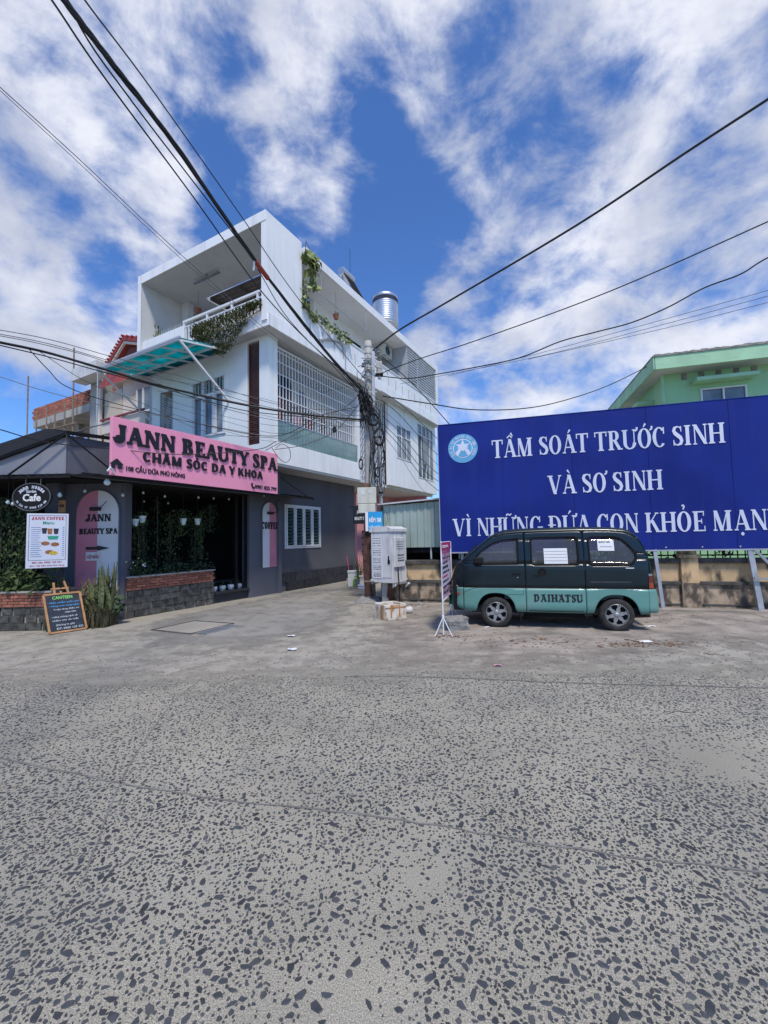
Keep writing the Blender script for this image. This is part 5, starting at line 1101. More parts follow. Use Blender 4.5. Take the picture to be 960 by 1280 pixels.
MB().box(3.2, 3.4, 11.8, 15.4, 7.99, 9.6).build('wall', 'oldbrick', **UK); MB().box(2.7, 6, 11.6, 15.7, 9.601, 9.75).build('roof_slab', 'rawcon', **UK)
MB().box(2.2, 2.35, 11.8, 13.2, 7.99, 9.3).build('wall', 'oldbrick', **UK)
MB().box(3.5, 3.7, 11.7, 17, 3.9, 7.61).build('wall', 'oldbrick', **UK); MB().box(1.6, 9, 11.7, 17, 3.6, 3.88).build('floor_slab', 'rawcon', **UK)
for y in (12.0, 14.3, 16.7): MB().box(1.8, 2.05, y, y + .25, 3.881, 7.61).build('column', 'rawcon', **UK)
MB().box(3.45, 3.49, 12.6, 13.5, 5.4, 7.0).build('window_opening', 'dark', **UK); MB().box(3.45, 3.49, 14.6, 15.6, 5.4, 7.0).build('window_opening', 'dark', **UK)
MB().box(1.0, 1.5, 10.85, 11.65, 0, 8.85).build('column', 'rawcon', **UK)
MB().box(.9, 1.0, 10.66, 10.84, 0, 8.45).build('pipe_casing', 'cream', **UK)
for i, (y, z1) in enumerate(((16.9, 10.2), (15.9, 8.2), (14.9, 8.4), (14.1, 8.0), (13.2, 8.2), (12.5, 10.6))): MB().tube([(.75, y, 4.0), (.72, y + .05, z1)], .035, 5).build('scaffold_pole', 'bamboo', **UK)
for z in (5.3, 6.4, 7.1): MB().tube([(.7, 12.2, z), (.72, 17.1, z + .1)], .03, 5).build('scaffold_pole', 'bamboo', **UK)
for (a, b) in (((.66, 12.3, 5.2), (.66, 14.8, 7.3)), ((.66, 14.8, 5.2), (.66, 16.8, 7.3))): MB().tube([a, b], .028, 5).build('scaffold_brace', 'bamboo', **UK)
for i in range(7): MB().tube([(3.4 + i * .02, 12 + i * .5, 9.75), (3.4, 12 + i * .5, 10.0 + .5 * (i % 2))], .02, 4).build('starter_bar', 'bamboo', **UK)
ch = thing('cream_house', 'cream plastered house with a red tiled gable behind the teal awning', 'house', (1, 8.5, 0), FH); CK = dict(parent=ch, fr=FH)
MB().box(1.05, 8, 6.5, 10.6, 0, 6.1).build('wall', 'beige', **CK); MB().box(1.06, 8, 9.3, 10.62, 6.1, 8.2).build('wall', 'beige', **CK)
MB().box(1.08, 8, 6.5, 9.29, 6.1, 8.42).build('wall', 'cream', **CK)
MB().box(.75, 8, 6.5, 9.9, 8.42, 8.54).build('balcony_slab', 'cream', **CK)
MB().box(.26, .34, 6.5, 9.4, 6.62, 6.68).build('lintel', 'redtile', **CK); MB().box(.35, 1.04, 6.5, 9.4, 6.1, 6.6).build('balcony_band', 'cream', **CK)
ww = MB().box(1.0, 1.07, 6.6, 8.2, 6.9, 6.98).build('window', 'alum', **CK)
for y in (6.6, 7.1, 7.7, 8.12): MB().box(.99, 1.075, y, y + .08, 6.65, 7.9).build('frame', 'alum', ww, FH)
MB().box(1.03, 1.076, 6.65, 8.15, 6.65, 7.9).build('pane', 'glass', ww, FH)
w3 = MB().box(.98, 1.04, 6.6, 7.9, 5.9, 5.98).build('window', 'alum', **CK); MB().box(1.0, 1.045, 6.7, 7.8, 4.4, 5.9).build('pane', 'glass', w3, FH)
for y in (6.6, 7.15, 7.82): MB().box(.97, 1.04, y, y + .08, 4.4, 5.9).build('frame', 'alum', w3, FH)
a, b, c = FH.x(133, 458, 1.2), FH.x(153, 425, 1.2), FH.x(182, 434, 1.2); zb = a.z
def gable_strip(p, q, dx0, dx1, th, m, nm): 
    MB().prism([(p[1], p[2]), (q[1], q[2]), (q[1], q[2] + th), (p[1], p[2] + th)], (0, 0, 0), Y, Z, X, dx0, dx1).build(nm, m, **CK)
MB().prism([(a.y, a.z - .5), (b.y, b.z - .15), (b.y - 3.2, a.z - .5)], (0, 0, 0), Y, Z, X, 1.5, 1.7).build('gable_wall', 'brown', **CK)
gable_strip(a, b, 1.2, 4, .16, 'redtile', 'roof'); gable_strip(b, V((0, b.y - 3.2, a.z - .1)), 1.2, 4, .16, 'redtile', 'roof')
gable_strip(a - Z * .12, b - Z * .12, 1.25, 1.35, .10, 'cream', 'bargeboard'); gable_strip(b - Z * .12, V((0, b.y - 3.2, a.z - .22)), 1.25, 1.35, .10, 'cream', 'bargeboard')
for i in range(9):
    f = i / 9; q = a.lerp(b, f); MB().tube([(1.15, q.y, q.z + .19), (3.9, q.y, q.z + .19)], .055, 6).build('tile', 'redtile', **CK)
    q = b.lerp(V((0, b.y - 3.2, a.z - .1)), f); MB().tube([(1.15, q.y, q.z + .19), (3.9, q.y, q.z + .19)], .055, 6).build('tile', 'redtile', **CK)
p0, p1 = FH.x(135, 492, .2), FH.x(156, 478, .2)
for i in range(6): MB().add([(.15, p0.y - .32 * i, 8.5), (.15, p0.y - .32 * i - .3, 8.5), (-.35 + .2, p0.y - .32 * i - .3, 7.7), (-.35 + .2, p0.y - .32 * i, 7.7), (.25, p0.y - .32 * i, 8.5), (.25, p0.y - .32 * i - .3, 8.5)], [(0, 1, 2, 3), (4, 5, 2, 3)]).build('tile', 'redtile', **CK)
q = FH.x(112, 466, .6); MB().box(.3, .9, q.y - 1.1, q.y + .9, q.z - .30, q.z + .22).build('concrete_gutter', 'cabin', **CK)
MB().box(-.3, 8, 6.32, 6.48, 0, 6.0).build('party_wall', 'beige', **CK)

# ================================================================ POLE, CABINET AND CABLES
PX, PY = -.43, 11.78
pole = thing('utility_pole', 'tall round concrete utility pole crowded with cables at the alley mouth', 'utility pole', (PX, PY, 0))
PT = FW.y(460, 427, PY); 
def pp(z): f = z / PT.z; return V((PX + (PT.x - PX) * f, PY, z))
MB().tube([pp(z) - V((PX, PY, 0)) for z in (0, 1.5, 3, 4.5, 6, PT.z)], [.155, .145, .13, .12, .108, .095], 18).build('shaft', 'poleg', pole, smooth=True)
for z in (7.15, 6.95, 6.75, 6.3, 5.9, 5.55, 5.1, 4.6, 3.1, 2.75): q = pp(z) - V((PX, PY, 0)); r_ = .155 - .06 * z / 7.3 + .008; MB().lathe(q, [(r_, -.02), (r_, .02)], 16).build('band', 'steel', pole)
sp_ = thing('steel_post', 'slim weathered steel post standing behind the concrete pole', 'post', (PX + .36, PY + .25, 0)); MB().tube([(0, 0, 0), (-.02, 0, 4.9)], .055, 8).build('shaft', 'steel', sp_)
for z in (1.2, 3.0, 4.6): MB().lathe((-.01, 0, z), [(.063, -.025), (.063, .025)], 10).build('band', 'vtrim', sp_)
q = lambda u, v, y=PY - .16: FW.y(u, v, y)
MB().bar(q(468, 640) - V((PX, PY, 0)), q(466.5, 436) - V((PX, PY, 0)), .085, .06).build('steel_channel', 'steel', pole)
for (u, v) in ((466, 447), (466, 458), (466, 470), (466, 490)): a = q(u, v) - V((PX, PY, 0)); MB().box(a.x - .32, a.x + .12, a.y - .02, a.y + .02, a.z - .02, a.z + .02).build('cross_arm', 'steel', pole)
for (u, v) in ((454, 456), (456, 470), (472, 462), (474, 472), (470, 436), (473, 439), (456, 452)): a = q(u, v, PY - .2) - V((PX, PY, 0)); MB().lathe(a, [(.02, -.05), (.045, -.04), (.03, 0), (.045, .04), (.02, .05)], 10).build('insulator', 'cl4', pole)
t = thing('splice_box', 'grey upright splice closure strapped high on the pole under the air conditioner', 'junction box', q(474, 468)); MB().box(-.09, .09, -.07, .07, 0, .36).build('body', 'poleg', t, bev=.02); MB().box(-.11, .11, -.09, .09, -.04, 0).build('base', 'vtrim', t)
a = q(447, 641.5, PY - .34); b = q(470, 609, PY - .34); mx = thing('meter_box', 'cream electricity meter box strapped to the pole', 'meter box', ((a.x + b.x) / 2, PY - .25, a.z))
w2_ = (b.x - a.x) / 2; hh = b.z - a.z
MB().box(-w2_, w2_, -.1, .1, hh * .37, hh).build('upper_box', 'meter', mx, bev=.012); MB().box(-w2_ + .02, w2_ - .03, -.1, .1, 0, hh * .36).build('lower_box', 'meter', mx, bev=.012)
MB().box(-.16, -.05, -.106, -.1, hh * .72, hh * .86).build('window', 'cabin', mx); MB().box(.05, .14, -.106, -.1, hh * .78, hh * .88).build('window', 'cabin', mx)
# tangled cable clump and coils on the pole
rw = random.Random(9)
tg = thing('cable_tangle', 'thick black tangle of telephone cables lashed to the upper pole', 'cables', q(458, 530))
mb = MB()
for i in range(46):
    P = []; u, v = rw.uniform(446, 462), rw.uniform(478, 500)
    for k in range(6):
        P.append(FW.y(u, v, PY - .2 - rw.random() * .2)); u += rw.gauss(1.2, 3.2); v += rw.uniform(3, 11); u = min(max(u, 450), 474)
    mb.tube(smooth_pts(P, 3), rw.choice((.008, .011, .015)), 4, False)
mb.build('cable', 'cable', tg, FW, recalc=False)
mb = MB()
for i in range(16):
    P = []; u, v = rw.uniform(458, 478), rw.uniform(520, 560)
    for k in range(6): P.append(FW.y(u, v, PY - .22 - rw.random() * .1)); u += rw.gauss(0, 3); v += rw.uniform(4, 22); u = min(max(u, 462), 481)
    mb.tube(smooth_pts(P, 3), rw.choice((.007, .01)), 4, False)
mb.build('cable', 'cable', tg, FW, recalc=False)
mb = MB()
for i in range(10):
    P = [FW.y(rw.uniform(448, 474), rw.uniform(436, 520), PY - .25 - rw.random() * .1) for _ in range(1)]
    for k in range(4): a = P[-1]; P.append(a + V((rw.gauss(0, .12), rw.gauss(0, .04), rw.uniform(-.28, .08))))
    mb.tube(smooth_pts(P, 4), .008, 4, False)
mb.build('loose_cable', 'cableg', tg, FW, recalc=False)
for (u, v, r_, rz, lab) in ((466, 524.5, .15, .17, 'round black cable coil hung in the middle of the pole'), (474, 546, .14, .24, 'taller oval black cable coil hung right of the pole below the round one'), (472, 590, .06, .14, 'small black cable coil on the right of the pole above the meter box'), (451, 580, .05, .14, 'small drooping black cable loop on the left side of the pole')):
    c = FW.y(u, v, PY - .30); t = thing('cable_coil', lab, 'cable coil', c, FW, 0, 'coils of spare cable on the pole'); mb = MB()
    for k in range(9 if r_ > .1 else 4):
        s_ = rw.uniform(.82, 1.08); ph = rw.random(); mb.tube([V((r_ * s_ * math.cos(j * .3307 + ph), rw.uniform(-.03, .03), rz * s_ * math.sin(j * .3307 + ph))) for j in range(20)], .012, 5, False)
    mb.build('cable', 'cable', t, recalc=False); MB().tube([(0, .02, rz), (0, .1, rz + .1)], .01, 4).build('tie', 'cable', t)
# conduits running down the pole
cdu = thing('conduit_bundle', 'bundle of rusty brown cable conduits running down the front of the pole', 'conduits', (PX - .05, PY - .3, 0))
for i in range(5):
    dx = -.13 + .05 * i; MB().tube(smooth_pts([FW.y(459 + dx * 28, 604, PY - .26), FW.y(460 + dx * 30, 650, PY - .3), FW.y(459 + dx * 32, 700, PY - .32), FW.y(460.5 + dx * 32, 728, PY - .3), FW.y(463 + dx * 34, 752, PY - .25)], 5), .024 if i % 2 else .03, 7).build('conduit', 'conduit', cdu, FW, smooth=True)
for i in range(4):
    MB().tube(smooth_pts([FW.y(486 + i * 2.2, 725, 10.95), FW.y(486 + i * 2, 735, 10.95), FW.y(484 + i * 2, 752, 11.2)], 4), .03, 7).build('conduit', 'conduit', cdu, FW, smooth=True)
mb = MB(); mb.lathe(V((PX - .02, PY - .1, 0)), [(.42, 0), (.30, .10), (.18, .16), (0, .17)], 12); mb.build('pole_footing', 'rock', pole, FW)
# transformer cabinet on its bracket
cb = thing('telecom_cabinet', 'grey steel street cabinet covered with paper adverts on a bracket beside the pole', 'cabinet', (.12, 11.2, 0))
_q = FW.z(464.5, 725, .62); FC = Frame((_q.x, _q.y, 0), R(-36)); Wc, Dc = .68, .66; zb, zt = .64, 1.97
MB().box(0, Wc, 0, Dc, zb, zt - .1).build('body', 'cabin', cb, FC, bev=.012); MB().box(-.03, Wc + .03, -.03, Dc + .03, zt - .1, zt - .03).prism([(-.03, zt - .03), (Wc + .03, zt - .03), (Wc * .75, zt + .04), (Wc * .25, zt + .04)], (0, 0, 0), X, Z, Y, -.03, Dc + .03).build('roof', 'cabin', cb, FC)
MB().box(-.02, Wc + .02, -.02, Dc + .02, zb - .07, zb - .001).build('plinth', 'cabin', cb, FC); MB().box(.02, Wc - .04, -.012, -.001, zb + .06, zt - .16).build('door', 'cabin', cb, FC, bev=.003); MB().tube([(Wc - .10, -.03, 1.25), (Wc - .10, -.03, 1.10)], .016, 6).box(Wc - .13, Wc - .07, -.03, -.012, 1.05, 1.15).build('handle', 'vtrim', cb, FC)
for i, (z0, z1, x0, x1) in enumerate(((1.45, 1.74, .05, .36), (1.22, 1.42, .05, .37), (1.04, 1.2, .06, .36), (.86, 1.02, .05, .37), (.68, .84, .06, .36))):
    s1 = MB().box(x0, x1, -.0165, -.0125, z0, z1).build('paper_advert', 'paper', cb, FC)
    for k in range(4 if i == 0 else 3):
        mb = MB(); zz = z1 - .045 - k * (z1 - z0 - .03) / (4 if i == 0 else 3); sans(mb, ('KHOAN CẮT BÊ TÔNG', 'HÚT HẦM CẦU', '0905 443 251', 'RÚT HẦM')[(k + i) % 4], (x0 + .02, -.0165, zz), X, Z, -Y, x1 - x0 - .05, .03 if i < 3 else .038, .002, .03); mb.build('lettering', 'ink', s1, FC)
MB().box(Wc + .001, Wc + .05, .05, .52, .96, 1.72).build('side_box', 'cabin', cb, FC, bev=.01); 
mb = MB()
for k in range(4): mb.box(Wc + .05, Wc + .054, .12, .44, 1.42 + k * .06, 1.43 + k * .06)
mb.build('vent_slot', 'ink', cb, FC)
for k, tx in enumerate(('KHOAN', 'CẮT', '0905')): mb = MB(); sans(mb, tx, (Wc + .051, .16, 1.24 - k * .07), Y, Z, X, .3, .045, .002, .04); mb.build('lettering', 'ink', cb, FC)
MB().tube([(Wc + .03, .2, .96), (Wc + .05, .2, .5), (Wc + .02, .25, .1)], .014, 5).build('cable', 'vtrim', cb, FC)
MB().bar((.0, .02, zb - .1), (-.0, .7, zb - .1), .06, .05).bar((Wc, .02, zb - .1), (Wc, .7, zb - .1), .06, .05).build('bracket_arm', 'steel', cb, FC)
MB().bar((.05, .5, .12), (Wc + .02, .05, zb - .12), .07, .05).build('bracket_brace', 'cabin', cb, FC); MB().bar((.25, .75, .1), (Wc + .1, .6, zb - .12), .06, .05).build('bracket_brace', 'cabin', cb, FC)
MB().bar((-.22, -.02, zb - .06), (.1, -.02, zb - .05), .03, .03).build('bracket_bar', 'bamboo', cb, FC); MB().box(.22, .40, .15, .35, 0, zb - .07).build('stub_column', 'poleg', cb, FC)
# blue street sign on the pole
a = FW.y(457, 664, PY - .42); b = FW.y(478, 639.5, PY - .42); bsn = thing('blue_street_sign', 'small bright blue street name plate on the pole above the cabinet', 'sign', (a.x, PY - .42, a.z)); ws, hs = b.x - a.x, b.z - a.z
MB().box(0, ws, -.006, .006, 0, hs).build('plate', 'cyan', bsn); MB().box(.0, .07, -.012, -.0065, .0, hs).build('white_band', 'paper', bsn)
mb = MB(); sans(mb, 'HẺM 108', (.10, -.0065, hs * .45), X, Z, -Y, ws - .14, hs * .32, .003, .04); mb.build('lettering', 'paper', bsn); mb = MB(); sans(mb, 'CẦU DỨA', (.10, -.0065, hs * .14), X, Z, -Y, ws - .14, hs * .18, .003, .03); mb.build('lettering', 'paper', bsn)
# styrofoam box and bottle
FB = Frame(G(481.5, 776), R(28)); FB = Frame(FB.w((0, .5, 0)), R(28)); fb = thing('foam_box', 'open rust stained white styrofoam box on the ground before the cabinet', 'box', (.2, -.25, 0), FB)
bw_, bd, bh_ = .50, .52, .31; th = .045
for q in ((0, bw_, -bd + .0, -bd + th), (0, bw_, -th, 0), (0, th, -bd + th, -th), (bw_ - th, bw_, -bd + th, -th)): MB().box(q[0], q[1], q[2], q[3], .03, bh_).build('side', 'foam', fb, FB, bev=.006)
MB().box(.0, bw_, -bd, 0, 0, .029).build('bottom', 'foam', fb, FB)
mb = MB(); mb.box(-.008, bw_ + .008, -bd - .008, -bd + .001, bh_ - .07, bh_ - .045).box(.12, .15, -bd - .006, -bd + .001, .05, bh_).box(.32, .35, -bd - .006, -bd + .001, .05, bh_); mb.build('tape', 'oak', fb, FB)
mb = MB(); leaves(mb, [(rf.uniform(.08, .42), -rf.uniform(.1, .4), .17 + rf.random() * .06) for _ in range(30)], .08, rf); mb.build('rubbish', 'paper', fb, FB, recalc=False)
c = G(509, 767); tag(MB().lathe((0, 0, 0), [(0, -.14), (.03, -.14), (.075, -.10), (.08, .08), (.07, .12), (0, .12)], 14, 'X').build('plastic_bottle', 'cabin', None, Frame((c.x, c.y, .08), R(10)), True), 'crushed silvery plastic tub lying right of the foam box', 'tub')
# ---- overhead cables: (u, v, distance)
def wire(label, pts, r, m='cable', name='power_cable', grp='overhead cables', n=12):
    P = [FW.y(u, v, y) for u, v, y in pts]; P = smooth_pts(P, n) if len(P) > 2 else P
    if pts[-1][0] > 1000: P.append(P[-1] + (P[-1] - P[-2]).normalized() * 14)       # runs on past the frame
    if pts[0][0] < 0 or pts[0][1] < 0: P.insert(0, P[0] + (P[0] - P[1]).normalized() * 14)
    return tag(MB().tube(P, r, 6, False).build(name, m, recalc=False), label, 'cable', grp)
bun = thing('cable_bundle', 'thick twisted bundle of black cables crossing from the upper left to the pole', 'cable', FW.y(330, 345, 9.3))
main = [(40, -60, 3.6), (82, 2, 4.1), (150, 92, 5.0), (225, 190, 6.2), (322, 330, 8.9), (400, 430, 10.6), (455, 492, 11.5)]
for i in range(5):
    P = smooth_pts([FW.y(u + rw.gauss(0, .4), v, y) for u, v, y in main], 14); ph = i * 1.257; Q = []
    P = [P[0] + (P[0] - P[1]).normalized() * (14 - d_) for d_ in (0, 7)] + P
    for k, p in enumerate(P): t = k * .35 + ph; Q.append(p + V((math.cos(t) * .022, 0, math.sin(t) * .022)))
    MB().tube(Q, .017, 6, False).build('strand', 'cable', bun, FW, recalc=False)
P = smooth_pts([FW.y(u, v, y - .03) for u, v, y in ((319, 326, 8.85), (326, 336, 9.0), (335, 348, 9.25))], 4); MB().tube(P, .052, 8).build('joint_sleeve', 'joint', bun, FW)
q0 = FW.y(318, 326, 8.8); MB().tube([q0, q0 + V((-.02, 0, -.22))], .02, 6).build('clip', 'alum', bun, FW)
wire('black cable running below and left of the thick bundle from the top edge', [(20, -60, 3.8), (66, 2, 4.3), (130, 96, 5.2), (240, 244, 7.0), (330, 368, 9.2), (400, 440, 10.8), (456, 486, 11.6)], .013)
wire('thinner black cable joining the bundle halfway from above its left side', [(60, -60, 3.9), (104, 40, 4.7), (160, 120, 5.4), (230, 212, 6.6), (318, 326, 8.85), (390, 420, 10.4), (452, 494, 11.5)], .012)
wire('slim black cable to the right of the thick bundle crossing the side panel', [(70, -60, 3.6), (106, 0, 4.0), (190, 112, 5.4), (300, 268, 8.0), (372, 372, 9.8), (456, 474, 11.6)], .010)
wire('dark cable sagging from the thick bundle across the side panel to the pole', [(322, 336, 9.0), (360, 398, 9.9), (415, 456, 11.0), (456, 500, 11.6)], .010)
wire('grey twin cable from the left edge crossing the open terrace', [(-20, 92, 6.5), (0, 109, 6.7), (100, 200, 7.8), (190, 285, 9.0), (275, 362, 10.2), (350, 425, 11.0), (452, 488, 11.7)], .008, 'cableg')
wire('faint grey cable just beneath the twin cable over the open terrace', [(-20, 95, 6.5), (0, 113, 6.7), (100, 205, 7.8), (190, 290, 9.0), (275, 367, 10.2), (350, 430, 11.0), (452, 494, 11.7)], .006, 'cableg')
wire('heavy black cable from the left edge passing under the teal awning', [(-20, 424, 7.5), (0, 428, 7.7), (60, 441, 8.4), (125, 460, 9.0), (200, 482, 9.9), (300, 505, 10.8), (380, 518, 11.3), (455, 525, 11.65)], .026)
wire('second black cable under the awning close below the heavy one', [(-20, 427, 7.5), (60, 446, 8.4), (125, 464, 9.0), (200, 484, 9.9), (300, 512, 10.8), (380, 521, 11.3), (455, 527, 11.65)], .011)
for i, (v0, v1, v2, v3, lab) in enumerate(((412, 436, 466, 500, 'highest thin cable from the left edge under the awning tip'), (417, 442, 474, 506, 'second highest thin cable from the left edge under the awning tip'), (419, 445, 490, 520, 'third thin cable from the left edge sagging over the front window'))):
    wire(lab, [(-20, v0 - 3, 7.2), (60, (v0 + v1) / 2, 8.0), (140, v1 + 10, 9.2), (260, v2 + 14, 10.5), (360, v3 + 8, 11.2), (455, v3 + 14, 11.6)], .007, 'cableg')
wire('loose cable dropping from the heavy left cable across the cream house', [(34, 434, 8.1), (60, 462, 8.6), (85, 484, 9.2), (150, 506, 10), (250, 530, 10.8), (345, 545, 11.2), (400, 520, 11.4), (448, 508, 11.6)], .009)
wire('thin cable spreading down from the heavy left cable to the front window', [(50, 440, 8.3), (110, 478, 9.4), (180, 505, 10), (260, 540, 10.6), (350, 548, 11.1)], .006, 'cableg')
wire('cable from the left edge crossing the unfinished building', [(-20, 467, 9), (0, 471, 9), (50, 487, 9.3), (120, 505, 9.8), (200, 520, 10.4), (330, 545, 11.0)], .008, 'cableg')
wire('low cable running along the dark cafe roof to the pink sign', [(-20, 533, 7.0), (0, 537, 7.1), (60, 553, 7.7), (140, 561, 8.6), (230, 568, 9.3), (320, 562, 10.2), (345, 552, 10.6)], .010)
wire('pale cable rising from the cafe roof to the concrete column', [(84, 544, 8.45), (110, 535, 9.2), (140, 527, 10.4), (172, 512, 12)], .013, 'cableg')
for i in range(6):
    v = 492 + i * 9.5; wire(('topmost', 'second', 'third', 'fourth', 'fifth', 'lowest')[i] + ' of the six thin wires strung across the front wall to the glass balcony', [(186 + i * 6, v - 22, 11.4), (280, v - 2 + rw.uniform(-2, 2), 11.2), (350, v + 12, 11.3), (400 + i * 4, 524 + i * 1.2, 11.5)], .005, 'cable')
wire('looping cable hanging between the balcony band and the pink sign', [(345, 560, 11.0), (352, 555, 11.1), (361, 560, 11.2), (363, 572, 11.2), (357, 578, 11.1), (348, 572, 11.0), (340, 560, 10.9)], .008, n=6)
wire('diagonal cable rising from the pink sign across the glass balcony to the pole', [(332, 563, 10.8), (365, 545, 11.1), (405, 522, 11.3), (430, 510, 11.5), (450, 492, 11.6)], .009)
wire('second diagonal cable across the glass balcony with a black splice', [(343, 562, 10.9), (380, 556, 11.1), (417, 540, 11.4), (440, 516, 11.5), (452, 500, 11.6)], .009)
tag(MB().lathe((0, 0, 0), [(0, -.09), (.05, -.07), (.055, .05), (.02, .09), (0, .09)], 10).build('cable_splice', 'cable', None, Frame(FW.y(418, 537, 11.35), 0)), 'black lump shaped cable splice hanging before the balcony glass', 'cable splice')
# right side
wire('thick black cable rising from the pole top to the upper right edge', [(466, 438, 11.6), (500, 412, 11.2), (560, 377, 10.4), (720, 282, 8.4), (860, 189, 7.2), (960, 124, 6.5), (1040, 72, 6.0)], .022)
wire('second black cable rising right from the pole, thinner than the top one', [(468, 470, 11.6), (520, 450, 11.2), (600, 424, 10.3), (760, 365, 8.8), (960, 277, 7.2), (1040, 240, 6.7)], .012)
wire('wavy black cable rising right below the straight ones', [(474, 470, 11.6), (510, 473, 11.2), (545, 468, 10.8), (600, 458, 10.2), (650, 447, 9.7), (700, 427, 9.2), (745, 415, 8.8), (790, 403, 8.5), (835, 384, 8.1), (880, 360, 7.8), (925, 343, 7.4), (960, 322, 7.2), (1040, 285, 6.8)], .013)
wire('upper of two faint grey wires rising right below the wavy cable', [(560, 470, 10.8), (680, 440, 9.8), (820, 402, 8.6), (960, 363, 7.6), (1040, 341, 7.2)], .005, 'cableg')
wire('middle faint grey wire rising right below the wavy cable', [(500, 480, 11.3), (560, 468, 10.8), (680, 444, 9.8), (820, 408, 8.6), (960, 370, 7.6), (1040, 348, 7.2)], .005, 'cableg')
wire('lowest faint grey wire rising right below the wavy cable', [(660, 449, 10), (820, 413, 8.6), (960, 378, 7.6), (1040, 357, 7.2)], .005, 'cableg')
wire('sagging cable from the pole to the roof of the green house', [(478, 495, 11.6), (540, 505, 12), (590, 512, 12.4), (650, 511, 13), (700, 502, 13.6), (760, 482, 14.4), (820, 452, 15), (836, 441, 15.2)], .016)
wire('straight black cable dropping from the pole head to behind the billboard', [(478, 446, 11.6), (520, 484, 11.9), (566, 535, 12.2)], .012)
for i, (a, b, c, lab) in enumerate(((488, 540, 572, 'highest'), (500, 560, 590, 'second'), (512, 572, 603, 'third'), (520, 585, 610, 'fourth'), (530, 596, 616, 'fifth'), (536, 606, 630, 'sixth and lowest'), (546, 622, 642, 'thin pale'))):
    wire(lab + ' of the wires fanning down from the pole past the right block windows', [(476 + i * .8, a, 11.6), (500, a + (b - a) * .32, 11.8), (530, b - 8, 12.1), (570, c, 12.4)], .008 if i not in (2, 6) else .005, 'cable' if i < 6 else 'cableg')
wire('short thin wire looping at the right of the pole beside the blue plate', [(474, 650, 11.5), (482, 640, 11.4), (484, 650, 11.4), (480, 660, 11.4), (474, 655, 11.5)], .005, n=6)

# ================================================================ BOUNDARY WALL, SHED, BILLBOARD
bw = thing('boundary_wall', 'stained ochre boundary wall with pillars and an iron railing behind the van', 'wall', (0, .15, 0), FS)
WK = dict(parent=bw, fr=FS)
px_ = [-6.95, -3.52, -.07, 3.4, 6.9, 10.4]
for a, b in zip(px_, px_[1:]):
    MB().box(a + .18, b - .18, .05, .25, 0, .52).build('base_panel', 'wallt', **WK); MB().box(a + .18, b - .18, .07, .23, .60, 1.0).build('upper_panel', 'wallp', **WK)
    MB().box(a + .18, b - .18, .0, .27, .521, .60).build('cornice', 'cop', **WK, bev=.01); MB().box(a + .18, b - .18, -.01, .28, 1.0, 1.11).build('coping', 'cop', **WK, bev=.012)
    MB().box(a + .18, b - .18, .03, .05, .08, .10).build('crack_line', 'cop', **WK)
    if a < -6: continue
    rl = MB().box(a + .18, b - .18, .13, .16, 1.16, 1.19).build('railing', 'vtrim', **WK); MB().box(a + .18, b - .18, .13, .16, 1.78, 1.81).build('rail', 'vtrim', rl, FS)
    if b < 8:
        n = 22; src = MB().box(-.009, .009, .136, .154, 1.11, 1.95).build('bar', 'vtrim', rl, FS)
        base = src.location.copy(); d = WM[rl.name].inverted() @ FS.M
        for i in range(n):
            o = src if i == 0 else src.copy()
            if i: col.objects.link(o); par(o, rl)
            o.location = (d.to_3x3() @ V((a + .28 + (b - a - .5) * i / (n - 1), 0, 0)))
for a in px_:
    MB().box(a - .18, a + .18, -.03, .30, 0, .56).build('pillar_base', 'wallt', **WK, bev=.01); MB().box(a - .17, a + .17, -.02, .29, .561, 1.12).build('pillar', 'wallp', **WK, bev=.01)
    MB().box(a - .21, a + .21, -.06, .33, 1.121, 1.20).build('pillar_cap', 'wallp', **WK, bev=.01); MB().box(a - .15, a + .15, 0, .27, 1.201, 1.9).build('pillar_head', 'wallp', **WK)
# kerb strip at the wall foot
tag(MB().box(-7.2, 12, -.35, -.02, .0, .025).build('wall_footing', 'verge', None, FS), kind='structure')
for i, (x, w_2) in enumerate(((-6.5, .18), (-6.1, .1), (-5.3, .16), (-4.9, .09))):
    MB(); tag(MB().lathe((0, 0, 0), [(w_2, 0), (w_2 * .9, .04), (w_2 * .5, .07), (0, .08)], 6).build('rubble', 'rock', None, Frame(FS.w((x, -.3 - .05 * i, 0)), i)), ('flat lump of rubble at the wall foot nearest the cabinet', 'small rubble chip second from the cabinet at the wall foot', 'lump of rubble at the wall foot left of the banner', 'small rubble chip behind the banner at the wall foot')[i], 'rubble')
# shed of pale green corrugated sheets
sd_ = thing('corrugated_shed', 'shed walled with pale green corrugated sheets beside the billboard', 'shed', (-5.6, .6, 1.4), FS)
def corr(x0, x1, z0, z1, y, o='x'):
    n = int((x1 - x0) / .03); rows = [[], []]
    for i in range(n + 1):
        t = x0 + (x1 - x0) * i / n; dy = (.018 if i % 6 in (0, 1, 2) else 0); p = (t, y - dy) if o == 'x' else (y + dy * -1, t)
        rows[0].append((p[0], p[1], z0)); rows[1].append((p[0], p[1], z1))
    return MB().grid(rows)
x = -7.22; i = 0
while x < -3.0: corr(x, x + .40, 1.44 + .0 * i, 2.60 + .018 * i, .34 - .004 * (i % 2)).build('sheet', 'corr', sd_, FS, recalc=False); x += .385; i += 1
for i in range(6): corr(.36 + i * .6, .98 + i * .6, 1.2, 2.6, -7.235, 'y').build('sheet', 'corr', sd_, FS, recalc=False)
plate([FS.w(p) for p in ((-7.36, .2, 2.62), (-2.9, .2, 2.86), (-2.9, 4, 2.95), (-7.36, 4, 2.85))], (0, 0, .035)).build('roof', 'sheet', sd_, FW)
MB().box(-7.2, -3, .40, .46, 1.3, 1.44).build('rail', 'vtrim', sd_, FS)
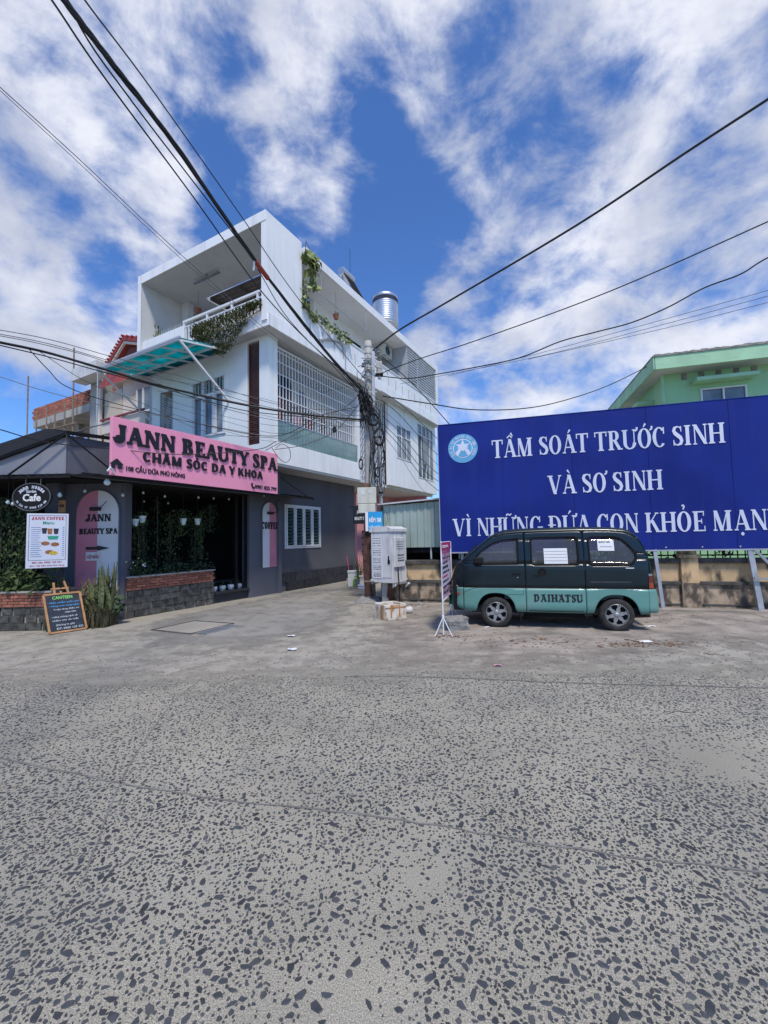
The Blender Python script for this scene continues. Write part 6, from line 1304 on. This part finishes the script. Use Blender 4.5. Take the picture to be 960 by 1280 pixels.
MB().box(-7.1, -3, 1.4, 1.5, 0, 2.6).build('back_wall', 'dark', sd_, FS)
for x in (-6.75, -5.95, -5.2, -4.4): MB().box(x, x + .04, .38, .42, 1.12, 1.44).build('post', 'sheet', sd_, FS)
# billboard
bb = thing('billboard', 'huge dark blue billboard with white Vietnamese lettering on steel legs behind the van', 'billboard', (-1.7, -.15, 0), FS); BK = dict(parent=bb, fr=FS)
BX0, BX1, BZ0, BZ1 = -5.58, 2.45, 1.32, 4.59
rows = []
for j in range(7):
    rows.append([(BX0 + (BX1 - BX0) * i / 60, -.15 + .007 * noise.noise(V((i * .35, j * .4, 0))) + .004 * noise.noise(V((i * 1.1, j * .25, 5))), BZ0 + (BZ1 - BZ0) * j / 6) for i in range(61)])
MB().grid(rows).build('panel', 'blue', bb, FS, True, recalc=False)
MB().box(BX0, BX1, -.13, -.09, BZ0, BZ1).build('backing', 'trim', **BK)
MB().box(BX0 - .02, BX1 + .02, -.165, -.09, BZ0 - .035, BZ0 - .002).build('edge_trim', 'trim', **BK); MB().box(BX0 - .02, BX0 - .001, -.165, -.09, BZ0, BZ1).build('edge_trim', 'trim', **BK); MB().box(BX0, BX1, -.16, -.09, BZ1 + .001, BZ1 + .015).build('edge_trim', 'blue', **BK)
fb_ = lambda u, v: FS.y(u, v, -.16)
def bline(txt, x0, x1, z0, h, K=.20, k=.065, s=.07):
    gl_, adv = serif_line(txt, K, k, s, .01); mb = MB()
    for g, x in gl_: put_poly(mb, g, (x0, -.158, z0), X, Z, -Y, .005, (x1 - x0) / adv, h, x)
    mb.build('lettering', 'blet', **BK)
bline('TẦM SOÁT TRƯỚC SINH', fb_(615, 573).x, fb_(907, 557).x, fb_(615, 573).z, .45)
bline('VÀ SƠ SINH', fb_(686, 618).x, fb_(829, 613).x, fb_(686, 618).z, .45)
a = fb_(567, 670); _r = serif_line('VÌ NHỮNG ĐỨA CON KHỎE MẠNH', .2, .065, .07, .01)[1] / serif_line('VÌ NHỮNG ĐỨA CON KHỎE MẠN', .2, .065, .07, .01)[1]
bline('VÌ NHỮNG ĐỨA CON KHỎE MẠNH', a.x, a.x + (fb_(961, 664).x - a.x) * _r, a.z - .01, .44)
c = fb_(578.5, 560.5); er = .35; O_ = lambda dd: (c.x, -.158 - dd, c.z)
circ = lambda r, n=36, a0=0: [(r * math.cos(a0 + k * 2 * math.pi / n), r * math.sin(a0 + k * 2 * math.pi / n)) for k in range(n)]
MB().prism(circ(er * 1.06), O_(0), X, Z, -Y, 0, .003).build('emblem_disc', 'emb', **BK); MB().prism(circ(er * .70), O_(.003), X, Z, -Y, 0, .003).build('emblem_centre', 'blet', **BK)
MB().prism(circ(er * .64), O_(.006), X, Z, -Y, 0, .003).build('emblem_field', 'emb', **BK)
star = [((.19 if k % 2 == 0 else .075) * math.cos(R(90 + 36 * k)), .05 + (.19 if k % 2 == 0 else .075) * math.sin(R(90 + 36 * k))) for k in range(10)]
mb = MB(); mb.prism(star, O_(.010), X, Z, -Y, 0, .002)
mb.prism([(-.13, -.21), (-.02, .0), (-.06, .07), (-.19, -.12)], O_(.010), X, Z, -Y, 0, .003); mb.prism([(.13, -.21), (.02, .0), (.06, .07), (.19, -.12)], O_(.010), X, Z, -Y, 0, .0035)
mb.prism([(a_ * .7 + 0, b_ * .7 - .04) for a_, b_ in circ(.05, 12)], O_(.010), X, Z, -Y, 0, .004)
mb.prism([(a_ - .09, b_ + .02) for a_, b_ in circ(.035, 12)], O_(.010), X, Z, -Y, 0, .0045); mb.prism([(a_ + .09, b_ + .02) for a_, b_ in circ(.035, 12)], O_(.010), X, Z, -Y, 0, .005); mb.build('emblem_figures', 'blet', **BK)
mb = MB()
def ring_text(txt, r, a0, a1, h, flip):
    n = len(txt)
    for i, ch in enumerate(txt):
        if ch == ' ': continue
        a = R(a0 + (a1 - a0) * i / (n - 1)); t = V((-math.sin(a), 0, math.cos(a))) * (1 if flip else -1); up = V((-t.z, 0, t.x)); p = V((c.x + r * math.cos(a), -.162, c.z + r * math.sin(a))); wd = abs(R(a1 - a0)) * r / n * .78
        sans(mb, ch, p - t * wd / 2 - up * h / 2, t, up, -Y, wd, h, .004, .03)
ring_text('DÂN SỐ KẾ HOẠCH HÓA GIA ĐÌNH', er * .87, 215, -35, .075, False); mb.build('lettering', 'blet', **BK)
for x in (-4.0, -2.4, -.8, .8): MB().box(x, x + .003, -.1575, -.15, BZ0 + .002, BZ1 - .002).build('seam', 'blue', **BK)
for k in range(12): MB().lathe((BX0 + .12 + k * .70, -.158, BZ0 + .05), [(.018, 0), (.018, -.004), (0, -.004)], 8, 'Y').build('eyelet', 'trim', **BK)
g_ = lambda u, v, y=-.2: FS.y(u, v, y)
MB().box(-1.02, -.95, -.08, -.02, 0, 3.6).build('leg', 'steel', **BK)
MB().bar((-.70, -.2, .0), (-.78, -.13, 1.32), .07, .05).build('leg', 'trim', **BK)
for (x0, x1_, m, z1, dy, w__) in ((1.10, 1.02, 'steel', 1.32, 0, .10), (1.68, 1.64, 'trim', 1.34, -.1, .11)): MB().bar((x0, -.22 + dy, 0), (x1_, -.12 + dy * .2, z1), w__, .06).build('leg', m, **BK)
MB().bar((1.09, -.14, 1.31), (1.55, -.26, .66), .08, .05).build('brace', 'trim', **BK); MB().bar((1.62, -.26, .6), (1.32, -.28, .05), .08, .05).build('brace', 'steel', **BK); MB().bar((1.0, -.26, .70), (1.62, -.28, .66), .04, .04).build('brace', 'steel', **BK)
for x in (-5.1, -3.6): MB().box(x, x + .07, -.08, -.02, 0, 4.5).build('leg', 'steel', **BK)
for z in (1.6, 2.9, 4.3): MB().box(BX0, BX1, -.089, -.05, z, z + .05).build('back_rail', 'steel', **BK)
def rg_(r): return (1.0 + r.gauss(0, .10), .9 + r.gauss(0, .08), 1.15 + r.random() * .35)
leafmass('wall_plant', 'dark little plant behind the railing between the billboard legs', 'plant', rg_, 90, .09, 'leafd', FS, None, -.2, stems=[[(1.0, .9, 0), (1.0, .9, 1.3)]])
def rg_(r): return (-2.2 + r.gauss(0, .9), 1.3 + r.gauss(0, .25), .5 + r.random() * .95)
leafmass('shrub', 'dark shrub behind the wall seen under the billboard beyond the van', 'shrub', rg_, 1500, .12, 'leafd', FS, None, .1, stems=[[(-2.2, 1.3, 0), (-2.2, 1.3, 1)], [(-1.6, 1.3, 0), (-1.5, 1.3, 1)]])

# ================================================================ GREEN HOUSE ON THE RIGHT
gh = thing('green_house', 'two storey mint green house with wide eaves rising behind the billboard', 'house', (5, 9, 0), FS); GK = dict(parent=gh, fr=FS)
wl, wr, wt, wb = FS.y(875, 486, 6).x, FS.y(933, 483, 6).x, 6.68, 5.72
wallholes(MB(), 1.69, 14, 0, 7.56, [(wl, wr, wb, wt)], 6.0, 6.2).build('wall', 'green', **GK)
MB().box(1.69, 1.89, 6.2, 26, 0, 7.56).build('wall', 'green', **GK)
ec = FS.y(818, 461.6, 5.25); zc = ec.z
MB().box(ec.x, 15, 5.25, 26, zc, zc + .06).build('soffit', 'soffit', **GK)
plate([FS.w(p) for p in ((ec.x - .002, 5.22, zc - .02), (15, 5.22, zc - .02), (15, 5.22, zc + .42), (ec.x - .002, 5.22, zc + .42))], tuple(FS.Y * .06)).build('fascia', 'green2', gh, FW)
plate([FS.w(p) for p in ((ec.x - .03, 5.22, zc - .02), (ec.x - .03, 26.3, zc - .02), (ec.x - .03, 26.3, zc + .42), (ec.x - .03, 5.22, zc + .42))], tuple(FS.X * .06)).build('fascia', 'green2', gh, FW)
MB().box(ec.x - .05, 15, 5.19, 26, zc + .421, zc + .46).build('roof_edge', 'mildew', **GK)
mb = MB(); 
for k in range(60):
    x = ec.x + k * .2; mb.add([(x, 5.2, zc + .462), (x + .2, 5.2, zc + .462), (x + .2, 5.5, zc + .462), (x, 5.5, zc + .462), (x, 5.2, zc + .47 + .05 * rw.random()), (x + .2, 5.2, zc + .47 + .05 * rw.random()), (x + .2, 5.5, zc + .48), (x, 5.5, zc + .48)], [(3, 2, 1, 0), (4, 5, 6, 7), (0, 1, 5, 4), (1, 2, 6, 5), (2, 3, 7, 6), (3, 0, 4, 7)])
tag(mb.build('roof_mildew', 'mildew', **GK), kind='stuff')
MB().box(ec.x + .2, 14, 5.6, 16, zc + .47, zc + .49).build('roof', 'mildew', **GK)
for i in range(12): x = 2.25 + i * .52; MB().box(x, x + .16, 5.97, 5.998, zc - .24, zc - .03).build('vent_block', 'mildew', **GK)
MB().box(1.95, 14, 5.985, 5.999, zc - .27, zc - .25).build('string_course', 'green2', **GK)
a, b = FS.y(870, 476, 5.6), FS.y(948, 467, 5.6); MB().box(a.x, b.x, 5.5, 5.998, a.z - .02, a.z + .10).build('sunshade', 'green2', **GK); MB().box(1.1, 1.688, 7.0, 9.0, 6.6, 6.72).build('sunshade', 'green2', **GK)
gwn = sash_window(wl, wr, wb, wt, 6.18, 2, 'window', gh, 5.96, 6.02, .05, FS)
MB().tube([(1.63, 5.92, .2), (1.63, 5.92, zc - .02)], .05, 8).build('drainpipe', 'green2', **GK)
MB().box(wl - .1, wr + .1, 5.94, 5.998, wb - .12, wb - .02).build('sill', 'green2', **GK)
MB().box(wl - .5, wr + 3, 6.5, 6.6, wb - .5, wt + .4).build('room_backing', 'cl4', **GK)
MB().box(-3, 10, 3.4, 3.6, 0, 1.9).build('low_wall', 'green', **GK)

# ================================================================ THE BANNER STAND
a, b = G(554.5, 795), G(566, 776); ux = (b - a); L_ = ux.length; ang = math.atan2(ux.y, ux.x); FN = Frame((a.x, a.y, 0), ang)
bn = thing('banner_stand', 'narrow pink advertising banner on a thin double pole stand in front of the van', 'banner', (L_ / 2, 0, 0), FN)
BN = dict(parent=bn, fr=FN); zt_ = FW.y(552, 678, a.y).z; zb_ = FW.y(554, 752, a.y).z; bwid = L_ * .92
def bz(x, f): return zb_ + (zt_ - zb_) * f
rows = [[(bwid * i / 6 - .02, .012 * math.sin(i * 1.2 + j), zb_ + (zt_ - zb_) * j / 10) for i in range(7)] for j in range(11)]
MB().grid(rows).build('banner_sheet', 'bannerp', bn, FN, True, recalc=False)
MB().box(-.02, bwid - .02, -.016, -.014, bz(0, .86), bz(0, 1)).build('heading_panel', 'mag', **BN)
MB().box(-.02, bwid - .02, -.0155, -.0142, bz(0, .25), bz(0, .62)).build('text_panel', 'bannerw', **BN); 
for (tx, f, w3_, m) in (('SPA', .90, .7, 'paper'), ('GIẢM GIÁ', .80, .8, 'mag'), ('TRIỆT LÔNG', .70, .75, 'ink'), ('GỘI ĐẦU', .62, .55, 'ink'), ('MASSAGE', .54, .6, 'ink'), ('CHĂM SÓC DA', .46, .7, 'ink'), ('NẶN MỤN', .38, .5, 'mag'), ('NÂNG CƠ', .30, .6, 'ink'), ('ĐIỀU TRỊ', .20, .7, 'ink'), ('0981 825 799', .10, .85, 'ink')):
    mb = MB(); sans(mb, tx, (.01, -.018, bz(0, f)), X, Z, -Y, bwid * w3_, .05, .003, .04); mb.build('lettering', m, **BN)
for x in (0, L_):
    MB().tube([(x, 0, .02), (x, 0, zt_ + (0.02 if x == 0 else -.0))], .013, 6).build('pole', 'alum', **BN)
    for an in (R(-60), R(60), R(180)): MB().tube([(x, 0, .32), (x + .17 * math.cos(an + 1.2), .17 * math.sin(an + 1.2), .01)], .009, 5).build('leg', 'alum', **BN)
    MB().lathe((x, 0, .32), [(.022, -.03), (.022, .03)], 8).build('collar', 'alum', **BN)
MB().tube([(-.02, 0, zt_), (bwid, 0, zt_)], .010, 5).build('cross_bar', 'alum', **BN); MB().tube([(-.02, 0, zb_), (bwid, 0, zb_)], .010, 5).build('cross_bar', 'alum', **BN)
c = G(570, 787); mb = MB(); bm = bmesh.new(); bmesh.ops.create_cube(bm, size=1); bmesh.ops.subdivide_edges(bm, edges=bm.edges, cuts=4, use_grid_fill=True)
for v in bm.verts:
    p = v.co.copy(); v.co += p.normalized() * .14 * noise.noise(p * 2.3 + V((3, 1, 2))) ; v.co = V((v.co.x * .40, v.co.y * .32, (v.co.z + .5) * .23))
me = bpy.data.meshes.new('concrete_block'); bm.to_mesh(me); bm.free(); me.materials.append(M['rock']); o = bpy.data.objects.new('concrete_block', me); col.objects.link(o); o.location = (c.x, c.y, -.005); o.rotation_euler.z = .25
tag(o, 'broken grey concrete block weighing down the foot of the pink banner stand', 'concrete block')

# ================================================================ THE VAN  (x to the rear, y away from the street, z up)
van = thing('parked_van', 'old two tone dark green and teal minivan parked in front of the blue billboard', 'van', (.9, .75, 0), FV)
VK = dict(parent=van, fr=FV)
VW = 1.46; XF, XR = -.90, 2.70; STR = .735
def lerp_tab(tab, x):
    if x <= tab[0][0]: return tab[0][1]
    for (a, b), (c, d) in zip(tab, tab[1:]):
        if x <= c: t = (x - a) / (c - a); return b + (d - b) * t
    return tab[-1][1]
ROOF = [(-.90, .62), (-.885, .75), (-.84, .86), (-.78, 1.02), (-.70, 1.17), (-.62, 1.235), (-.50, 1.335), (-.30, 1.50), (-.11, 1.655), (.02, 1.735), (.18, 1.785), (.45, 1.805), (.9, 1.815), (1.5, 1.815), (2.0, 1.80), (2.25, 1.775), (2.36, 1.73), (2.44, 1.64), (2.52, 1.46), (2.58, 1.22), (2.61, 1.05), (2.64, .80), (2.68, .70), (2.70, .60)]
def zroof(x): return lerp_tab(ROOF, x)
def zbot(x):
    b = .30 + (.06 * max(0, (-.55 - x) / .3) if x < -.55 else 0) + (.03 * (x - 2.4) / .3 if x > 2.4 else 0)
    for c, hw, ht in ((.0, .355, .64), (2.03, .355, .63)):
        if abs(x - c) < hw: b = max(b, .28 + (ht - .28) * (1 - (abs(x - c) / hw) ** 2.6) ** .5)
    return b
def yin(x, z):
    """how far the side surface is in from the widest line"""
    zr = zroof(x); y = 0
    if z > 1.1: y += .13 * ((z - 1.1) / .65) ** 1.2
    elif z > .95: y += 0
    if z < .5: y += .035 * ((.5 - z) / .2) ** 2
    if abs(z - STR) < .02: y += 0
    y += .012 * math.exp(-((z - .40) / .05) ** 2) * -1
    h = zr - z; r = .08 if x > .1 else .05
    if h < r: y += r - math.sqrt(max(0, r * r - (r - h) ** 2))
    if x < -.25: f = min(.999, (-.25 - x) / .66); y += .62 * (1 - (1 - f ** 2.7) ** (1 / 2.7)) + .02 * f
    if x > 2.45: f = min(.999, (x - 2.45) / .265); y += .22 * (1 - (1 - f ** 3.0) ** (1 / 3.0))
    return min(y, VW / 2)
def cols(x0, x1, d=.03): n = max(1, round((x1 - x0) / d)); return [x0 + (x1 - x0) * i / n for i in range(n + 1)]
def panel(name, m, x0, x1, zlo, zhi, dn=8, off=0.0, d=.03, parent=van, th=.012, both=True, smooth=True, label=None):
    """a piece of the body side between x0..x1 and the curves zlo(x)..zhi(x), on both sides of the van"""
    out = None
    for side in ((0, 1) if both else (0,)):
        rows = []
        for x in cols(x0, x1, d):
            a, b = zlo(x), zhi(x); b = max(a + .001, b)
            r = [(x, (yin(x, a + (b - a) * j / dn) + off), a + (b - a) * j / dn) for j in range(dn + 1)]
            rows.append([(p[0], p[1] if side == 0 else VW - p[1], p[2]) for p in r])
        o = MB().grid(rows).build(name, m, parent, FV, smooth, recalc=False)
        s_ = o.modifiers.new('thickness', 'SOLIDIFY'); s_.thickness = .006 if th > .005 else th; s_.offset = 0
        out = out or o
    return out
# window outlines (bottom, top) along x
W1 = (-.37, .42); W2 = (.655, 1.45); W3 = (1.635, 2.375)
def w1t(x): return lerp_tab([(-.40, 1.20), (-.36, 1.30), (-.28, 1.39), (-.18, 1.47), (-.08, 1.54), (.05, 1.60), (.15, 1.625), (.42, 1.645)], x)
def w1b(x): return 1.185
def w2t(x): return 1.66 - .05 * max(0, (.70 - x) / .045) ** 2 * .5 - .05 * max(0, (x - 1.405) / .045) ** 2 * .5
def w2b(x): return 1.165 + .02 * max(0, (.70 - x) / .045) ** 2 + .02 * max(0, (x - 1.405) / .045) ** 2
def w3t(x): return 1.65 - .03 * max(0, (1.68 - x) / .045) ** 2 - (.30 * max(0, (x - 2.02) / .355) ** 2.2)
def w3b(x): return 1.15 + .03 * max(0, (1.68 - x) / .045) ** 2 + (.12 * max(0, (x - 2.22) / .155) ** 2.5)
def door(nm, x0, x1, w, wt, wb, g=.005):
    x0 += g; x1 -= g
    lo = panel(nm, 'vdark', x0, x1, lambda x: max(STR + .002, zbot(x)), lambda x: wb(min(max(x, w[0]), w[1])) - .001 if True else 0, 7, label=nm)
    lower = panel('lower_panel', 'vteal', x0, x1, zbot, lambda x: max(STR, zbot(x)), 8, parent=lo)
    sill = 0
    top = panel('upper_frame', 'vdark', x0, x1, lambda x: wt(min(max(x, w[0]), w[1])), lambda x: zroof(x) - .055 if x > .02 else zroof(x) - .02, 5, parent=lo)
    if w[0] > x0: panel('pillar', 'vdark', x0, w[0], lambda x: wb(w[0]), lambda x: wt(w[0]), 6, parent=lo)
    if w[1] < x1: panel('pillar', 'vdark', w[1], x1, lambda x: wb(w[1]), lambda x: wt(w[1]), 6, parent=lo)
    panel('window_glass', 'vglass', w[0], w[1], wb, wt, 5, .018, parent=lo, th=.004)
    # rubber seal
    for s in (0, 1):
        P = [(x, wb(x)) for x in cols(w[0], w[1], .05)] + [(w[1], wb(w[1]) + (wt(w[1]) - wb(w[1])) * k / 4) for k in (1, 2, 3)] + [(x, wt(x)) for x in cols(w[0], w[1], .05)][::-1] + [(w[0], wb(w[0]) + (wt(w[0]) - wb(w[0])) * k / 4) for k in (3, 2, 1)]; P.append(P[0])
        Q = [(x, (yin(x, z) - .004) if s == 0 else VW - yin(x, z) + .004, z) for x, z in P]; MB().tube(Q, .014, 5, False).build('window_seal', 'vtrim', lo, FV)
    return lo
fd = door('front_door', -.60, .535, (-.385, .42), w1t, w1b)
sdr = door('sliding_door', .535, 1.545, W2, w2t, w2b)
rq = door('rear_quarter', 1.545, 2.56, W3, w3t, w3b)
# front fender and rear corner
ff = panel('front_wing', 'vdark', -.875, -.605, lambda x: max(STR + .002, .6), lambda x: zroof(x) - .015, 10, d=.015)
panel('lower_panel', 'vteal', -.897, -.605, lambda x: zbot(x) + .01, lambda x: min(STR, zroof(x) - .02), 10, d=.012, parent=ff)
rc_ = panel('rear_corner', 'vdark', 2.565, 2.625, lambda x: STR + .002, lambda x: zroof(x) - .02, 8, d=.012)
panel('rear_bumper', 'vteal', 2.535, 2.698, lambda x: .335, lambda x: min(STR, zroof(x) - .005), 10, -.006, d=.012)
# top skin: roof, windscreen, bonnet
def skin(name, m, x0, x1, f0=0, f1=1, d=.03, drop=0.0):
    rows = []
    for x in cols(x0, x1, d):
        zt__ = zroof(x) - .0 - drop; e = zt__ - (.055 if x > .02 and x < 2.45 else .02); ye = yin(x, e); r = []
        for k in range(15):
            f = f0 + (f1 - f0) * k / 14; y = ye + (VW - 2 * ye) * f; s = min(f, 1 - f) * (VW - 2 * ye); q = min(1, s / .14); zz = e + (zt__ - e) * (1 - (1 - q) ** 2.2) + .02 * math.sin(math.pi * f); r.append((x, y, zz))
        rows.append(r)
    o = MB().grid(rows).build(name, m, van, FV, True, recalc=False); o.modifiers.new('thickness', 'SOLIDIFY').thickness = .012; return o
skin('roof', 'vdark', .0, 2.40); skin('tailgate', 'vdark', 2.405, 2.66, d=.015); skin('bonnet', 'vdark', -.885, -.66, d=.015)
skin('windscreen', 'vglass', -.64, -.02, .05, .95); 
for f0, f1 in ((0, .045), (.955, 1)): skin('screen_pillar', 'vdark', -.655, -.0, f0, f1)
MB().grid([[(XF + .012, .73 - .62 + 1.24 * i / 8, .36 + .28 * j / 5) for i in range(9)] for j in range(6)]).build('front_bumper', 'vteal', van, FV, recalc=False)
MB().grid([[(2.692, .35 + .78 * i / 8, .34 + .4 * j / 5) for i in range(9)] for j in range(6)]).build('rear_bumper_face', 'vteal', van, FV, recalc=False)
# lamps, mirror, handles, trim
for s in (0, 1):
    sg = lambda y: y if s == 0 else VW - y
    rows = [[(x, sg(yin(x, z) - .008), z) for x in cols(-.86, -.70, .02)] for z in [.745 + .02 * j for j in range(6)]]
    o = MB().grid([r[:max(3, len(r) - j)] + [r[max(2, len(r) - j - 1)]] * (len(r) - max(3, len(r) - j)) for j, r in enumerate(rows)]).build('headlight', 'lampc', van, FV, True, recalc=False); o.modifiers.new('thickness', 'SOLIDIFY').thickness = .01
    tl = None
    for z0, z1, m in ((.75, .85, 'lampo'), (.855, .96, 'lampr'), (.965, 1.0, 'alloy')):
        rows = [[(x + .0, sg(yin(x, .9) - .012), z) for x in [2.545 + (.077 - .02 * (z - .75) / .25) * k_ / 6 for k_ in range(7)]] for z in (z0, (z0 + z1) / 2, z1)]
        o = MB().grid(rows).build('tail_lamp' if tl is None else 'lens', m, tl or van, FV, recalc=False); o.modifiers.new('thickness', 'SOLIDIFY').thickness = .02; tl = tl or o
mr_ = MB().box(-.38, -.20, -.15, -.06, 1.19, 1.31).build('mirror', 'vtrim', van, FV, bev=.025); MB().bar((-.30, -.07, 1.20), (-.34, .03, 1.17), .04, .03).build('mirror_arm', 'vtrim', mr_, FV)
mr_ = MB().box(-.38, -.20, VW + .06, VW + .15, 1.19, 1.31).build('mirror', 'vtrim', van, FV, bev=.025); MB().bar((-.30, VW + .07, 1.20), (-.34, VW - .03, 1.17), .04, .03).build('mirror_arm', 'vtrim', mr_, FV)
MB().box(.30, .45, -.022, .002, .985, 1.01).build('handle', 'vtrim', fd, FV, bev=.006); MB().lathe((.40, -.006, .93), [(0, -.004), (.011, -.003), (.012, .004)], 10, 'Y').build('lock', 'chrome', fd, FV)
MB().lathe((.83, -.008, 1.03), [(0, -.0), (.05, .002), (.065, -.006), (.075, .006)], 14, 'Y').box(.68, .80, -.02, 0, .955, .975).build('handle', 'vtrim', sdr, FV)
MB().box(1.62, 2.27, -.006, .006, .85, .862).build('slide_rail', 'cableg', rq, FV); MB().box(1.62, 2.27, -.004, .006, .80, .806).build('slide_rail', 'vtrim', rq, FV); MB().box(2.2, 2.33, -.004, .004, 1.09, 1.105).build('badge', 'alum', rq, FV)
for s in (0, 1):
    y0 = -.005 if s == 0 else VW + .001
    MB().box(-.595, 2.53, y0, y0 + .004, STR - .001, STR + .007).build('trim_strip', 'cableg', van, FV)
MB().box(.575, 1.5, -.006, .0, .322, .335).build('sill_trim', 'vtrim', van, FV)
# fuel flap outline on the front door lower panel
for q in ((.20, .50, .615, .62), (.495, .50, .62, .73)): MB().box(q[0], q[1], -.0045, .002, q[2], q[3]).build('panel_gap', 'vtrim', fd, FV)
MB().box(-.72, -.65, yin(-.68, .62) - .012, yin(-.68, .62) + .01, .60, .635).build('side_marker', 'lampo', van, FV)
MB().tube([(-.60, .35, 1.29), (-.33, .75, 1.55)], .009, 5).tube([(-.60, .95, 1.29), (-.36, 1.2, 1.5)], .009, 5).build('wiper', 'vtrim', van, FV)
MB().tube([(.02, .15, 1.76), (.22, .13, 2.05)], .004, 4).build('aerial', 'vtrim', van, FV)
# side lettering
mb = MB(); xs0, xs1 = .665, 1.49; gl_, adv = serif_line('DAIHATSU', .24, .10, .075, .12); rg2 = random.Random(3)
for n_, (g, x) in enumerate(gl_):
    put_poly(mb, g, (xs0, -.006, .505), X, Z, -Y, .006, (xs1 - xs0) / adv, .125, x)
    ex = rib([(-.02, .86, .05), (.08, .95, .12), (.20, .90, .05)]) + rib([(.02, .10, .05), (.10, .02, .11), (.22, -.05, .04)]) + rib([(.45, 1.02, .04), (.55, .93, .10), (.62, 1.04, .03)])
    put_poly(mb, ex, (xs0, -.0075, .505), X, Z, -Y, .006, (xs1 - xs0) / adv, .125, x + .1)
mb.build('lettering', 'black', van, FV)
# papers in the windows
MB().grid([[(x, yin(x, z) + .0, z) for x in (.875, .98, 1.10, 1.275)] for z in (1.17, 1.25, 1.35, 1.455)]).build('paper_notice', 'paper', van, FV, recalc=False)
pn = MB().grid([[(x, yin(x, z) + .0, z + .02 * (1.9 - x)) for x in (1.785, 1.9, 2.05)] for z in (1.40, 1.5, 1.59)]).build('paper_notice', 'paper', van, FV, recalc=False)
mb = MB(); sans(mb, 'BÁN XE', (1.81, yin(1.9, 1.55) - .004, 1.545), X, Z, -Y, .18, .03, .002, .02)
MB().box(1.82, 2.02, yin(1.9, 1.47) - .004, yin(1.9, 1.47) - .001, 1.47, 1.475).build('rule', 'cableg', pn, FV); mb.build('lettering', 'cableg', pn, FV)
for z in (1.23, 1.29, 1.345, 1.40): MB().box(.885, 1.265, yin(1, z) - .003, yin(1, z) - .001, z, z + .0035).build('rule', 'cableg', van, FV)
# inside: floor, wheel wells, seats, dashboard
MB().box(-.45, 2.5, .10, VW - .10, .27, .40).build('floor', 'vtrim', van, FV); MB().box(-.80, -.42, .12, VW - .12, .3, .95).build('front_bulkhead', 'vtrim', van, FV); MB().box(2.42, 2.5, .15, VW - .15, .3, 1.0).build('rear_bulkhead', 'vtrim', van, FV)
for xx in (0, 2.03):
    for s in (0, 1):
        P = []; n = 14
        for k in range(n + 1): t = math.pi * k / n; P.append((xx + .36 * math.cos(t), .30 + .335 * math.sin(t)))
        y0, y1 = (.015, .30) if s == 0 else (VW - .30, VW - .015)
        MB().grid([[(a, y0, b) for a, b in P], [(a, y1, b) for a, b in P]]).add([(a, y1 if s == 0 else y0, b) for a, b in P], [tuple(range(n + 1))]).build('wheel_well', 'vtrim', van, FV, recalc=False)
for (x, ys) in ((.15, (.18, .82)), (1.0, (.2, .82)), (1.75, (.2, .82))):
    for y in ys:
        st = MB().box(x, x + .45, y, y + .46, .5, .78).build('seat', 'vseat', van, FV, bev=.04); MB().prism([(x + .40, .72), (x + .52, .72), (x + .62, 1.28), (x + .52, 1.30)], (0, 0, 0), X, Z, Y, y, y + .46).build('seat_back', 'vseat', st, FV); MB().box(x + .52, x + .62, y + .11, y + .35, 1.31, 1.45).build('headrest', 'vseat', st, FV, bev=.02)
MB().box(-.52, -.28, .12, VW - .12, .85, 1.12).build('dashboard', 'vtrim', van, FV, bev=.04)
MB().tube([V((-.16 + .03 * math.sin(k * .3927), .42 + .17 * math.cos(k * .3927), 1.12 + .15 * math.sin(k * .3927))) for k in range(17)], .014, 6, False).build('steering_wheel', 'vtrim', van, FV)
# wheels
def wheel(x, y, s):
    w = MB().lathe((x, y, .283), [(.175, -.005), (.205, -.015), (.255, -.012), (.277, .01), (.284, .04), (.284, .14), (.277, .165), (.25, .18), (.17, .18)] if s else [(.175, .185), (.205, .195), (.255, .192), (.277, .17), (.284, .14), (.284, .04), (.277, .015), (.25, 0), (.17, 0)], 36, 'Y', False).build('wheel', 'tyre', van, FV, smooth=True)
    yo = y if s else y + .18; d = 1 if s else -1
    MB().lathe((x, yo, .283), [(.178, -.006 * d), (.19, -.010 * d), (.182, .0), (.172, .02 * d), (.165, .07 * d)], 32, 'Y', False).build('rim', 'alloy', w, FV, smooth=True)
    MB().lathe((x, yo, .283), [(0, .055 * d), (.168, .055 * d), (.168, .06 * d)], 24, 'Y').build('wheel_disc', 'vtrim', w, FV)
    for k in range(6):
        a = k * math.pi / 3 + .25; ca, sa = math.cos(a), math.sin(a)
        def rot(r, t): return (x + r * ca - t * sa, .283 + r * sa + t * ca)
        for sg in (1,):
            pts = [rot(.03, -.028), rot(.09, -.033), rot(.13, -.018), rot(.172, -.045), rot(.172, .045), rot(.13, .018), rot(.09, .033), rot(.03, .028)]
            MB().prism(pts, (0, yo + .008 * d, 0), X, Z, Y, 0, .03 * d).build('spoke', 'alloy', w, FV)
    MB().lathe((x, yo + .0, .283), [(0, -.004 * d), (.03, -.002 * d), (.045, .008 * d), (.045, .03 * d)], 16, 'Y', False).build('hub_cap', 'alloy', w, FV, smooth=True)
    return w
for x in (0, 2.03): wheel(x, .02, True); wheel(x, VW - .20, False)
MB().box(.42, .44, .04, .22, .12, .34).build('mud_flap', 'vtrim', van, FV); MB().bar((2.3, .3, .22), (2.62, .3, .24), .05, .05).build('exhaust_pipe', 'conduit', van, FV)
MB().box(.5, 1.55, .25, VW - .25, .18, .27).build('chassis', 'vtrim', van, FV); MB().tube([(0, .1, .283), (0, VW - .1, .283)], .03, 6).tube([(2.03, .1, .283), (2.03, VW - .1, .283)], .03, 6).build('axle', 'vtrim', van, FV)
